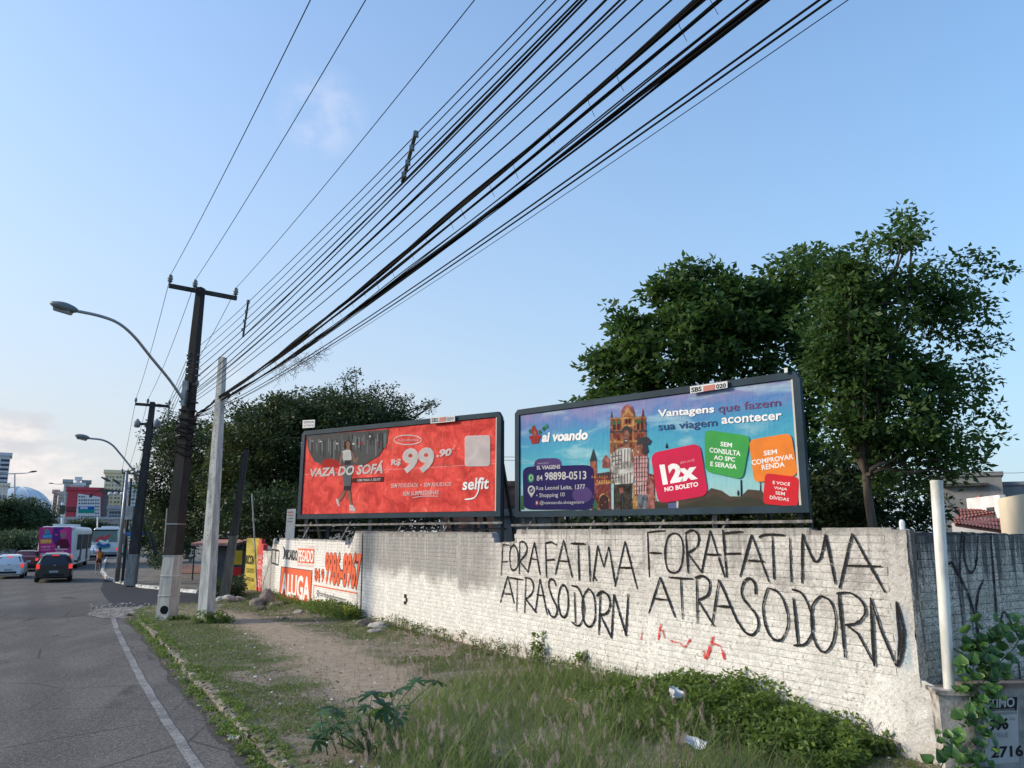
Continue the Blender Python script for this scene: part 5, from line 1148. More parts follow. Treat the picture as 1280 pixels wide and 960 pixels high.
LF_ALM = leaf_mat('almond_leaf', (.013, .04, .008, 1), (.085, .155, .032, 1)); LF_LIGHT = leaf_mat('light_leaf', (.018, .05, .010, 1), (.085, .155, .035, 1), .38)
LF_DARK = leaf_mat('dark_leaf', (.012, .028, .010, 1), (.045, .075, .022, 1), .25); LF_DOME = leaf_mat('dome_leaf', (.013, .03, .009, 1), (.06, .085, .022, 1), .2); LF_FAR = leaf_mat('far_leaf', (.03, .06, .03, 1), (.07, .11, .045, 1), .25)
# big broad-leaved tree behind the blue billboard
tree('big dark broad-leaved tree behind the blue billboard', (6.6, 30, 0), [E_(850, 440, 29, 95, 60), E_(900, 395, 29, 75, 55), E_(775, 470, 29, 50, 42), E_(835, 375, 29, 42, 30), E_(945, 380, 29.5, 60, 48), E_(990, 450, 29, 60, 90), E_(760, 510, 29, 46, 30), E_(800, 420, 29, 40, 38), E_(1000, 345, 29, 45, 38), E_(870, 350, 29, 40, 22), E_(930, 540, 30, 90, 70), E_(1020, 600, 29, 60, 60)],
     7.2, 48, .62, .27, LF_ALM, .38, 3.6, 'trees behind the wall', 3, 26, bark=C_BARK, wr=.55, shell=.5)
# lighter tree with slim trunk at the right
TB = D(1093, 664, 22); 
tree('slim-trunked feathery tree right of the blue billboard, its airy crown reaching highest', (TB.x, TB.y, 0), [E_(1060, 360, 22, 66, 58), E_(1180, 500, 22, 60, 60), E_(1170, 380, 22, 55, 45), E_(1075, 420, 22, 85, 80), E_(1100, 500, 22, 80, 60), E_(1070, 400, 22, 62, 70), E_(1110, 350, 22, 55, 45), E_(1125, 300, 22, 30, 24), E_(1050, 470, 21.5, 55, 60), E_(1090, 540, 22, 72, 60), E_(1060, 330, 22, 48, 30), E_(1030, 430, 21.5, 30, 60), E_(1150, 450, 22.3, 55, 45), E_(1195, 400, 22.6, 42, 40), E_(1160, 560, 22, 70, 42)],
     7.0, 56, .50, .19, LF_LIGHT, .16, 4.3, 'trees behind the wall', 8, 26, gap=.17, shell=.25, lean=(-.1, 0), limb_r=.42,
     extra=np.array([tuple(D(x, y, 22.2)) for x, y in ((1205, 322), (1222, 318), (1240, 335), (1255, 340), (1232, 372), (1212, 350), (1190, 335), (1240, 400), (1245, 430), (1228, 455), (1215, 480), (1236, 520), (1246, 545), (1226, 560), (1205, 540), (1195, 590), (1170, 600), (1150, 615), (1215, 575), (1140, 275), (1128, 278), (1145, 290), (1130, 268), (1100, 300), (1015, 315), (1000, 325), (1185, 490), (1190, 460), (1160, 325), (1175, 345), (1125, 600), (1110, 610))]))
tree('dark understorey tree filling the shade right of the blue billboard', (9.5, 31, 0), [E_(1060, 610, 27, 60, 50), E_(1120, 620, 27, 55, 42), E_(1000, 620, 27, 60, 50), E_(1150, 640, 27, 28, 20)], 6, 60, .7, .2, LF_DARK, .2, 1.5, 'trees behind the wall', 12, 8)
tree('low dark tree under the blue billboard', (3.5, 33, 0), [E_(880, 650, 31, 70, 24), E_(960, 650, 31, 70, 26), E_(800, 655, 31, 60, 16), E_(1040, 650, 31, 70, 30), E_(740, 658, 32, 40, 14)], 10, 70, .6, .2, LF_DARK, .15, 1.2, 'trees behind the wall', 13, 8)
# big dome-shaped dark tree left
tree('large dome-shaped dense dark tree left of and behind the red billboard', (-13, 52, 0), [E_(400, 565, 48, 110, 72, 5.5), E_(340, 590, 46, 68, 75, 4), E_(460, 590, 49, 90, 60, 5), E_(395, 520, 47, 62, 30), E_(325, 535, 46, 36, 32), E_(480, 540, 49, 45, 30), E_(440, 530, 48, 60, 34), E_(500, 560, 49, 40, 36), E_(310, 620, 45, 40, 45)],
     7.5, 62, .75, .21, LF_DOME, .5, 3.5, 'dark trees on the left', 21, 12, shell=.75)
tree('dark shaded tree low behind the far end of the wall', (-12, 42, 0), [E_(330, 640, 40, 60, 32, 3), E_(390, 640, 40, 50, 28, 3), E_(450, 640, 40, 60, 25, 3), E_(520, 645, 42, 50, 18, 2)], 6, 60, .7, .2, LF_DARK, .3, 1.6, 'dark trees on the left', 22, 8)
tree('ragged dark tree right behind the two utility poles', (-22, 60, 0), [E_(215, 600, 52, 32, 50, 3.5), E_(240, 555, 52, 38, 36, 3.5), E_(275, 590, 50, 40, 60, 3.5), E_(205, 545, 53, 22, 20), E_(255, 640, 52, 42, 34, 3), E_(212, 650, 54, 22, 20)],
     6.5, 56, .75, .22, LF_DARK, .35, 2.6, 'dark trees on the left', 23, 12, gap=.15)
tree('yellowish-green tree between the grey pole and the leaning post', (-15, 46, 0), [E_(285, 560, 44, 24, 42), E_(300, 600, 44, 26, 40), E_(270, 610, 44, 20, 40)], 5.5, 50, .55, .18, leaf_mat('olive_leaf', (.03, .05, .01, 1), (.12, .14, .03, 1), .3), .2, 2.2, 'dark trees on the left', 24, 8, gap=.2)
tree('sparse branchy tree on the skyline above the red billboard', (-12, 70, 0), [E_(455, 487, 62, 44, 12, 2.5), E_(440, 475, 62, 16, 10, 2), E_(520, 505, 62, 28, 10, 2), E_(485, 500, 62, 30, 12, 2)], 3.4, 24, .55, .22, LF_DARK, .25, 8.5, 'dark trees on the left', 25, 26, gap=.3, lean=(-.6, -4), limb_r=.5)
# far left trees on the median
tree('round tree on the median hiding the arena, right of the far lamp post', (-64, 92, 0), [E_(35, 640, 88, 20, 15, 3), E_(45, 648, 88, 14, 12, 3), E_(28, 630, 88, 10, 8, 2)], 5, 50, .8, .3, LF_FAR, .25, 2.5, 'median trees', 31, 6)
tree('dark tree at the left edge of the median', (-67, 88, 0), [E_(2, 640, 86, 18, 17, 3), E_(14, 652, 86, 12, 10, 3), E_(-8, 645, 86, 14, 18, 3)], 5, 50, .8, .3, LF_DARK, .25, 2.5, 'median trees', 32, 6)
tree('dark rounded tree under the flyover above the first bus', (-60, 125, 0), [E_(107, 658, 120, 17, 8, 4)], 5, 60, .9, .35, LF_DARK, .3, 2, 'median trees', 33, 5)
for k, (x, dp) in enumerate(((-75, 95), (-52, 84), (20, 150), (300, 120), (380, 130), (470, 120))):
    if k < 2: continue
    tree('far tree mass behind the shaded square, number seen is small', (D(x, 660, dp).x, dp, 0), [E_(x, 648, dp, 30, 18, 5)], 3, 50, 1.2, .5, LF_DARK, .3, 2, 'distant trees', 40 + k, 4)['label'] = ('distant tree by the foot of the arena', 'distant trees glimpsed behind the dome tree, leftmost', 'distant tree glimpsed behind the dome tree, middle one', 'distant tree glimpsed behind the red billboard supports')[k - 2]
tree('low dark tree filling the shade between the two dark poles', (-33, 80, 0), [E_(190, 665, 72, 16, 26, 3), E_(205, 640, 74, 16, 26, 3), E_(225, 670, 70, 22, 24, 3), E_(180, 650, 78, 10, 12, 2)], 5.5, 50, .8, .26, LF_DARK, .25, 1.5, 'dark trees on the left', 51, 6)
# hedge on the median
P = np.array([tuple(D(random.uniform(-30, 50), 690 - random.random() * 22, random.uniform(66, 76))) for _ in range(420)]); V, F = leaf_arrays(P, 40, (1.0, 1.0, .5), .25)
hd = empty('hedge', (-44, 70, 0), label='long clipped green hedge on the median behind the waiting cars', cat='hedge'); np_mesh('foliage', V, F, LF_FAR, hd, wc=True)
mb = MB(); a, b = D(-40, 700, 70), D(52, 700, 74); mb.beam((a.x, a.y, .2), (b.x, b.y, .2), 3.5, .8); tag(mb.build('median', M_EARTH), kind='structure')
# ================================================================== BUILDINGS
def facade(name, label, cat, x0, x1, ytop, dep, thick, mat, wins=None, wmat_=None, zb=-.6, skew=0.0, group=None, roof=True, ybot=None):
    """box building whose front spans photo columns x0..x1 at a depth; wins: list of rows/cols"""
    ym = (ytop + 665) / 2; a = D(x0, ym, dep); vd = Vector((D((x0 + x1) / 2, 665, dep).x, dep, 0)).normalized() if (dep > 100 or x0 > 1000) else Vector((0, 1, 0)); r_ = ray(x1, ym); r_.z = 0; b = r_ * ((a.x * vd.x + a.y * vd.y) / (r_.x * vd.x + r_.y * vd.y)); b.z = a.z; b = D(x1, ym, dep + skew) if skew else b; zt = D((x0 + x1) / 2, ytop, dep + skew / 2).z; pl = Plane((a.x, a.y, 0), (b.x - a.x, b.y - a.y, 0), UP); w = (b - a).length
    root = empty(name, pl.P(w / 2, 0), label=label, cat=cat, group=group)
    mb = MB(); mb.prism([pl.P(0, zb), pl.P(w, zb), pl.P(w, zt), pl.P(0, zt)], -pl.n * thick); mb.build('wall', mat, root, wc=True)
    if roof: t_ = max(.15, dep * .002); mb = MB(); mb.prism([pl.P(-t_, zt, t_), pl.P(w + t_, zt, t_), pl.P(w + t_, zt + t_ * 2, t_), pl.P(-t_, zt + t_ * 2, t_)], -pl.n * (thick + 2 * t_)); mb.build('parapet', mat, root, wc=True)
    if wins:
        for (u0, u1, z0, z1, nc, nr, fw, fh) in wins:
            me = None
            for i in range(nc):
                for j in range(nr):
                    cu = w * (u0 + (u1 - u0) * (i + .5) / nc); cz = zt * (z0 + (z1 - z0) * (j + .5) / nr); ww = w * (u1 - u0) / nc * fw; hh = zt * (z1 - z0) / nr * fh
                    if me is None:
                        mb = MB(); mb.prism([Vector(pl.u * s * ww / 2) + UP * t * hh / 2 for s, t in ((-1, -1), (1, -1), (1, 1), (-1, 1))], pl.n * .06 * max(1, dep / 80)); mb.v = mb.v
                        o = mb.build('window', wmat_ or C_GLASS, root, wc=False); me = o.data; o.matrix_parent_inverse = wmat(root).inverted()
                    else: o = bpy.data.objects.new('window', me); COL.objects.link(o); o.parent = root; o.matrix_parent_inverse = wmat(root).inverted()
                    o.location = pl.P(cu, cz)
    return root, pl, w, zt
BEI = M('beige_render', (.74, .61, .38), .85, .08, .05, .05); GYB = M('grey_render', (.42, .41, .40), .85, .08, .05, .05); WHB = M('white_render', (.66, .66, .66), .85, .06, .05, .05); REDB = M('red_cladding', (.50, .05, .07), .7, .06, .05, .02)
WD = flat('window_dark', (.06, .065, .075), .2); WG = flat('window_grey', (.20, .20, .21), .3)
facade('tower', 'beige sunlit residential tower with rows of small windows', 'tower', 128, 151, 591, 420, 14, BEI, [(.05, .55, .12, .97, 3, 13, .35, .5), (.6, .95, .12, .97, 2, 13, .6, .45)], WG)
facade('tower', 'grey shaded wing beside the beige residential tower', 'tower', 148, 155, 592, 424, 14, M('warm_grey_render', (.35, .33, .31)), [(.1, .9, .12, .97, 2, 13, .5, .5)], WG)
facade('tower', 'pale narrow tower with fine window rows right of the beige tower', 'tower', 155, 176, 606, 400, 14, WHB, [(.05, .95, .12, .97, 5, 12, .5, .5)], WG)
facade('tower', 'slim grey tower with a rounded top left of the red building', 'tower', 77, 86, 603, 380, 14, GYB, [(.1, .9, .1, .95, 2, 12, .5, .5)], WG)
facade('tower', 'white tower rising behind the red building with roof tanks', 'tower', 87, 102, 607, 400, 14, WHB, [(.08, .92, .85, .97, 4, 2, .6, .5)], WG)
facade('tower', 'narrow grey tower top behind the right side of the red building', 'tower', 101, 109, 604, 410, 12, M('mid_grey_render', (.28, .28, .29)), [(.1, .9, .5, .95, 2, 4, .6, .5)], WD)
facade('tower', 'small white rooftop block above the white tower', 'tower', 92, 97, 600, 402, 6, WHB, None)
facade('tower', 'thin pinkish tower at the right foot of the arena', 'tower', 64.5, 70, 616, 430, 12, M('pinkish_render', (.50, .34, .30)), [(.2, .8, .1, .95, 2, 10, .5, .5)], WG)
facade('tower', 'narrow grey tower just right of the pinkish one', 'tower', 70.5, 77, 618, 425, 12, GYB, [(.2, .8, .1, .95, 2, 10, .5, .5)], WG)
facade('tower', 'tall white tower with dark stacked balconies at the left edge', 'tower', -14, 7.5, 569, 300, 14, M('balcony_white', (.55, .57, .60)), [(.45, .98, .05, .97, 1, 17, .95, .45)], flat('window_navy', (.05, .055, .09)))
facade('building', 'cream low block below the balcony tower', 'building', -14, 7, 607, 280, 14, M('cream_render', (.70, .68, .55)), [(.3, .9, .2, .9, 3, 3, .5, .4)], WG)
rb, rpl, rw, rz = facade('building', 'red and white commercial building with blue and green sign', 'building', 82, 126, 612.5, 260, 20, REDB, None, None)
mb = MB(); pr_ = Print(rpl, .25, 0); q = [pr_.pl.uv(*p) for p in ((97.5, 617), (125.5, 621.5), (125.3, 655), (94, 655))]; mb.prism([rpl.P(a, b, .02) for a, b in q], rpl.n * .4); mb.build('white_facade', WHB, rb, wc=True)
me = None
for i in range(9):
    for j in range(8):
        x, y = 99.5 + i * 2.9 + (i % 3 == 0) * -.3, 621 + j * 4.1
        if y < 620 + i * .35 or (i < 7 and 632 < y < 643): continue
        a, b = rpl.uv(x, y); mb = MB()
        if me is None: mb.box((0, 0, 0), (.34, .3, .42)); o = mb.build('window', WD, rb); me = o.data; o.matrix_parent_inverse = wmat(rb).inverted()
        else: o = bpy.data.objects.new('window', me); COL.objects.link(o); o.parent = rb; o.matrix_parent_inverse = wmat(rb).inverted()
        o.location = rpl.P(a, b, .45); o.scale = (1.0, 1, 1)
sp_ = Print(rpl, .5, .03); sp_.poly([(98, 633), (118, 633), (118, 637), (98, 637)], flat('sign_blue', (.01, .09, .38))); sp_.poly([(98, 637), (118, 637), (118, 641.5), (98, 641.5)], flat('sign_green', (.01, .25, .20))); sp_.text('CENTRO', [(100, 633.6), (110, 633.6), (110, 636.4), (100, 636.4)], W_, .03)
sp_.build('sign', rb)
sp_ = Print(rpl, .25, .03); [sp_.poly([(82.5, y), (96, y), (96, y + 1.6), (82.5, y + 1.6)], flat('dark_louvre', (.10, .03, .03))) for y in (634, 638)]; sp_.build('louvre', rb)
facade('building', 'glass and concrete stepped office block below the towers', 'building', 134, 158, 636, 240, 16, M('office_grey', (.36, .35, .38)), [(.05, .95, .45, .95, 6, 4, .75, .6)], WD, skew=0)
facade('building', 'grey low block immediately right of the white facade', 'building', 125, 134, 616, 270, 14, M('office_brown_grey', (.22, .21, .22)), [(.1, .9, .1, .95, 3, 9, .6, .5)], WG)
# flyover
fo = empty('flyover', (D(100, 660, 180).x, 180, 0), label='long pale concrete flyover crossing beyond the buses', cat='bridge')
mb = MB(); a, b = D(10, 652, 180), D(230, 652, 190); mb.beam(a, b, 10, D(100, 648, 185).z - D(100, 655, 185).z); mb.build('deck', M('flyover_concrete', (.36, .35, .33)), fo, wc=True)
for x in (60, 92, 150, 180): p = D(x, 655, 183); mb = MB(); mb.box((p.x, p.y, p.z / 2 - .3), (2.2, 2, p.z + .6)); mb.build('column', M('flyover_concrete', (.36, .35, .33)), fo, wc=True)
mb = MB(); a, b = D(10, 647.5, 174.8), D(230, 647.5, 184.8); mb.beam(a, b, .3, .5); mb.build('parapet', M('flyover_rail', (.42, .42, .42)), fo, wc=True)
# arena dome
ar = empty('arena', (D(22, 660, 450).x, 450, 0), label='pale blue-grey domed stadium shell behind the median trees', cat='stadium')
c = D(18, 665, 450); rx_ = (69 - 18) * 450 / FPX * 1.02; rz_ = D(22, 609, 450).z; n, m_ = 36, 12; vs = []
for i in range(m_ + 1):
    ph = math.pi / 2 * i / m_
    for j in range(n + 1): t = math.pi * j / n; vs.append((c.x - rx_ * math.cos(t) * math.cos(ph) ** .8 if True else 0, c.y - rx_ * .8 * math.sin(t) * math.cos(ph) ** .8, rz_ * math.sin(ph)))
mb = MB(); mb.add(vs, [(i * (n + 1) + j, i * (n + 1) + j + 1, (i + 1) * (n + 1) + j + 1, (i + 1) * (n + 1) + j) for i in range(m_) for j in range(n)]); mb.build('shell', M('arena_shell', (.55, .60, .63), .35, .06, .02, .02), ar, smooth=True, wc=True)
for j in range(3, n, 6):
    t = math.pi * j / n; mb = MB(); mb.tube([(c.x - rx_ * 1.004 * math.cos(t) * math.cos(math.pi / 2 * i / 14) ** .8, c.y - rx_ * .805 * math.sin(t) * math.cos(math.pi / 2 * i / 14) ** .8, rz_ * 1.005 * math.sin(math.pi / 2 * i / 14)) for i in range(15)], .25, 4); mb.build('rib', M('arena_rib', (.55, .60, .63)), ar, wc=True)
# houses behind the wall, seen between and under the billboards
TILE = M('clay_tile', (.30, .10, .07), .85, .25, 3, .3); BRK = M('raw_brick', (.26, .12, .08), .9, .3, 4, .4)
facade('house', 'unplastered red brick house seen in the gap between the billboards', 'house', 555, 618, 612, 40, 6, BRK, [(.1, .9, .35, .75, 3, 1, .35, .6)], WD)
facade('house', 'brown brick house wall in the gap left of the blue billboard', 'house', 616, 716, 608, 44, 6, M('brown_brick', (.20, .11, .085), .9, .25, 2, .3), [(.0, .3, .5, .9, 2, 1, .4, .5)], WD)
facade('shed', 'grey sheet metal shed behind the gap in the wall', 'shed', 617, 640, 645, 33, 3, M('sheet_metal', (.22, .22, .22), .6, .15, 3, .2, stretch=(12, 1, 1)), None)
facade('shed', 'beige-grey yard wall under the left end of the blue billboard', 'wall', 640, 688, 645, 34, .2, M('yard_wall', (.30, .28, .25), .9, .2, 2, .3), None)
facade('shed', 'small whitewashed shed below the blue billboard', 'shed', 716, 770, 650, 35, 3, WHB, None)
hs, hpl, hw, hz = facade('building', 'grey two storey building with flat roof behind the houses at right', 'building', 1162, 1256, 597, 62, 9, M('grey_plaster', (.21, .21, .205), .9, .15, .6, .2), [(.48, .92, .50, .66, 4, 1, .6, .7)], WD)
facade('building', 'low grey annex at the right edge beyond the beige wall', 'building', 1256, 1300, 607, 64, 9, M('grey_plaster2', (.24, .25, .26), .9, .15, .6, .2), None)
pr_ = Print(hpl, 0, 0); mb = MB(); a = hpl.uv(1175, 607); b = hpl.uv(1236, 610); mb.prism([hpl.P(a[0], a[1] + .1, .05), hpl.P(b[0], a[1] + .1, .05), hpl.P(b[0], a[1] - .1, .05), hpl.P(a[0], a[1] - .1, .05)], hpl.n * .5); mb.build('ledge', C_DARKST, hs, wc=True)
wh, wpl, ww_, wz = facade('house', 'white gabled house end behind the red tiled roof', 'house', 1210, 1252, 621, 48, .3, M('white_gable', (.70, .68, .66), .9, .1, 1, .1), [(.6, .85, .80, .88, 1, 1, .8, .6)], WD, roof=False, skew=-5)
mb = MB(); p0, p1 = D(1222, 621, 47.8), D(1254, 627, 47.8); mb.beam(p0, p1, .5, .12); mb.build('roof_edge', TILE, wh, wc=True)
def tiled_roof(label, q, nrow=5, ncol=14, cat='roof', name='tiled_roof'):
    """q: four world corners, top-left, top-right, bottom-right, bottom-left"""
    c = sum(q, Vector()) / 4; r = empty(name, (c.x, c.y, c.z), label=label, cat=cat)
    mb = MB(); mb.prism(q, (0, 0, -.12)); mb.build('deck', TILE, r, wc=True); nn = (q[1] - q[0]).cross(q[3] - q[0]).normalized(); nn = nn if nn.z > 0 else -nn; inv = wmat(r).inverted()
    for i in range(nrow):
        for j in range(ncol):
            f = lambda u, v: q[0].lerp(q[1], u).lerp(q[3].lerp(q[2], u), v); a = f((j + .04) / ncol, i / nrow); b = f((j + .96) / ncol, i / nrow); c_ = f((j + .96) / ncol, (i + 1.08) / nrow); d = f((j + .04) / ncol, (i + 1.08) / nrow); m1 = f((j + .5) / ncol, i / nrow) + nn * .05; m2 = f((j + .5) / ncol, (i + 1.08) / nrow) + nn * .09
            mb = MB(); mb.add([a, m1, b, c_ + nn * .04, m2, d + nn * .04], [(0, 1, 4, 5), (1, 2, 3, 4)]); mb.build('tile', TILE, r, wc=True, recalc=False)
    return r
tiled_roof('upper red tiled roof slope below the white gable at right', [D(1195, 636, 46), D(1244, 637, 46), D(1250, 640, 44), D(1196, 650, 43)], 3, 12)
tiled_roof('lower red tiled roof slope just above the mouldy wall at right', [D(1190, 648, 42), D(1252, 648, 42), D(1254, 664, 39), D(1194, 655, 39)], 3, 14)
facade('house', 'white house wall under the tiled roofs at right', 'house', 1190, 1251, 654, 43.5, 3, M('white_gable', (.70, .68, .66)), None, roof=False)
facade('building', 'tall plain beige wall at the right edge above the mouldy wall', 'building', 1249, 1330, 617, 34, .3, M('beige_plaster', (.72, .62, .45), .85, .06, .6, .06), None, skew=-9, roof=False)
# shaded square on the left: kiosk, banner, bench-like planters
ks = empty('kiosk', (D(272, 700, 46).x, 46, 0), label='small shaded kiosk with a pale pink awning behind the grey pole', cat='kiosk')
a = D(258, 705, 46); mb = MB(); mb.box((a.x + .8, 46.5, 1.0), (1.9, 1.4, 2.0)); mb.build('body', M('kiosk_dark', (.06, .07, .09)), ks, wc=True); mb = MB(); mb.box((a.x + .8, 46.0, 2.1), (2.6, 2.4, .14), Matrix.Rotation(.08, 3, 'X')); mb.build('awning', M('awning_pink', (.50, .28, .25)), ks, wc=True)
for dx in (-.35, 1.95): mb = MB(); mb.beam((a.x + dx, 45, 0), (a.x + dx, 45, 2.05), .06); mb.build('post', C_DARKST, ks, wc=True)
bn = empty('banner', (D(296, 700, 40).x, 40, 0), label='yellow banner with a red bottom stripe seen behind the leaning post', cat='banner'); a, b = D(289.5, 692, 40), D(301.5, 720, 40)
mb = MB(); mb.box(((a.x + b.x) / 2, 40, (a.z * .65 + b.z * .35 + a.z) / 2), (b.x - a.x, .06, (a.z - b.z) * .35 * 1.8)); mb.build('yellow_panel', flat('banner_yellow', (.45, .32, .03)), bn, wc=True)
mb = MB(); mb.box(((a.x + b.x) / 2, 39.98, b.z + .22), (b.x - a.x, .06, .42)); mb.build('red_panel', flat('banner_red', (.42, .02, .02)), bn, wc=True)
for dx in (-.03, b.x - a.x + .03): mb = MB(); mb.beam((a.x + dx, 40, 0), (a.x + dx, 40, a.z + .6), .06); mb.build('post', C_DARKST, bn, wc=True)
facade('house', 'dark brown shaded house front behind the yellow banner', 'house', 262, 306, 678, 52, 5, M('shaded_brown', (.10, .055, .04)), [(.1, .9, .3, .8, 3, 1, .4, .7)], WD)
for k, (x, y, w_) in enumerate(((221, 702, 3.5), (245, 697, 3.0), (228, 690, 4.0))):
    p = G(x, y); r = empty('bench', p, label=('long low concrete bench in the shaded square, nearest one', 'low concrete bench in the shaded square, middle one', 'low concrete bench in the shaded square, farthest one')[k], cat='bench', group='benches in the square')
    mb = MB(); mb.box((0, 0, .42), (w_, .5, .12)); mb.build('seat', C_CONC, r)
    for s in (-1, 1): mb = MB(); mb.box((s * w_ * .38, 0, .18), (.3, .4, .36)); mb.build('leg', C_CONC, r)
pl_ = np.array([tuple(G(x, y) + Vector((0, 0, random.uniform(.1, 1.0)))) for x, y in [(random.uniform(188, 206), random.uniform(704, 712)) for _ in range(40)]]); V, F = leaf_arrays(pl_, 40, (.4, .4, .3), .18)
sb = empty('shrub', (G(196, 710).x, G(196, 710).y, 0), label='dark rounded shrub on the pavement beside the thin stakes', cat='shrub'); np_mesh('foliage', V, F, LF_DARK, sb, wc=True)
# ---- far street furniture
def far_lamp(label, xb, yb, yt, dep, arms, r=.12):
    b, t = D(xb, yb, dep), D(xb + 1.5, yt, dep); root = empty('street_lamp', (b.x, b.y, 0), label=label, cat='street lamp'); mb = MB(); mb.tube([(b.x, b.y, -.1), t], [r, r * .6], 6); mb.build('pole', M('lamp_pole_pale', (.42, .43, .43)), root, wc=True)
    for (x, y) in arms:
        e = D(x, y, dep); mb = MB(); mb.tube([t, t.lerp(e, .5) + Vector((0, 0, -.1)), e], [r * .6, r * .5, r * .4], 5); mb.build('lamp_arm', M('lamp_pole_pale', (.42, .43, .43)), root, wc=True); d = (e - t).normalized(); mb = MB(); mb.tube([e - d * .9, e - d * .5, e], [.05, .13, .07], 6); mb.build('lamp_head', C_DARKST, root, wc=True)
far_lamp('double-armed street lamp on the median in front of the arena', 17, 700, 592, 95, ((46, 589), (-8, 591)))
far_lamp('distant lamp post left of the red building with one arm to the left', 80, 690, 605, 150, ((61, 604),))
far_lamp('lamp post with curved arm in front of the beige tower', 158, 700, 612, 70, ((141, 599), (127, 596.5)), .08)
gt = empty('gantry', (D(158, 690, 75).x, 75, 0), label='dark traffic gantry arm with signals over the road by the pavement', cat='traffic gantry')
a, b = D(158, 700, 75), D(157, 616, 75); mb = MB(); mb.tube([(a.x, 75, 0), b], .14, 8); mb.build('pole', C_DARKST, gt, wc=True); c_ = D(125, 612.5, 75); mb = MB(); mb.beam(b, c_, .18, .3); mb.build('arm', C_DARKST, gt, wc=True)
for x in (138, 145, 153): q = D(x, 617, 74.8); mb = MB(); mb.lathe([(.05, -.2), (.2, -.15), (.25, 0), (.15, .15)], q, 10); mb.build('globe_lamp', M('pale_globe', (.6, .6, .58), .3), gt, wc=True)
q = D(113.5, 619.5, 74.8); mb = MB(); mb.box(q, (.2, .2, .35)); mb.beam(c_, q, .06); mb.build('camera_box', C_DARKST, gt, wc=True)
ts = empty('traffic_light', (D(77, 690, 100).x, 100, 0), label='white traffic light post with black signal head above the first bus', cat='traffic light'); a, b = D(77.5, 690, 100), D(78, 628, 100)
mb = MB(); mb.tube([(a.x, 100, 0), b], .15, 6); mb.build('pole', C_WHITEP, ts, wc=True); q = D(78, 637, 99.8); mb = MB(); mb.box(q, (.5, .4, 1.1)); mb.build('signal_head', C_DARKST, ts, wc=True)
mb = MB(); e = D(94, 637.5, 100); mb.beam(q, e, .12, .1); mb.build('arm', C_DARKST, ts, wc=True)
simple_pole('teal road sign post left of the traffic light', (D(60, 690, 110).x, 110, 0), D(61, 634, 110), .3, .3, M('teal_post', (.12, .18, .20)), 'sign_post', 'post')
simple_pole('thin white post right of the white facade, above the second bus', (D(121, 690, 110).x, 110, 0), D(122, 646, 110), .16, .16, C_WHITEP, 'sign_post', 'post')
# ================================================================== VEHICLES
def ring_mesh(st, mat, name, root):
    """st: (y, half width, z bottom, z belt, z top, half width top)"""
    vs = []
    for y, w, zb, zl, zt, wt in st:
        half = [(w * .55, zb), (w * .94, zb + .02), (w, zb + .16), (w * 1.005, (zb + zl) / 2), (w * .985, zl - .04), (w * .95, zl), (wt + (w * .95 - wt) * .08, zt - .07 if zt - zl > .1 else zt - .01), (wt * .82, zt), (wt * .4, zt + .012)]
        for x, z in half: vs.append((x, y, z))
        for x, z in reversed(half): vs.append((-x, y, z))
    k = 18; n = len(st); fs = [(i * k + j, i * k + (j + 1) % k, (i + 1) * k + (j + 1) % k, (i + 1) * k + j) for i in range(n - 1) for j in range(k)] + [tuple(range(k)), tuple(range((n - 1) * k, n * k))]
    mb = MB(); mb.add(vs, fs); return mb.build(name, mat, root, smooth=False)
TAIL = None
def tail_mat():
    m, t = new_mat('lit_tail_light'); b = t.a('ShaderNodeBsdfPrincipled', {'Base Color': (.6, .02, .02, 1), 'Roughness': .2, 'Emission Color': (1, .06, .04, 1), 'Emission Strength': .45}); t.a('ShaderNodeOutputMaterial', {'Surface': b}); return m
TAIL = tail_mat()
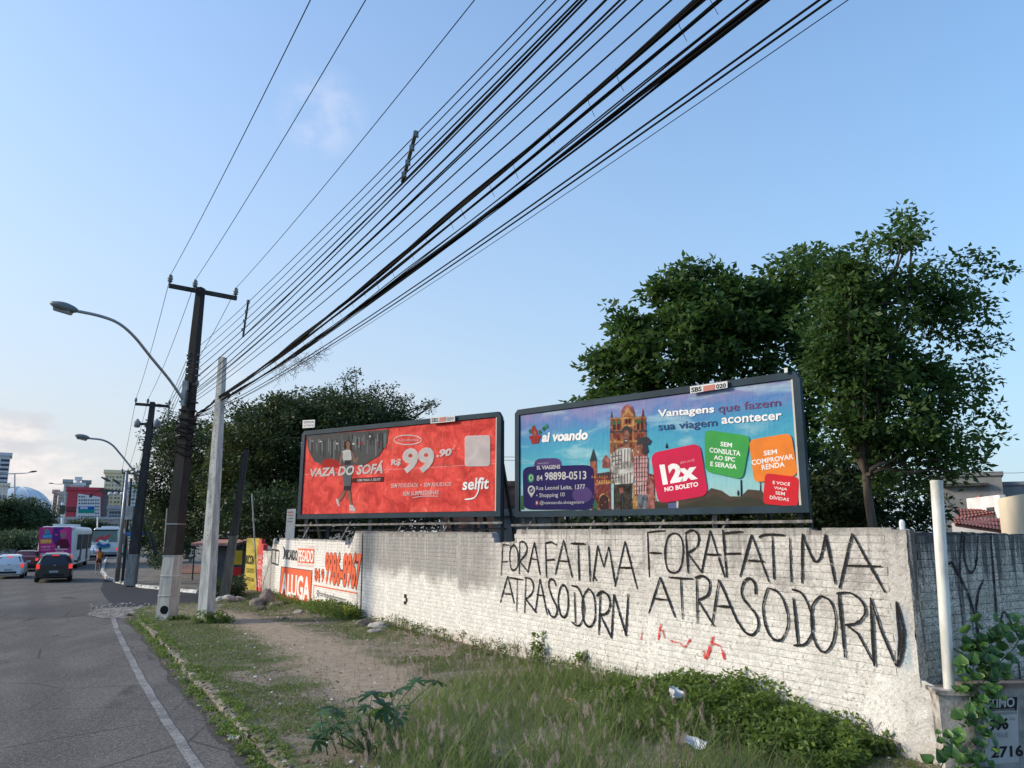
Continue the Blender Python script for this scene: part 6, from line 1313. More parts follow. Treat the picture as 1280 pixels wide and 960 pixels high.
def car(label, p, az, paint, sedan=False, lit=True, scale=1.0, name='car', plate_=True):
    root = empty(name, (p.x, p.y, ROAD_Z + .006), -math.radians(az), label, 'car', 'cars waiting in the traffic'); root.scale = (scale,) * 3
    if not sedan: st = [(0, .74, .36, .88, .90, .70), (.06, .84, .24, .96, .99, .74), (.16, .86, .22, .98, 1.12, .70), (.42, .87, .22, .98, 1.42, .60), (.62, .875, .22, .98, 1.49, .58), (1.4, .88, .22, .97, 1.53, .60), (2.2, .88, .22, .95, 1.50, .60), (2.9, .87, .22, .93, 1.12, .66), (3.15, .86, .22, .92, .97, .74), (3.8, .82, .24, .80, .84, .70), (4.02, .70, .30, .62, .66, .6)]
    else: st = [(0, .76, .36, .92, .95, .70), (.06, .85, .24, .99, 1.02, .76), (.7, .87, .22, 1.0, 1.05, .78), (.85, .875, .22, .99, 1.10, .70), (1.35, .88, .22, .98, 1.42, .60), (1.9, .88, .22, .97, 1.48, .60), (2.7, .88, .22, .95, 1.44, .60), (3.4, .87, .22, .93, 1.05, .68), (3.6, .86, .22, .92, .98, .74), (4.3, .82, .24, .80, .84, .70), (4.5, .70, .30, .62, .66, .6)]
    ring_mesh(st, paint, 'body', root)
    y0, y1 = (.145, .42) if not sedan else (.86, 1.33); z0, z1 = 1.06, 1.38
    mb = MB(); mb.add([(-.66, y0 - .03, z0), (.66, y0 - .03, z0), (.55, y1 - .02, z1 + .02), (-.55, y1 - .02, z1 + .02)], [(0, 1, 2, 3)]); mb.build('rear_window', C_GLASS, root)
    for s in (-1, 1):
        ys = [.7, 1.25, 1.33, 2.0, 2.06, 2.6] if not sedan else [1.5, 2.05, 2.12, 2.75, 2.82, 3.2]
        for a, b in ((0, 1), (2, 3), (4, 5)):
            zt = 1.40 if b < 5 else 1.22; mb = MB(); mb.add([(s * .862, ys[a], 1.02), (s * .862, ys[b], 1.0), (s * (.655 if b < 5 else .72), ys[b], zt), (s * (.655 if a else .70), ys[a] + .06, 1.38)], [(0, 1, 2, 3)]); mb.build('side_window', C_GLASS, root)
        mb = MB(); mb.box((s * .76, .055, .84), (.17, .14, .24)); mb.build('tail_light', TAIL if lit else flat('unlit_tail', (.35, .02, .02), .2), root)
        mb = MB(); mb.box((s * .97, 2.55 if not sedan else 3.0, 1.02), (.18, .1, .12)); mb.build('mirror', paint, root)
        for yy in (.72, 3.25) if not sedan else (.8, 3.7):
            mb = MB(); mb.lathe([(.17, -.11), (.29, -.11), (.31, -.07), (.31, .07), (.29, .11), (.17, .11)], (s * .77, yy, .31), 16, 'x'); w = mb.build('wheel', C_RUBBER, root); mb = MB(); mb.lathe([(.02, -.02), (.18, -.01), (.18, .02), (.02, .03)], (s * .88, yy, .31), 10, 'x'); mb.build('rim', M('alloy', (.30, .30, .31), .35, .1, 3, .02, metal=.6), w)
    mb = MB(); mb.box((0, -.03, .40), (1.45, .12, .22)); mb.build('bumper', paint if not sedan else C_RUBBER, root); mb = MB(); mb.box((0, -.10, .40), (.95, .03, .14)); mb.build('bumper_insert', C_RUBBER, root)
    if plate_: mb = MB(); mb.box((0, .0, .74 if sedan else .56), (.42, .16, .13)); mb.build('number_plate', flat('plate_grey', (.35, .36, .37)), root)
    mb = MB(); mb.box((0, .33 if not sedan else 1.2, 1.42 if not sedan else 1.3), (.34, .05, .04)); mb.build('brake_light', TAIL, root)
    mb = MB(); mb.box((0, .02, .90), (.12, .06, .05)); mb.build('badge', C_STEEL, root)
    mb = MB(); mb.box((0, 2.0, .25), (1.5, 3.3, .12)); mb.build('underbody', C_RUBBER, root)
    return root
PBLK = M('black_car_paint', (.012, .013, .015), .25, .1, 3, .0, **{'Coat Weight': .5}); PWHT = M('white_car_paint', (.66, .68, .70), .3, .04, 2, .0, **{'Coat Weight': .5}); PSLV = M('silver_car_paint', (.36, .38, .40), .3, .05, 2, 0, metal=.4); PDRK = M('dark_blue_car_paint', (.02, .025, .045), .25, .1, 2, 0); PRED = M('dark_red_car_paint', (.10, .012, .015), .25, .1, 2, 0)
car('black hatchback with lit tail lights right behind the pink bus', G(66, 726, ROAD_Z + .1), -29, PBLK, scale=1.06)
p = G(9, 721.5, ROAD_Z + .1); car('white hatchback with lit brake light at the left edge of the road', p, -28, PWHT, scale=.94)
p = G(29, 713, ROAD_Z + .1); car('dark red sedan half hidden behind the white hatchback', p, -27, PRED, True, scale=1.0)
p = G(42, 706, ROAD_Z + .1); car('dark blue car between the sedan and the pink bus', p, -27, PDRK, True)
p = G(8, 707, ROAD_Z + .1); car('silver car in the far lane behind the white hatchback', p, -28, PSLV, True, lit=False)
p = G(35, 701, ROAD_Z + .1); car('pale silver car farthest ahead left of the pink bus', p, -27, PSLV, False)
p = G(110, 699.5, ROAD_Z + .1); car('small white car between the two buses', p, -25, PWHT, True)
def bus(label, p, az, L, ad, w=2.5, h=3.25):
    root = empty('bus', (p.x, p.y, ROAD_Z), -math.radians(az), label, 'bus', 'city buses'); WB = M('bus_white', (.62, .64, .64), .35, .07, 1.2, .02); n = 9
    prof = [(-w / 2, .38), (-w / 2, h - .35)] + [(-w / 2 + .3 * (1 - math.cos(t * math.pi / 8)), h - .35 + .35 * math.sin(t * math.pi / 8)) for t in range(1, 5)]; prof = prof + [(-x, z) for x, z in reversed(prof)]
    ys = [0.0, .10, .22, L * .5, L - .2, L]; ins = [.05, .015, 0, 0, .02, .15]; vs = []
    for y, i_ in zip(ys, ins): vs += [(x * (1 - i_), y, .38 + (z - .38) * (1 - i_ * .6)) for x, z in prof]
    k = len(prof); mb = MB(); mb.add(vs, [(a * k + j, a * k + (j + 1) % k, (a + 1) * k + (j + 1) % k, (a + 1) * k + j) for a in range(len(ys) - 1) for j in range(k)] + [tuple(range(k)), tuple(range((len(ys) - 1) * k, len(ys) * k))]); mb.build('body', WB, root)
    for s in (-1, 1):
        y = .9; i = 0
        while y < L - 1.2:
            door = s == 1 and i in (2, 6); wd = 1.15; mb = MB(); x = s * (w / 2 + .012)
            z0_ = .55 if door else 1.45; mb.box((x, y + wd / 2, (z0_ + 2.65) / 2), (.03, wd * .9, 2.65 - z0_)); o = mb.build('door' if door else 'window', flat('bus_dark_window', (.02, .022, .028), .6), root)
            if door: mb = MB(); mb.box((x + s * .02, y + wd / 2, 1.6), (.03, .06, 2.1)); mb.build('door_frame', WB, o)
            y += wd; i += 1
        for yy in (2.6, L - 2.6):
            mb = MB(); mb.lathe([(.2, -.14), (.44, -.14), (.48, -.1), (.48, .1), (.44, .14), (.2, .14)], (s * (w / 2 - .12), yy, .48), 16, 'x'); wl = mb.build('wheel', C_RUBBER, root); mb = MB(); mb.lathe([(.02, 0), (.24, .01), (.24, .03)], (s * (w / 2 + .0), yy, .48), 10, 'x'); mb.build('rim', C_STEEL, wl)
        mb = MB(); mb.box((s * (w / 2 - .22), -.005, .95), (.16, .06, .30)); mb.build('tail_light', TAIL, root); mb = MB(); mb.box((s * (w / 2 - .3), -.005, h - .2), (.16, .05, .08)); mb.build('marker_light', flat('marker_orange', (.6, .2, .03)), root)
    mb = MB(); mb.box((0, -.06, .52), (w * .94, .16, .28)); mb.build('bumper', flat('bus_bumper', (.22, .22, .22)), root); mb = MB(); mb.box((0, L * .4, h + .09), (1.7, 2.4, .22)); mb.build('roof_unit', WB, root); mb = MB(); mb.box((0, L / 2, .3), (w * .85, L * .92, .2)); mb.build('underbody', C_RUBBER, root)
    R_ = Matrix.Rotation(-math.radians(az), 3, 'Z'); o_ = Vector(root.location) + R_ @ Vector((-w / 2, -.0, 0)); pl = Plane(o_, R_ @ Vector((1, 0, 0)), UP); return root, pl
PKM = flat('ad_magenta', (.60, .05, .24)); PKD = flat('ad_purple', (.14, .03, .22)); AB = flat('ad_blue', (.03, .20, .45)); AO = flat('ad_orange', (.75, .25, .06)); AM = flat('ad_maroon', (.14, .015, .04)); AP = flat('ad_pink', (.75, .08, .28))
b1, bpl = bus('city bus with a large magenta advertisement covering its rear', G(67.5, 712.5, ROAD_Z), -22.8, 11.5, 1)
pr = Print(bpl, .02, .003).zoom(0, 630, 8.73)
pr.poly([(428, 262), (440, 252), (775, 250), (786, 262), (775, 535), (418, 535)], PKM); pr.poly([(590, 252), (700, 252), (660, 380), (600, 450), (560, 360)], PKD); pr.ell((690, 335), 34, 42, flat('ad_face', (.32, .20, .18))); pr.ell((690, 300), 38, 24, AP); pr.poly([(610, 440), (640, 385), (740, 385), (765, 460), (740, 495), (620, 490)], AM)
pr.poly([(490, 290), (520, 268), (545, 300), (540, 330), (490, 330)], flat('ad_teal', (.10, .30, .42))); pr.poly([(466, 330), (572, 326), (572, 372), (462, 378)], AB); pr.text('SABOR', [(474, 338), (566, 334), (566, 366), (472, 372)], flat('ad_lightblue', (.2, .5, .75)), .03)
pr.poly([(440, 386), (566, 380), (566, 428), (436, 434)], AO); pr.text('FESTA', [(450, 392), (560, 388), (560, 422), (448, 428)], flat('ad_yellow', (.85, .65, .2)), .03); pr.ell((615, 335), 18, 12, AP); pr.ell((640, 470), 12, 16, W_)
pr.text('venha viver', [(450, 452), (556, 448), (556, 476), (448, 480)], flat('ad_lightpink', (.85, .45, .6)), .02); pr.text('a alegria', [(455, 490), (552, 488), (552, 508), (452, 512)], flat('ad_lightpink', (.85, .45, .6)), .02); pr.poly([(600, 488), (740, 488), (740, 496), (600, 496)], W_); pr.ell((585, 462), 20, 14, AP); pr.text('@cidade', [(610, 508), (700, 506), (700, 522), (610, 524)], W_)
pr.build('advertisement', b1)
b2, bpl2 = bus('white city bus with a blue and red swoosh on its rear, farther ahead', G(130.5, 697.5, ROAD_Z), -23.5, 11.5, 2, 2.75, 3.3)
pr = Print(bpl2, .02, .003).zoom(0, 540, 4.36); pr.poly([(507, 540), (640, 540), (640, 600), (503, 600)], flat('bus_rear_glass', (.17, .22, .20), .25)); pr.poly([(505, 533), (642, 533), (642, 540), (505, 540)], BK)
pr.stroke([(520, 598), (550, 575), (570, 580), (600, 560)], .28, flat('swoosh_red', (.6, .06, .06)), smooth=3); pr.stroke([(530, 608), (560, 625), (600, 615)], .45, flat('swoosh_blue', (.03, .13, .32)), smooth=3); pr.stroke([(540, 590), (575, 602), (590, 590)], .2, W_, smooth=3); pr.stroke([(528, 622), (560, 634), (600, 628)], .15, flat('swoosh_green', (.10, .35, .22)), smooth=3)
pr.build('livery', b2)
# ================================================================== PERSON
def skin_mesh(name, pts, edges, rad, mat, parent, sub=1, loc=(0, 0, 0)):
    me = bpy.data.meshes.new(name); me.from_pydata(pts, edges, []); o = bpy.data.objects.new(name, me); COL.objects.link(o)
    md = o.modifiers.new('s', 'SKIN'); md.use_smooth_shade = True; o.modifiers.new('u', 'SUBSURF').levels = sub
    for i, r in enumerate(rad): me.skin_vertices[0].data[i].radius = (r, r) if not hasattr(r, '__len__') else r
    me.skin_vertices[0].data[0].use_root = True
    bpy.context.view_layer.update(); m2 = bpy.data.meshes.new_from_object(o.evaluated_get(bpy.context.evaluated_depsgraph_get())); bpy.data.objects.remove(o); m2.name = name; m2.materials.clear(); m2.materials.append(mat); m2.shade_smooth(); return link(name, m2, parent)
pp = G(122, 716.5, ROAD_Z); per = empty('person', pp, math.radians(26), 'person in an orange sleeveless top walking along the road edge, one arm raised', 'person')
SKN = M('brown_skin', (.20, .095, .06), .6, .08, 8, .05)
J = [(0, 0, .95), (0, 0, 1.12), (0, .01, 1.30), (0, .0, 1.44), (0, .01, 1.52), (0, .02, 1.64), (0, .02, 1.74),
     (.10, 0, .90), (.13, .16, .50), (.12, .02, .10), (.12, .16, .04), (-.10, 0, .90), (-.12, -.06, .50), (-.12, -.28, .16), (-.12, -.20, .05),
     (.19, 0, 1.41), (.30, -.05, 1.16), (.26, .14, .98), (.25, .20, .90), (-.19, 0, 1.41), (-.38, .05, 1.36), (-.40, .10, 1.62), (-.39, .11, 1.72)]
Ed = [(0, 1), (1, 2), (2, 3), (3, 4), (4, 5), (5, 6), (0, 7), (7, 8), (8, 9), (9, 10), (0, 11), (11, 12), (12, 13), (13, 14), (3, 15), (15, 16), (16, 17), (17, 18), (3, 19), (19, 20), (20, 21), (21, 22)]
Rr_ = [.13, .12, .145, .12, .055, .095, .08, .09, .06, .04, .035, .09, .06, .04, .035, .06, .045, .032, .03, .06, .045, .032, .03]
skin_mesh('body', J, Ed, Rr_, SKN, per)
skin_mesh('orange_top', [(0, 0, .96), (0, 0, 1.12), (0, .01, 1.30), (0, 0, 1.42), (.15, 0, 1.42), (-.15, 0, 1.42)], [(0, 1), (1, 2), (2, 3), (3, 4), (3, 5)], [(.165, .14), (.15, .125), (.18, .15), (.14, .12), .075, .075], flat('orange_cloth', (.72, .24, .03), .8), per)
skin_mesh('shorts', [(0, 0, 1.0), (0, 0, .92), (.10, .02, .80), (.12, .06, .66), (-.10, -.01, .80), (-.11, -.02, .66)], [(0, 1), (1, 2), (2, 3), (1, 4), (4, 5)], [.15, .15, .11, .10, .11, .10], flat('dark_shorts', (.10, .035, .03), .8), per)
mb = MB()
for i in range(1): mb.lathe([(.02, 1.79), (.075, 1.765), (.10, 1.70), (.102, 1.64), (.085, 1.60)], (0, -.005, 0), 12)
mb.build('hair', flat('dark_hair', (.02, .015, .012), .7), per, smooth=True)
for x, y, z in ((.12, .10, .04), (-.12, -.22, .09)): mb = MB(); mb.box((x, y + .02, z), (.10, .27, .08)); mb.build('shoe', C_WHITEP, per)
# ================================================================== GRASS, WEEDS, LITTER
def blades(P, h, w, lean, mat, name, seg=3, rng=RNG, droop=.5, col=None):
    P = np.asarray(P, float); n = len(P); ang = rng.random(n) * 6.283; dr = np.stack([np.cos(ang), np.sin(ang)], 1); h = np.broadcast_to(h, n) * (.55 + .9 * rng.random(n)); ln = lean * (.3 + rng.random(n)); pa = rng.random(n) * 6.283; pw = np.stack([np.cos(pa), np.sin(pa)], 1)
    V = np.zeros((n, (seg + 1) * 2, 3))
    for k in range(seg + 1):
        t = k / seg; off = dr * (ln * h * t ** 1.8)[:, None]; z = h * (t - droop * ln * t ** 3 * .5); ww = (w * (1 - t * .92) / 2)
        for s_, i in ((-1, 0), (1, 1)):
            V[:, k * 2 + i, 0] = P[:, 0] + off[:, 0] + pw[:, 0] * s_ * ww; V[:, k * 2 + i, 1] = P[:, 1] + off[:, 1] + pw[:, 1] * s_ * ww; V[:, k * 2 + i, 2] = P[:, 2] + z
    base = (np.arange(n) * (seg + 1) * 2)[:, None]; F = np.concatenate([base + np.array([2 * k, 2 * k + 1, 2 * k + 3, 2 * k + 2]) for k in range(seg)], 1).reshape(-1, 4)
    return V.reshape(-1, 3), F
def path_dist(x, y): return seg_dist(x, y, PATH, False)
def scatter(n, s0, s1, t0, t1, rng=RNG):
    s = s0 + (s1 - s0) * rng.random(n); t = t0 + (t1 - t0) * rng.random(n); x = WALL.o.x + WALL.u.x * s + WALL.n.x * t; y = WALL.o.y + WALL.u.y * s + WALL.n.y * t
    ok = inside(x, y, VERGE) & (t < curb_t(s) - .06) & (t > .02) & (s > -2.5); return x[ok], y[ok], s[ok], t[ok]
GR_SHORT = leaf_mat('short_grass', (.045, .08, .015, 1), (.15, .21, .045, 1), .3); GR_DRY = leaf_mat('dry_grass', (.16, .13, .08, 1), (.34, .29, .19, 1), .3); GR_TALL = leaf_mat('tall_grass', (.045, .08, .018, 1), (.20, .27, .08, 1), .4)
x, y, s, t = scatter(270000, -2, 30, 0, 6.3); pd_ = path_dist(x, y) + (vnoise(x, y, .9) - .5) * 1.0; den = smooth01((pd_ - .75) / .9) * smooth01((vnoise(x + 31, y, .55) * .6 + vnoise(x, y + 9, 2.1) * .4 - .34) / .16)
den = np.maximum(den * .9, .85 * smooth01((s - 10) / 4) * smooth01((t - 3.3) / 1.0) * (.4 + .6 * vnoise(x, y, 1.7))); den = np.maximum(den, .05 * (pd_ > .5)); den = den * np.where(s > 12, .6, 1.0); keep = RNG.random(len(x)) < den
V, F = blades(np.stack([x[keep], y[keep], verge_z(x[keep], y[keep]) - .01], 1), .06, .014, 1.3, None, '', 2); tag(np_mesh('short_grass', V, F, GR_SHORT), 'patchy short green grass on the verge between kerb and path', 'grass', kind='stuff')
keep = RNG.random(len(x)) < .10 * smooth01((pd_ - .6) / .8); V, F = blades(np.stack([x[keep], y[keep], verge_z(x[keep], y[keep]) - .01], 1), .05, .007, 1.6, None, '', 2); tag(np_mesh('dry_grass', V, F, GR_DRY), 'dry straw-coloured grass scattered over the verge', 'grass', kind='stuff')
# tall foreground grass
TALL = [g2(330, 1010), g2(385, 960), g2(425, 905), g2(500, 862), g2(590, 838), g2(700, 838), g2(800, 852), g2(900, 872), g2(1000, 905), g2(1080, 955), g2(1110, 1000), (1.6, 6.5), (-1.8, 6.5)]
xs = RNG.uniform(-3.4, 4.6, 260000); ys = RNG.uniform(6.4, 15.5, 260000); ins_ = inside(xs, ys, TALL) ; dd = seg_dist(xs, ys, TALL); s_, t_w = to_wt(xs, ys)
dn = ins_ * smooth01(dd / 1.1) * (.35 + .65 * smooth01((vnoise(xs, ys, 1.3) - .3) / .3)) * (t_w > .1) * .075; k = RNG.random(len(xs)) < dn; xs, ys, dd = xs[k], ys[k], dd[k]
hh = .10 + .42 * smooth01(dd / 1.6) * (.25 + 1.1 * vnoise(xs, ys, 1.6)); V, F = blades(np.stack([xs, ys, verge_z(xs, ys) - .01], 1), hh, .016, .95, None, '', 4); tag(np_mesh('tall_grass', V, F, GR_TALL), 'tall rank grass filling the foreground at the bottom', 'grass', kind='stuff')
kk = RNG.random(len(xs)) < .20; V, F = blades(np.stack([xs[kk], ys[kk], verge_z(xs[kk], ys[kk]) - .01], 1), hh[kk] * 1.15, .006, .7, None, '', 4); tag(np_mesh('straw_stalks', V, F, GR_DRY), 'dry stalks standing in the tall foreground grass', 'grass', kind='stuff')
# feathery seed heads
def plumes(P, size, name, mat, label):
    V = []; F = []; ms = MB()
    for p in P:
        p = Vector(p); hgt = random.uniform(.22, .52) * size; a = random.uniform(0, 6.28); l = random.uniform(.05, .55) * hgt; top = p + Vector((math.cos(a) * l, math.sin(a) * l, hgt)); ms.tube([p, p.lerp(top, .55) + Vector((0, 0, .02)), top], .0022, 3, False)
        d = (top - p).normalized() + Vector((random.uniform(-.3, .3), random.uniform(-.3, .3), 0)); d.normalize(); Lp = random.uniform(.08, .17)
        for i in range(56):
            t = random.random(); c = top + d * (Lp * t); r = Vector((random.gauss(0, 1), random.gauss(0, 1), random.gauss(.3, .8))).normalized(); e = c + (r * .05 + d * .034) * (1.15 - t * .6); w = r.cross(d).normalized() * .003; b = len(V); V += [tuple(c - w), tuple(c + w), tuple(e)]; F.append((b, b + 1, b + 2))
    root = np_mesh(name, np.array(V), np.array(F), mat); tag(root, label, 'grass', kind='stuff'); ms.build('stalks', GR_DRY, root); return root
PLM = leaf_mat('pinkish_seed_head', (.22, .17, .145, 1), (.50, .42, .36, 1), .4)
pts = []
while len(pts) < 230:
    px, py = random.uniform(430, 900), random.uniform(845, 1010); q = G(px, py); sc, tc_ = to_wt(q.x, q.y)
    if tc_ > .35 and (inside(np.array([q.x]), np.array([q.y]), TALL)[0] or random.random() < .12) and random.random() < .35 + .65 * vnoise(q.x, q.y, 1.5): pts.append((q.x, q.y, 0))
plumes(pts, 1.0, 'seed_heads', PLM, 'pinkish feathery grass seed heads rising over the foreground')
pts = [(q.x, q.y, 0) for q in (G(random.uniform(400, 640), random.uniform(800, 870)) for _ in range(90))]; plumes(pts, .6, 'small_seed_heads', PLM, 'small brown seed heads at the far edge of the tall grass')
# weed thicket against the wall at right
LW_ = leaf_mat('weed_leaf', (.03, .07, .012, 1), (.17, .25, .05, 1), .4)
def weed(label, pts, spread, n, size, mat, name='weeds', cat='weeds', kind='stuff', stems=True):
    P = np.array(pts, float); V, F = leaf_arrays(P, n, spread, size); o = np_mesh(name, V, F, mat)
    if stems: mb = MB(); [mb.tube([(p[0] + random.uniform(-.1, .1), p[1] + random.uniform(-.1, .1), -.02), p], [.006, .003], 3, False) for p in pts]; mb.build('stems', M('green_stem', (.08, .12, .04)), o)
    return tag(o, label, cat, None, kind)
pts = []
for _ in range(520):
    s = random.uniform(.35, 5.6); t = abs(random.gauss(0, 1)) * .9 + .06
    if t > 2.3 - abs(s - 2.8) * .45: continue
    x, y = from_wt(s, t); env = math.exp(-((s - 2.6) / 2.0) ** 2) * max(.15, 1 - t / 2.6); z = random.random() ** .6 * (.12 + .62 * env); pts.append((x, y, z))
weed('dense leafy green weeds heaped against the white wall at right', pts, (.13, .13, .09), 46, .075, LW_)
pts = [(*from_wt(random.uniform(5.2, 16), abs(random.gauss(0, .28)) + .05), random.random() ** 1.4 * .34) for _ in range(230)]; weed('thin line of low weeds along the foot of the wall', pts, (.10, .10, .06), 20, .06, leaf_mat('weed_olive', (.05, .08, .02, 1), (.16, .19, .05, 1), .35))
pts = [(*from_wt(random.uniform(17.5, 21.5), abs(random.gauss(0, .5)) + .08), random.random() * .42) for _ in range(110)]; weed('clump of bright green weeds below the painted phone number', pts, (.16, .16, .1), 34, .09, LW_)
pts = [(*from_wt(random.uniform(21, 29), abs(random.gauss(0, .3)) + .05), random.random() * .22) for _ in range(90)]; weed('sparse low weeds below the orange ALUGA panel', pts, (.13, .13, .07), 22, .08, LW_)
pts = [(C0.x + .35 + random.gauss(0, .28), C0.y - .25 + random.gauss(0, .15), random.random() * .34) for _ in range(40)]; weed('small bushy weed growing at the foot of the grey pole', pts, (.12, .12, .08), 28, .08, LW_, 'weed_clump', 'weed', None)
pts = [(P1B.x + random.gauss(.3, .3), P1B.y - .1 + random.gauss(0, .12), random.random() * .12) for _ in range(24)]; weed('low tuft at the foot of the dark pole', pts, (.1, .1, .05), 22, .07, LW_, 'weed_clump', 'weed', None)
pts = [tuple(G(random.uniform(258, 300), random.uniform(741, 748)) + Vector((0, 0, random.random() * .8 * (1 - abs(_ / 90 - .4))))) for _ in range(90)]; weed('dark green bushes around the foot of the leaning post', pts, (.3, .3, .2), 40, .13, LF_DARK, 'bush', 'bush', None)
pts = [(*from_wt(s_, float(curb_t(s_)) + random.uniform(.08, .30)), -.11 + random.random() * .07) for s_ in [random.choice([random.uniform(10, 23), random.uniform(12, 22), random.uniform(4, 10)]) for _ in range(240)]] + [(*from_wt(s_, float(curb_t(s_)) - random.uniform(-.05, .16)), random.random() * .05) for s_ in [random.uniform(2, 23) for _ in range(150)]]; weed('small green weeds growing in the gutter along the kerb', pts, (.09, .09, .04), 26, .05, LW_, stems=False)
for lb, sx, t, h_ in (('lone leafy sapling against the wall left of the writing', 8.0, .12, .75), ('second small sapling by the wall below the word ATRASO', 6.6, .12, .5)):
    x, y = from_wt(sx, t); pts = [(x + random.gauss(0, .06), y + random.gauss(0, .06), h_ * (.25 + .75 * random.random())) for _ in range(14)]; weed(lb, pts, (.08, .08, .06), 10, .10, LW_, 'sapling', 'plant', None)
# dry twigs sticking up by the wall
mb = MB()
for i in range(60):
    s = random.choice([random.uniform(4.5, 9), random.uniform(0.1, .9), random.uniform(9, 16)]); x, y = from_wt(s, random.uniform(.05, .3)); h_ = random.uniform(.15, .55); a = Vector((x, y, 0)); mb.tube([a, a + Vector((random.uniform(-.06, .06), random.uniform(-.06, .06), h_ * .6)), a + Vector((random.uniform(-.15, .15), random.uniform(-.15, .15), h_))], .004, 3, False)
tag(mb.build('dry_twigs', M('dry_twig', (.13, .09, .07))), 'thin dry twigs standing along the foot of the wall', 'twigs', kind='stuff')
# big-leaved castor plant at the left of the tall grass
def lobed_leaf(seed, R=.16, lobes=7):
    r = random.Random(seed); vs = [(0, 0, 0)]; n = lobes * 4
    for i in range(n + 1):
        a = -2.5 + 5.0 * i / n; k = abs(math.sin((i / n) * lobes * math.pi)); rr_ = R * (.45 + .6 * k) * (1 - .15 * abs(a) / 2.5); vs.append((rr_ * math.sin(a), rr_ * math.cos(a), -.35 * rr_ * rr_ / R + r.uniform(-.004, .004)))
    return vs, [(0, i, i + 1) for i in range(1, n + 1)]
def heart_leaf(seed, R=.06):
    r = random.Random(seed); vs = [(0, .0, .0)]; n = 14
    for i in range(n + 1):
        a = 2 * math.pi * i / n; x = R * 1.0 * math.sin(a) ** 3 * (1.05); y = R * (.95 - (.80 * math.cos(a) - .30 * math.cos(2 * a) - .10 * math.cos(3 * a) + .0)); vs.append((x, y, .25 * abs(x) - .12 * y * y / R + r.uniform(-.002, .002)))
    return vs, [(0, i, i + 1) for i in range(1, n + 1)]
LFM = {}
def leaf_part(root, kind, seed, loc, rot, sc, mat):
    key = (kind, seed, mat.name)
    if key not in LFM:
        v, f = (lobed_leaf if kind == 'lobed' else heart_leaf)(seed); me = bpy.data.meshes.new('leaf'); me.from_pydata(v, [], f); me.materials.append(mat); me.shade_smooth(); LFM[key] = me
    o = bpy.data.objects.new('leaf', LFM[key]); COL.objects.link(o); o.parent = root; o.matrix_parent_inverse = wmat(root).inverted(); o.location = loc; o.rotation_euler = rot; o.scale = (sc,) * 3; return o
def leafm(name, a, b):
    m, t = new_mat(name); g = t.a('ShaderNodeObjectInfo'); P = t.a('ShaderNodeTexCoord').outputs['Object']; n = t.noise(P, 30, 3, .6)
    col = t.mix(t.m('ADD', t.m('MULTIPLY', g.outputs['Random'], .75), t.m('MULTIPLY', n, .3), clamp=True), a, b); bs = t.a('ShaderNodeBsdfPrincipled', {'Base Color': col, 'Roughness': .42}); tr = t.a('ShaderNodeBsdfTranslucent', {'Color': t.mix(.5, col, (.2, .35, .05, 1))}); mx = t.a('ShaderNodeMixShader', {0: .28, 1: bs.outputs[0], 2: tr.outputs[0]}); t.a('ShaderNodeOutputMaterial', {'Surface': mx}); return m
CAS = leafm('castor_leaf', (.022, .06, .02, 1), (.06, .13, .04, 1)); VIN = leafm('vine_leaf', (.012, .05, .012, 1), (.11, .23, .045, 1))
cb = G(455, 955); cas = empty('castor_plant', cb, label='big-leaved dark green castor plant at the left edge of the tall grass', cat='plant'); mb = MB()
for i, (px, py, dp) in enumerate(((400, 905, 10.2), (420, 890, 10.3), (440, 872, 10.4), (465, 868, 10.5), (450, 895, 10.2), (475, 890, 10.4), (430, 915, 10.0), (460, 915, 10.1), (500, 860, 10.8), (520, 852, 11.0), (545, 850, 11.2), (490, 905, 10.2), (395, 925, 10.0), (480, 925, 9.9), (445, 935, 9.8))):
    q = D(px, py, dp); leaf_part(cas, 'lobed', i % 4, q, (random.uniform(-.5, .7), random.uniform(-.6, .6), random.uniform(-2.5, 2.5)), random.uniform(.8, 1.35), CAS); mb.tube([Vector((cb.x + .3 * (px > 480), cb.y + .3, .02)), q.lerp(Vector((cb.x, cb.y, .2)), .4), q], [.012, .008, .004], 5, False)
for i in range(11):
    px = random.uniform(392, 500); q = D(px, 905 - (px - 392) * .35 + random.uniform(-14, 40), random.uniform(9.8, 11)); leaf_part(cas, 'lobed', i % 4, q, (random.uniform(-.5, .7), random.uniform(-.6, .6), random.uniform(-2.5, 2.5)), random.uniform(.8, 1.5), CAS); mb.tube([Vector((q.x + .1, q.y + .1, .02)), q], [.009, .004], 5, False)
mb.build('stems', M('green_stem', (.08, .12, .04)), cas, wc=True)
# heart-leaved climber on the right
vb = D(1235, 940, 9.0); vin = empty('climbing_plant', (vb.x, vb.y, 0), label='heart-leaved green climber sprawling over the low wall at the right', cat='climber'); mb = MB()
strands_ = [[(1175, 962, 8.7), (1190, 930, 8.75), (1208, 900, 8.9), (1215, 860, 9.15), (1218, 820, 9.3), (1225, 800, 9.4), (1245, 790, 9.45), (1262, 778, 9.45)], [(1195, 962, 8.6), (1215, 925, 8.8), (1225, 890, 9.0), (1240, 850, 9.2), (1245, 815, 9.4), (1250, 775, 9.45)], [(1215, 962, 8.6), (1235, 930, 8.9), (1232, 880, 9.1), (1210, 845, 9.2), (1198, 832, 9.25)], [(1222, 862, 9.1), (1240, 838, 9.2), (1268, 810, 9.4), (1282, 785, 9.45)], [(1222, 820, 9.3), (1212, 812, 9.35), (1228, 832, 9.2), (1238, 838, 9.2)]]
cnt = 0
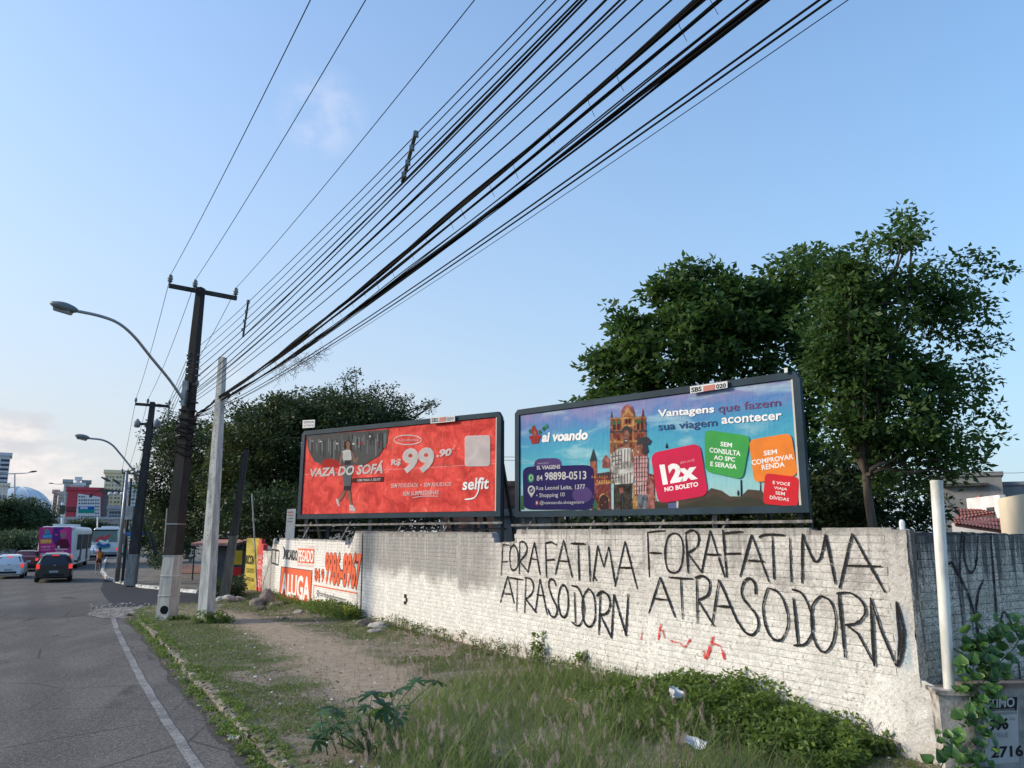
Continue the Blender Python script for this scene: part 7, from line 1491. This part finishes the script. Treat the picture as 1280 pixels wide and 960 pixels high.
for st in strands_:
    q = [D(*p) for p in st]; mb.tube(q, .006, 5, False)
    for a, b in zip(q[:-1], q[1:]):
        for _ in range(11):
            c_ = a.lerp(b, random.random()) + Vector((random.gauss(0, .085), random.uniform(-.16, .04), random.gauss(0, .075)))
            leaf_part(vin, 'heart', cnt % 5, c_, (random.uniform(.6, 1.5), random.uniform(-.6, .6), random.uniform(-.9, .9)), random.uniform(.5, 1.35), VIN); cnt += 1
mb.build('stems', M('green_stem', (.08, .12, .04)), vin, wc=True)
# rocks and rubble
def rock(name, label, p, r, mat, seed, cat='rock', group=None, sq=(1, 1, .6)):
    bm = bmesh.new(); bmesh.ops.create_icosphere(bm, subdivisions=2, radius=1)
    for v in bm.verts: v.co = Vector((v.co.x * sq[0], v.co.y * sq[1], v.co.z * sq[2])) * (r * (1 + .35 * mnoise.noise(v.co * 1.3 + Vector((seed * 3.1, 0, 0)))))
    me = bpy.data.meshes.new(name); bm.to_mesh(me); bm.free(); me.materials.append(mat); o = link(name, me); o.location = p; o.rotation_euler = (random.uniform(-.4, .4), random.uniform(-.3, .3), random.uniform(0, 6)); return tag(o, label, cat, group)
MRK = M('pale_rubble', (.36, .33, .29), .95, .3, 3, .7, bscale=9); MRD = M('brown_rubble', (.20, .165, .135), .95, .35, 3, .8, bscale=8)
tp = G(334, 756); rock('earth_heap', 'pointed heap of crumbled masonry leaning against the wall end', (tp.x, tp.y, .12), .40, MRD, 1, 'rubble', sq=(1.0, .8, 1.2))
for k, (x, y, r) in enumerate(((343, 759, .2), (327, 762, .17), (350, 757, .15))): rock('rock', ('chunk of masonry right of the pointed heap', 'small chunk in front of the pointed heap', 'smallest chunk between the heap and the ALUGA panel')[k], G(x, y) + Vector((0, 0, r * .3)), r, MRD, 60 + k)
rock('rock', 'large brown stone at the left of the masonry heap', G(322, 757) + Vector((0, 0, .08)), .3, MRD, 2, group=None)
for k, (x, y, r, m_, lb) in enumerate(((288, 752, .34, MRK, 'pale flat slab lying right of the leaning post'), (277, 751, .22, MRK, 'small pale stone at the foot of the leaning post'), (300, 750, .2, MRK, 'white chunk between the slab and the masonry heap'), (457, 783, .26, MRD, 'grey stone in the weeds below the phone number, left one'), (478, 786, .3, MRK, 'broken slab in the weeds below the phone number, right one'), (468, 791, .16, MRK, 'small white chunk in front of the weeds below the wall'), (405, 770, .13, MRK, 'lone pale stone on the path side below the orange panel'), (372, 766, .14, MRK, 'pale stone lying near the wall below the ALUGA panel'), (570, 812, .12, MRK, 'white stone near the wall foot at the middle'), (357, 774, .1, MRD, 'small brown stone on the dirt path'))):
    rock('rock', lb, G(x, y) + Vector((0, 0, r * .2)), r, m_, 5 + k, sq=(1.3, 1, .5))
def bits(n, gen, size, mat, name, label, cat='litter', flatness=.35):
    V = []; F = []
    for _ in range(n):
        x, y, z = gen(); s = size * random.uniform(.4, 1.5); b = len(V); a = random.uniform(0, 6.28); pts = [(x + s * math.cos(a + k * 1.57) * random.uniform(.6, 1.2), y + s * math.sin(a + k * 1.57) * random.uniform(.6, 1.2), z + random.uniform(0, s * flatness)) for k in range(4)] + [(x, y, z + s * .7)]
        V += pts; F += [(b, b + 1, b + 4), (b + 1, b + 2, b + 4), (b + 2, b + 3, b + 4), (b + 3, b, b + 4)]
    return tag(np_mesh(name, np.array(V), np.array(F), mat), label, cat, kind='stuff')
def g_verge():
    while True:
        s = random.uniform(0, 30) ** 1.0; t = random.uniform(.1, 6.1); x, y = from_wt(s, t)
        if inside(np.array([x]), np.array([y]), VERGE)[0] and random.random() < .12 + .88 * float(smooth01((path_dist(np.array([x]), np.array([y]))[0] - .6) / .7)): return x, y, float(verge_z(x, y))
bits(5200, g_verge, .016, MRK, 'pebbles', 'pale pebbles and crumbs strewn over the verge', 'gravel'); bits(4200, g_verge, .026, M('dead_leaf', (.17, .11, .07), .9), 'dead_leaves', 'brown dead leaves scattered on the verge', 'leaves'); bits(260, g_verge, .032, flat('paper_scrap', (.62, .61, .58)), 'paper_scraps', 'white scraps of litter scattered on the verge', 'litter')
def g_gut(): s = random.uniform(2, 24); x, y = from_wt(s, float(curb_t(s)) + random.uniform(.05, .32)); return x, y, ROAD_Z + .02
bits(1500, g_gut, .02, M('gutter_debris', (.13, .10, .075), .95, .4, 5, .3), 'gutter_debris', 'dead leaves and grit lying in the gutter', 'debris'); bits(120, g_gut, .025, flat('pale_debris', (.45, .44, .40)), 'pale_debris', 'pale crumbs and scraps in the gutter', 'debris')
def g_ap(): q = G(random.uniform(112, 270), random.uniform(754, 770), -.1); return q.x, q.y, q.z
bits(500, g_ap, .04, MRK, 'loose_gravel', 'loose gravel spilled at the driveway mouth', 'gravel')
def sheet(name, label, c, w, l, rot, mat, cat, bend=.03):
    n = 5; vs = [((i / n - .5) * w, (j / n - .5) * l, bend * math.sin(i * 1.3 + j) + bend * 1.5 * (i / n - .5) ** 2 * 4) for i in range(n + 1) for j in range(n + 1)]; mb = MB(); mb.add(vs, [(i * (n + 1) + j, (i + 1) * (n + 1) + j, (i + 1) * (n + 1) + j + 1, i * (n + 1) + j + 1) for i in range(n) for j in range(n)]); o = mb.build(name, mat, None, smooth=True); o.location = c; o.rotation_euler = rot; return tag(o, label, cat)
PLA = M('white_plastic', (.62, .64, .68), .4, .1, 12, .3)
sheet('plastic_tray', 'white crumpled plastic tray lying on the green weeds at right', D(870, 929, 9.9), .27, .14, (.5, .15, -.5), PLA, 'tray', .025)
sheet('plastic_bag', 'crumpled pale plastic bag against the weeds by the wall', D(841, 866, 11.3), .15, .15, (1.1, .2, .4), PLA, 'bag', .06)
sheet('paper_scrap', 'white paper scrap lying in the gutter by the kerb', G(291, 922, ROAD_Z + .03), .16, .13, (.2, .1, .5), flat('paper_white', (.72, .72, .70)), 'litter', .02)
sheet('yellow_bag', 'yellow plastic bag in the weeds below the phone number', G(437, 776) + Vector((0, 0, .25)), .45, .4, (.8, .1, .4), flat('yellow_plastic', (.75, .55, .06)), 'bag', .08)
sheet('orange_rag', 'faded orange scrap in the grass before the wall', D(710, 876, 12.0), .14, .12, (.5, .2, .4), flat('faded_orange', (.45, .26, .14)), 'litter', .03)
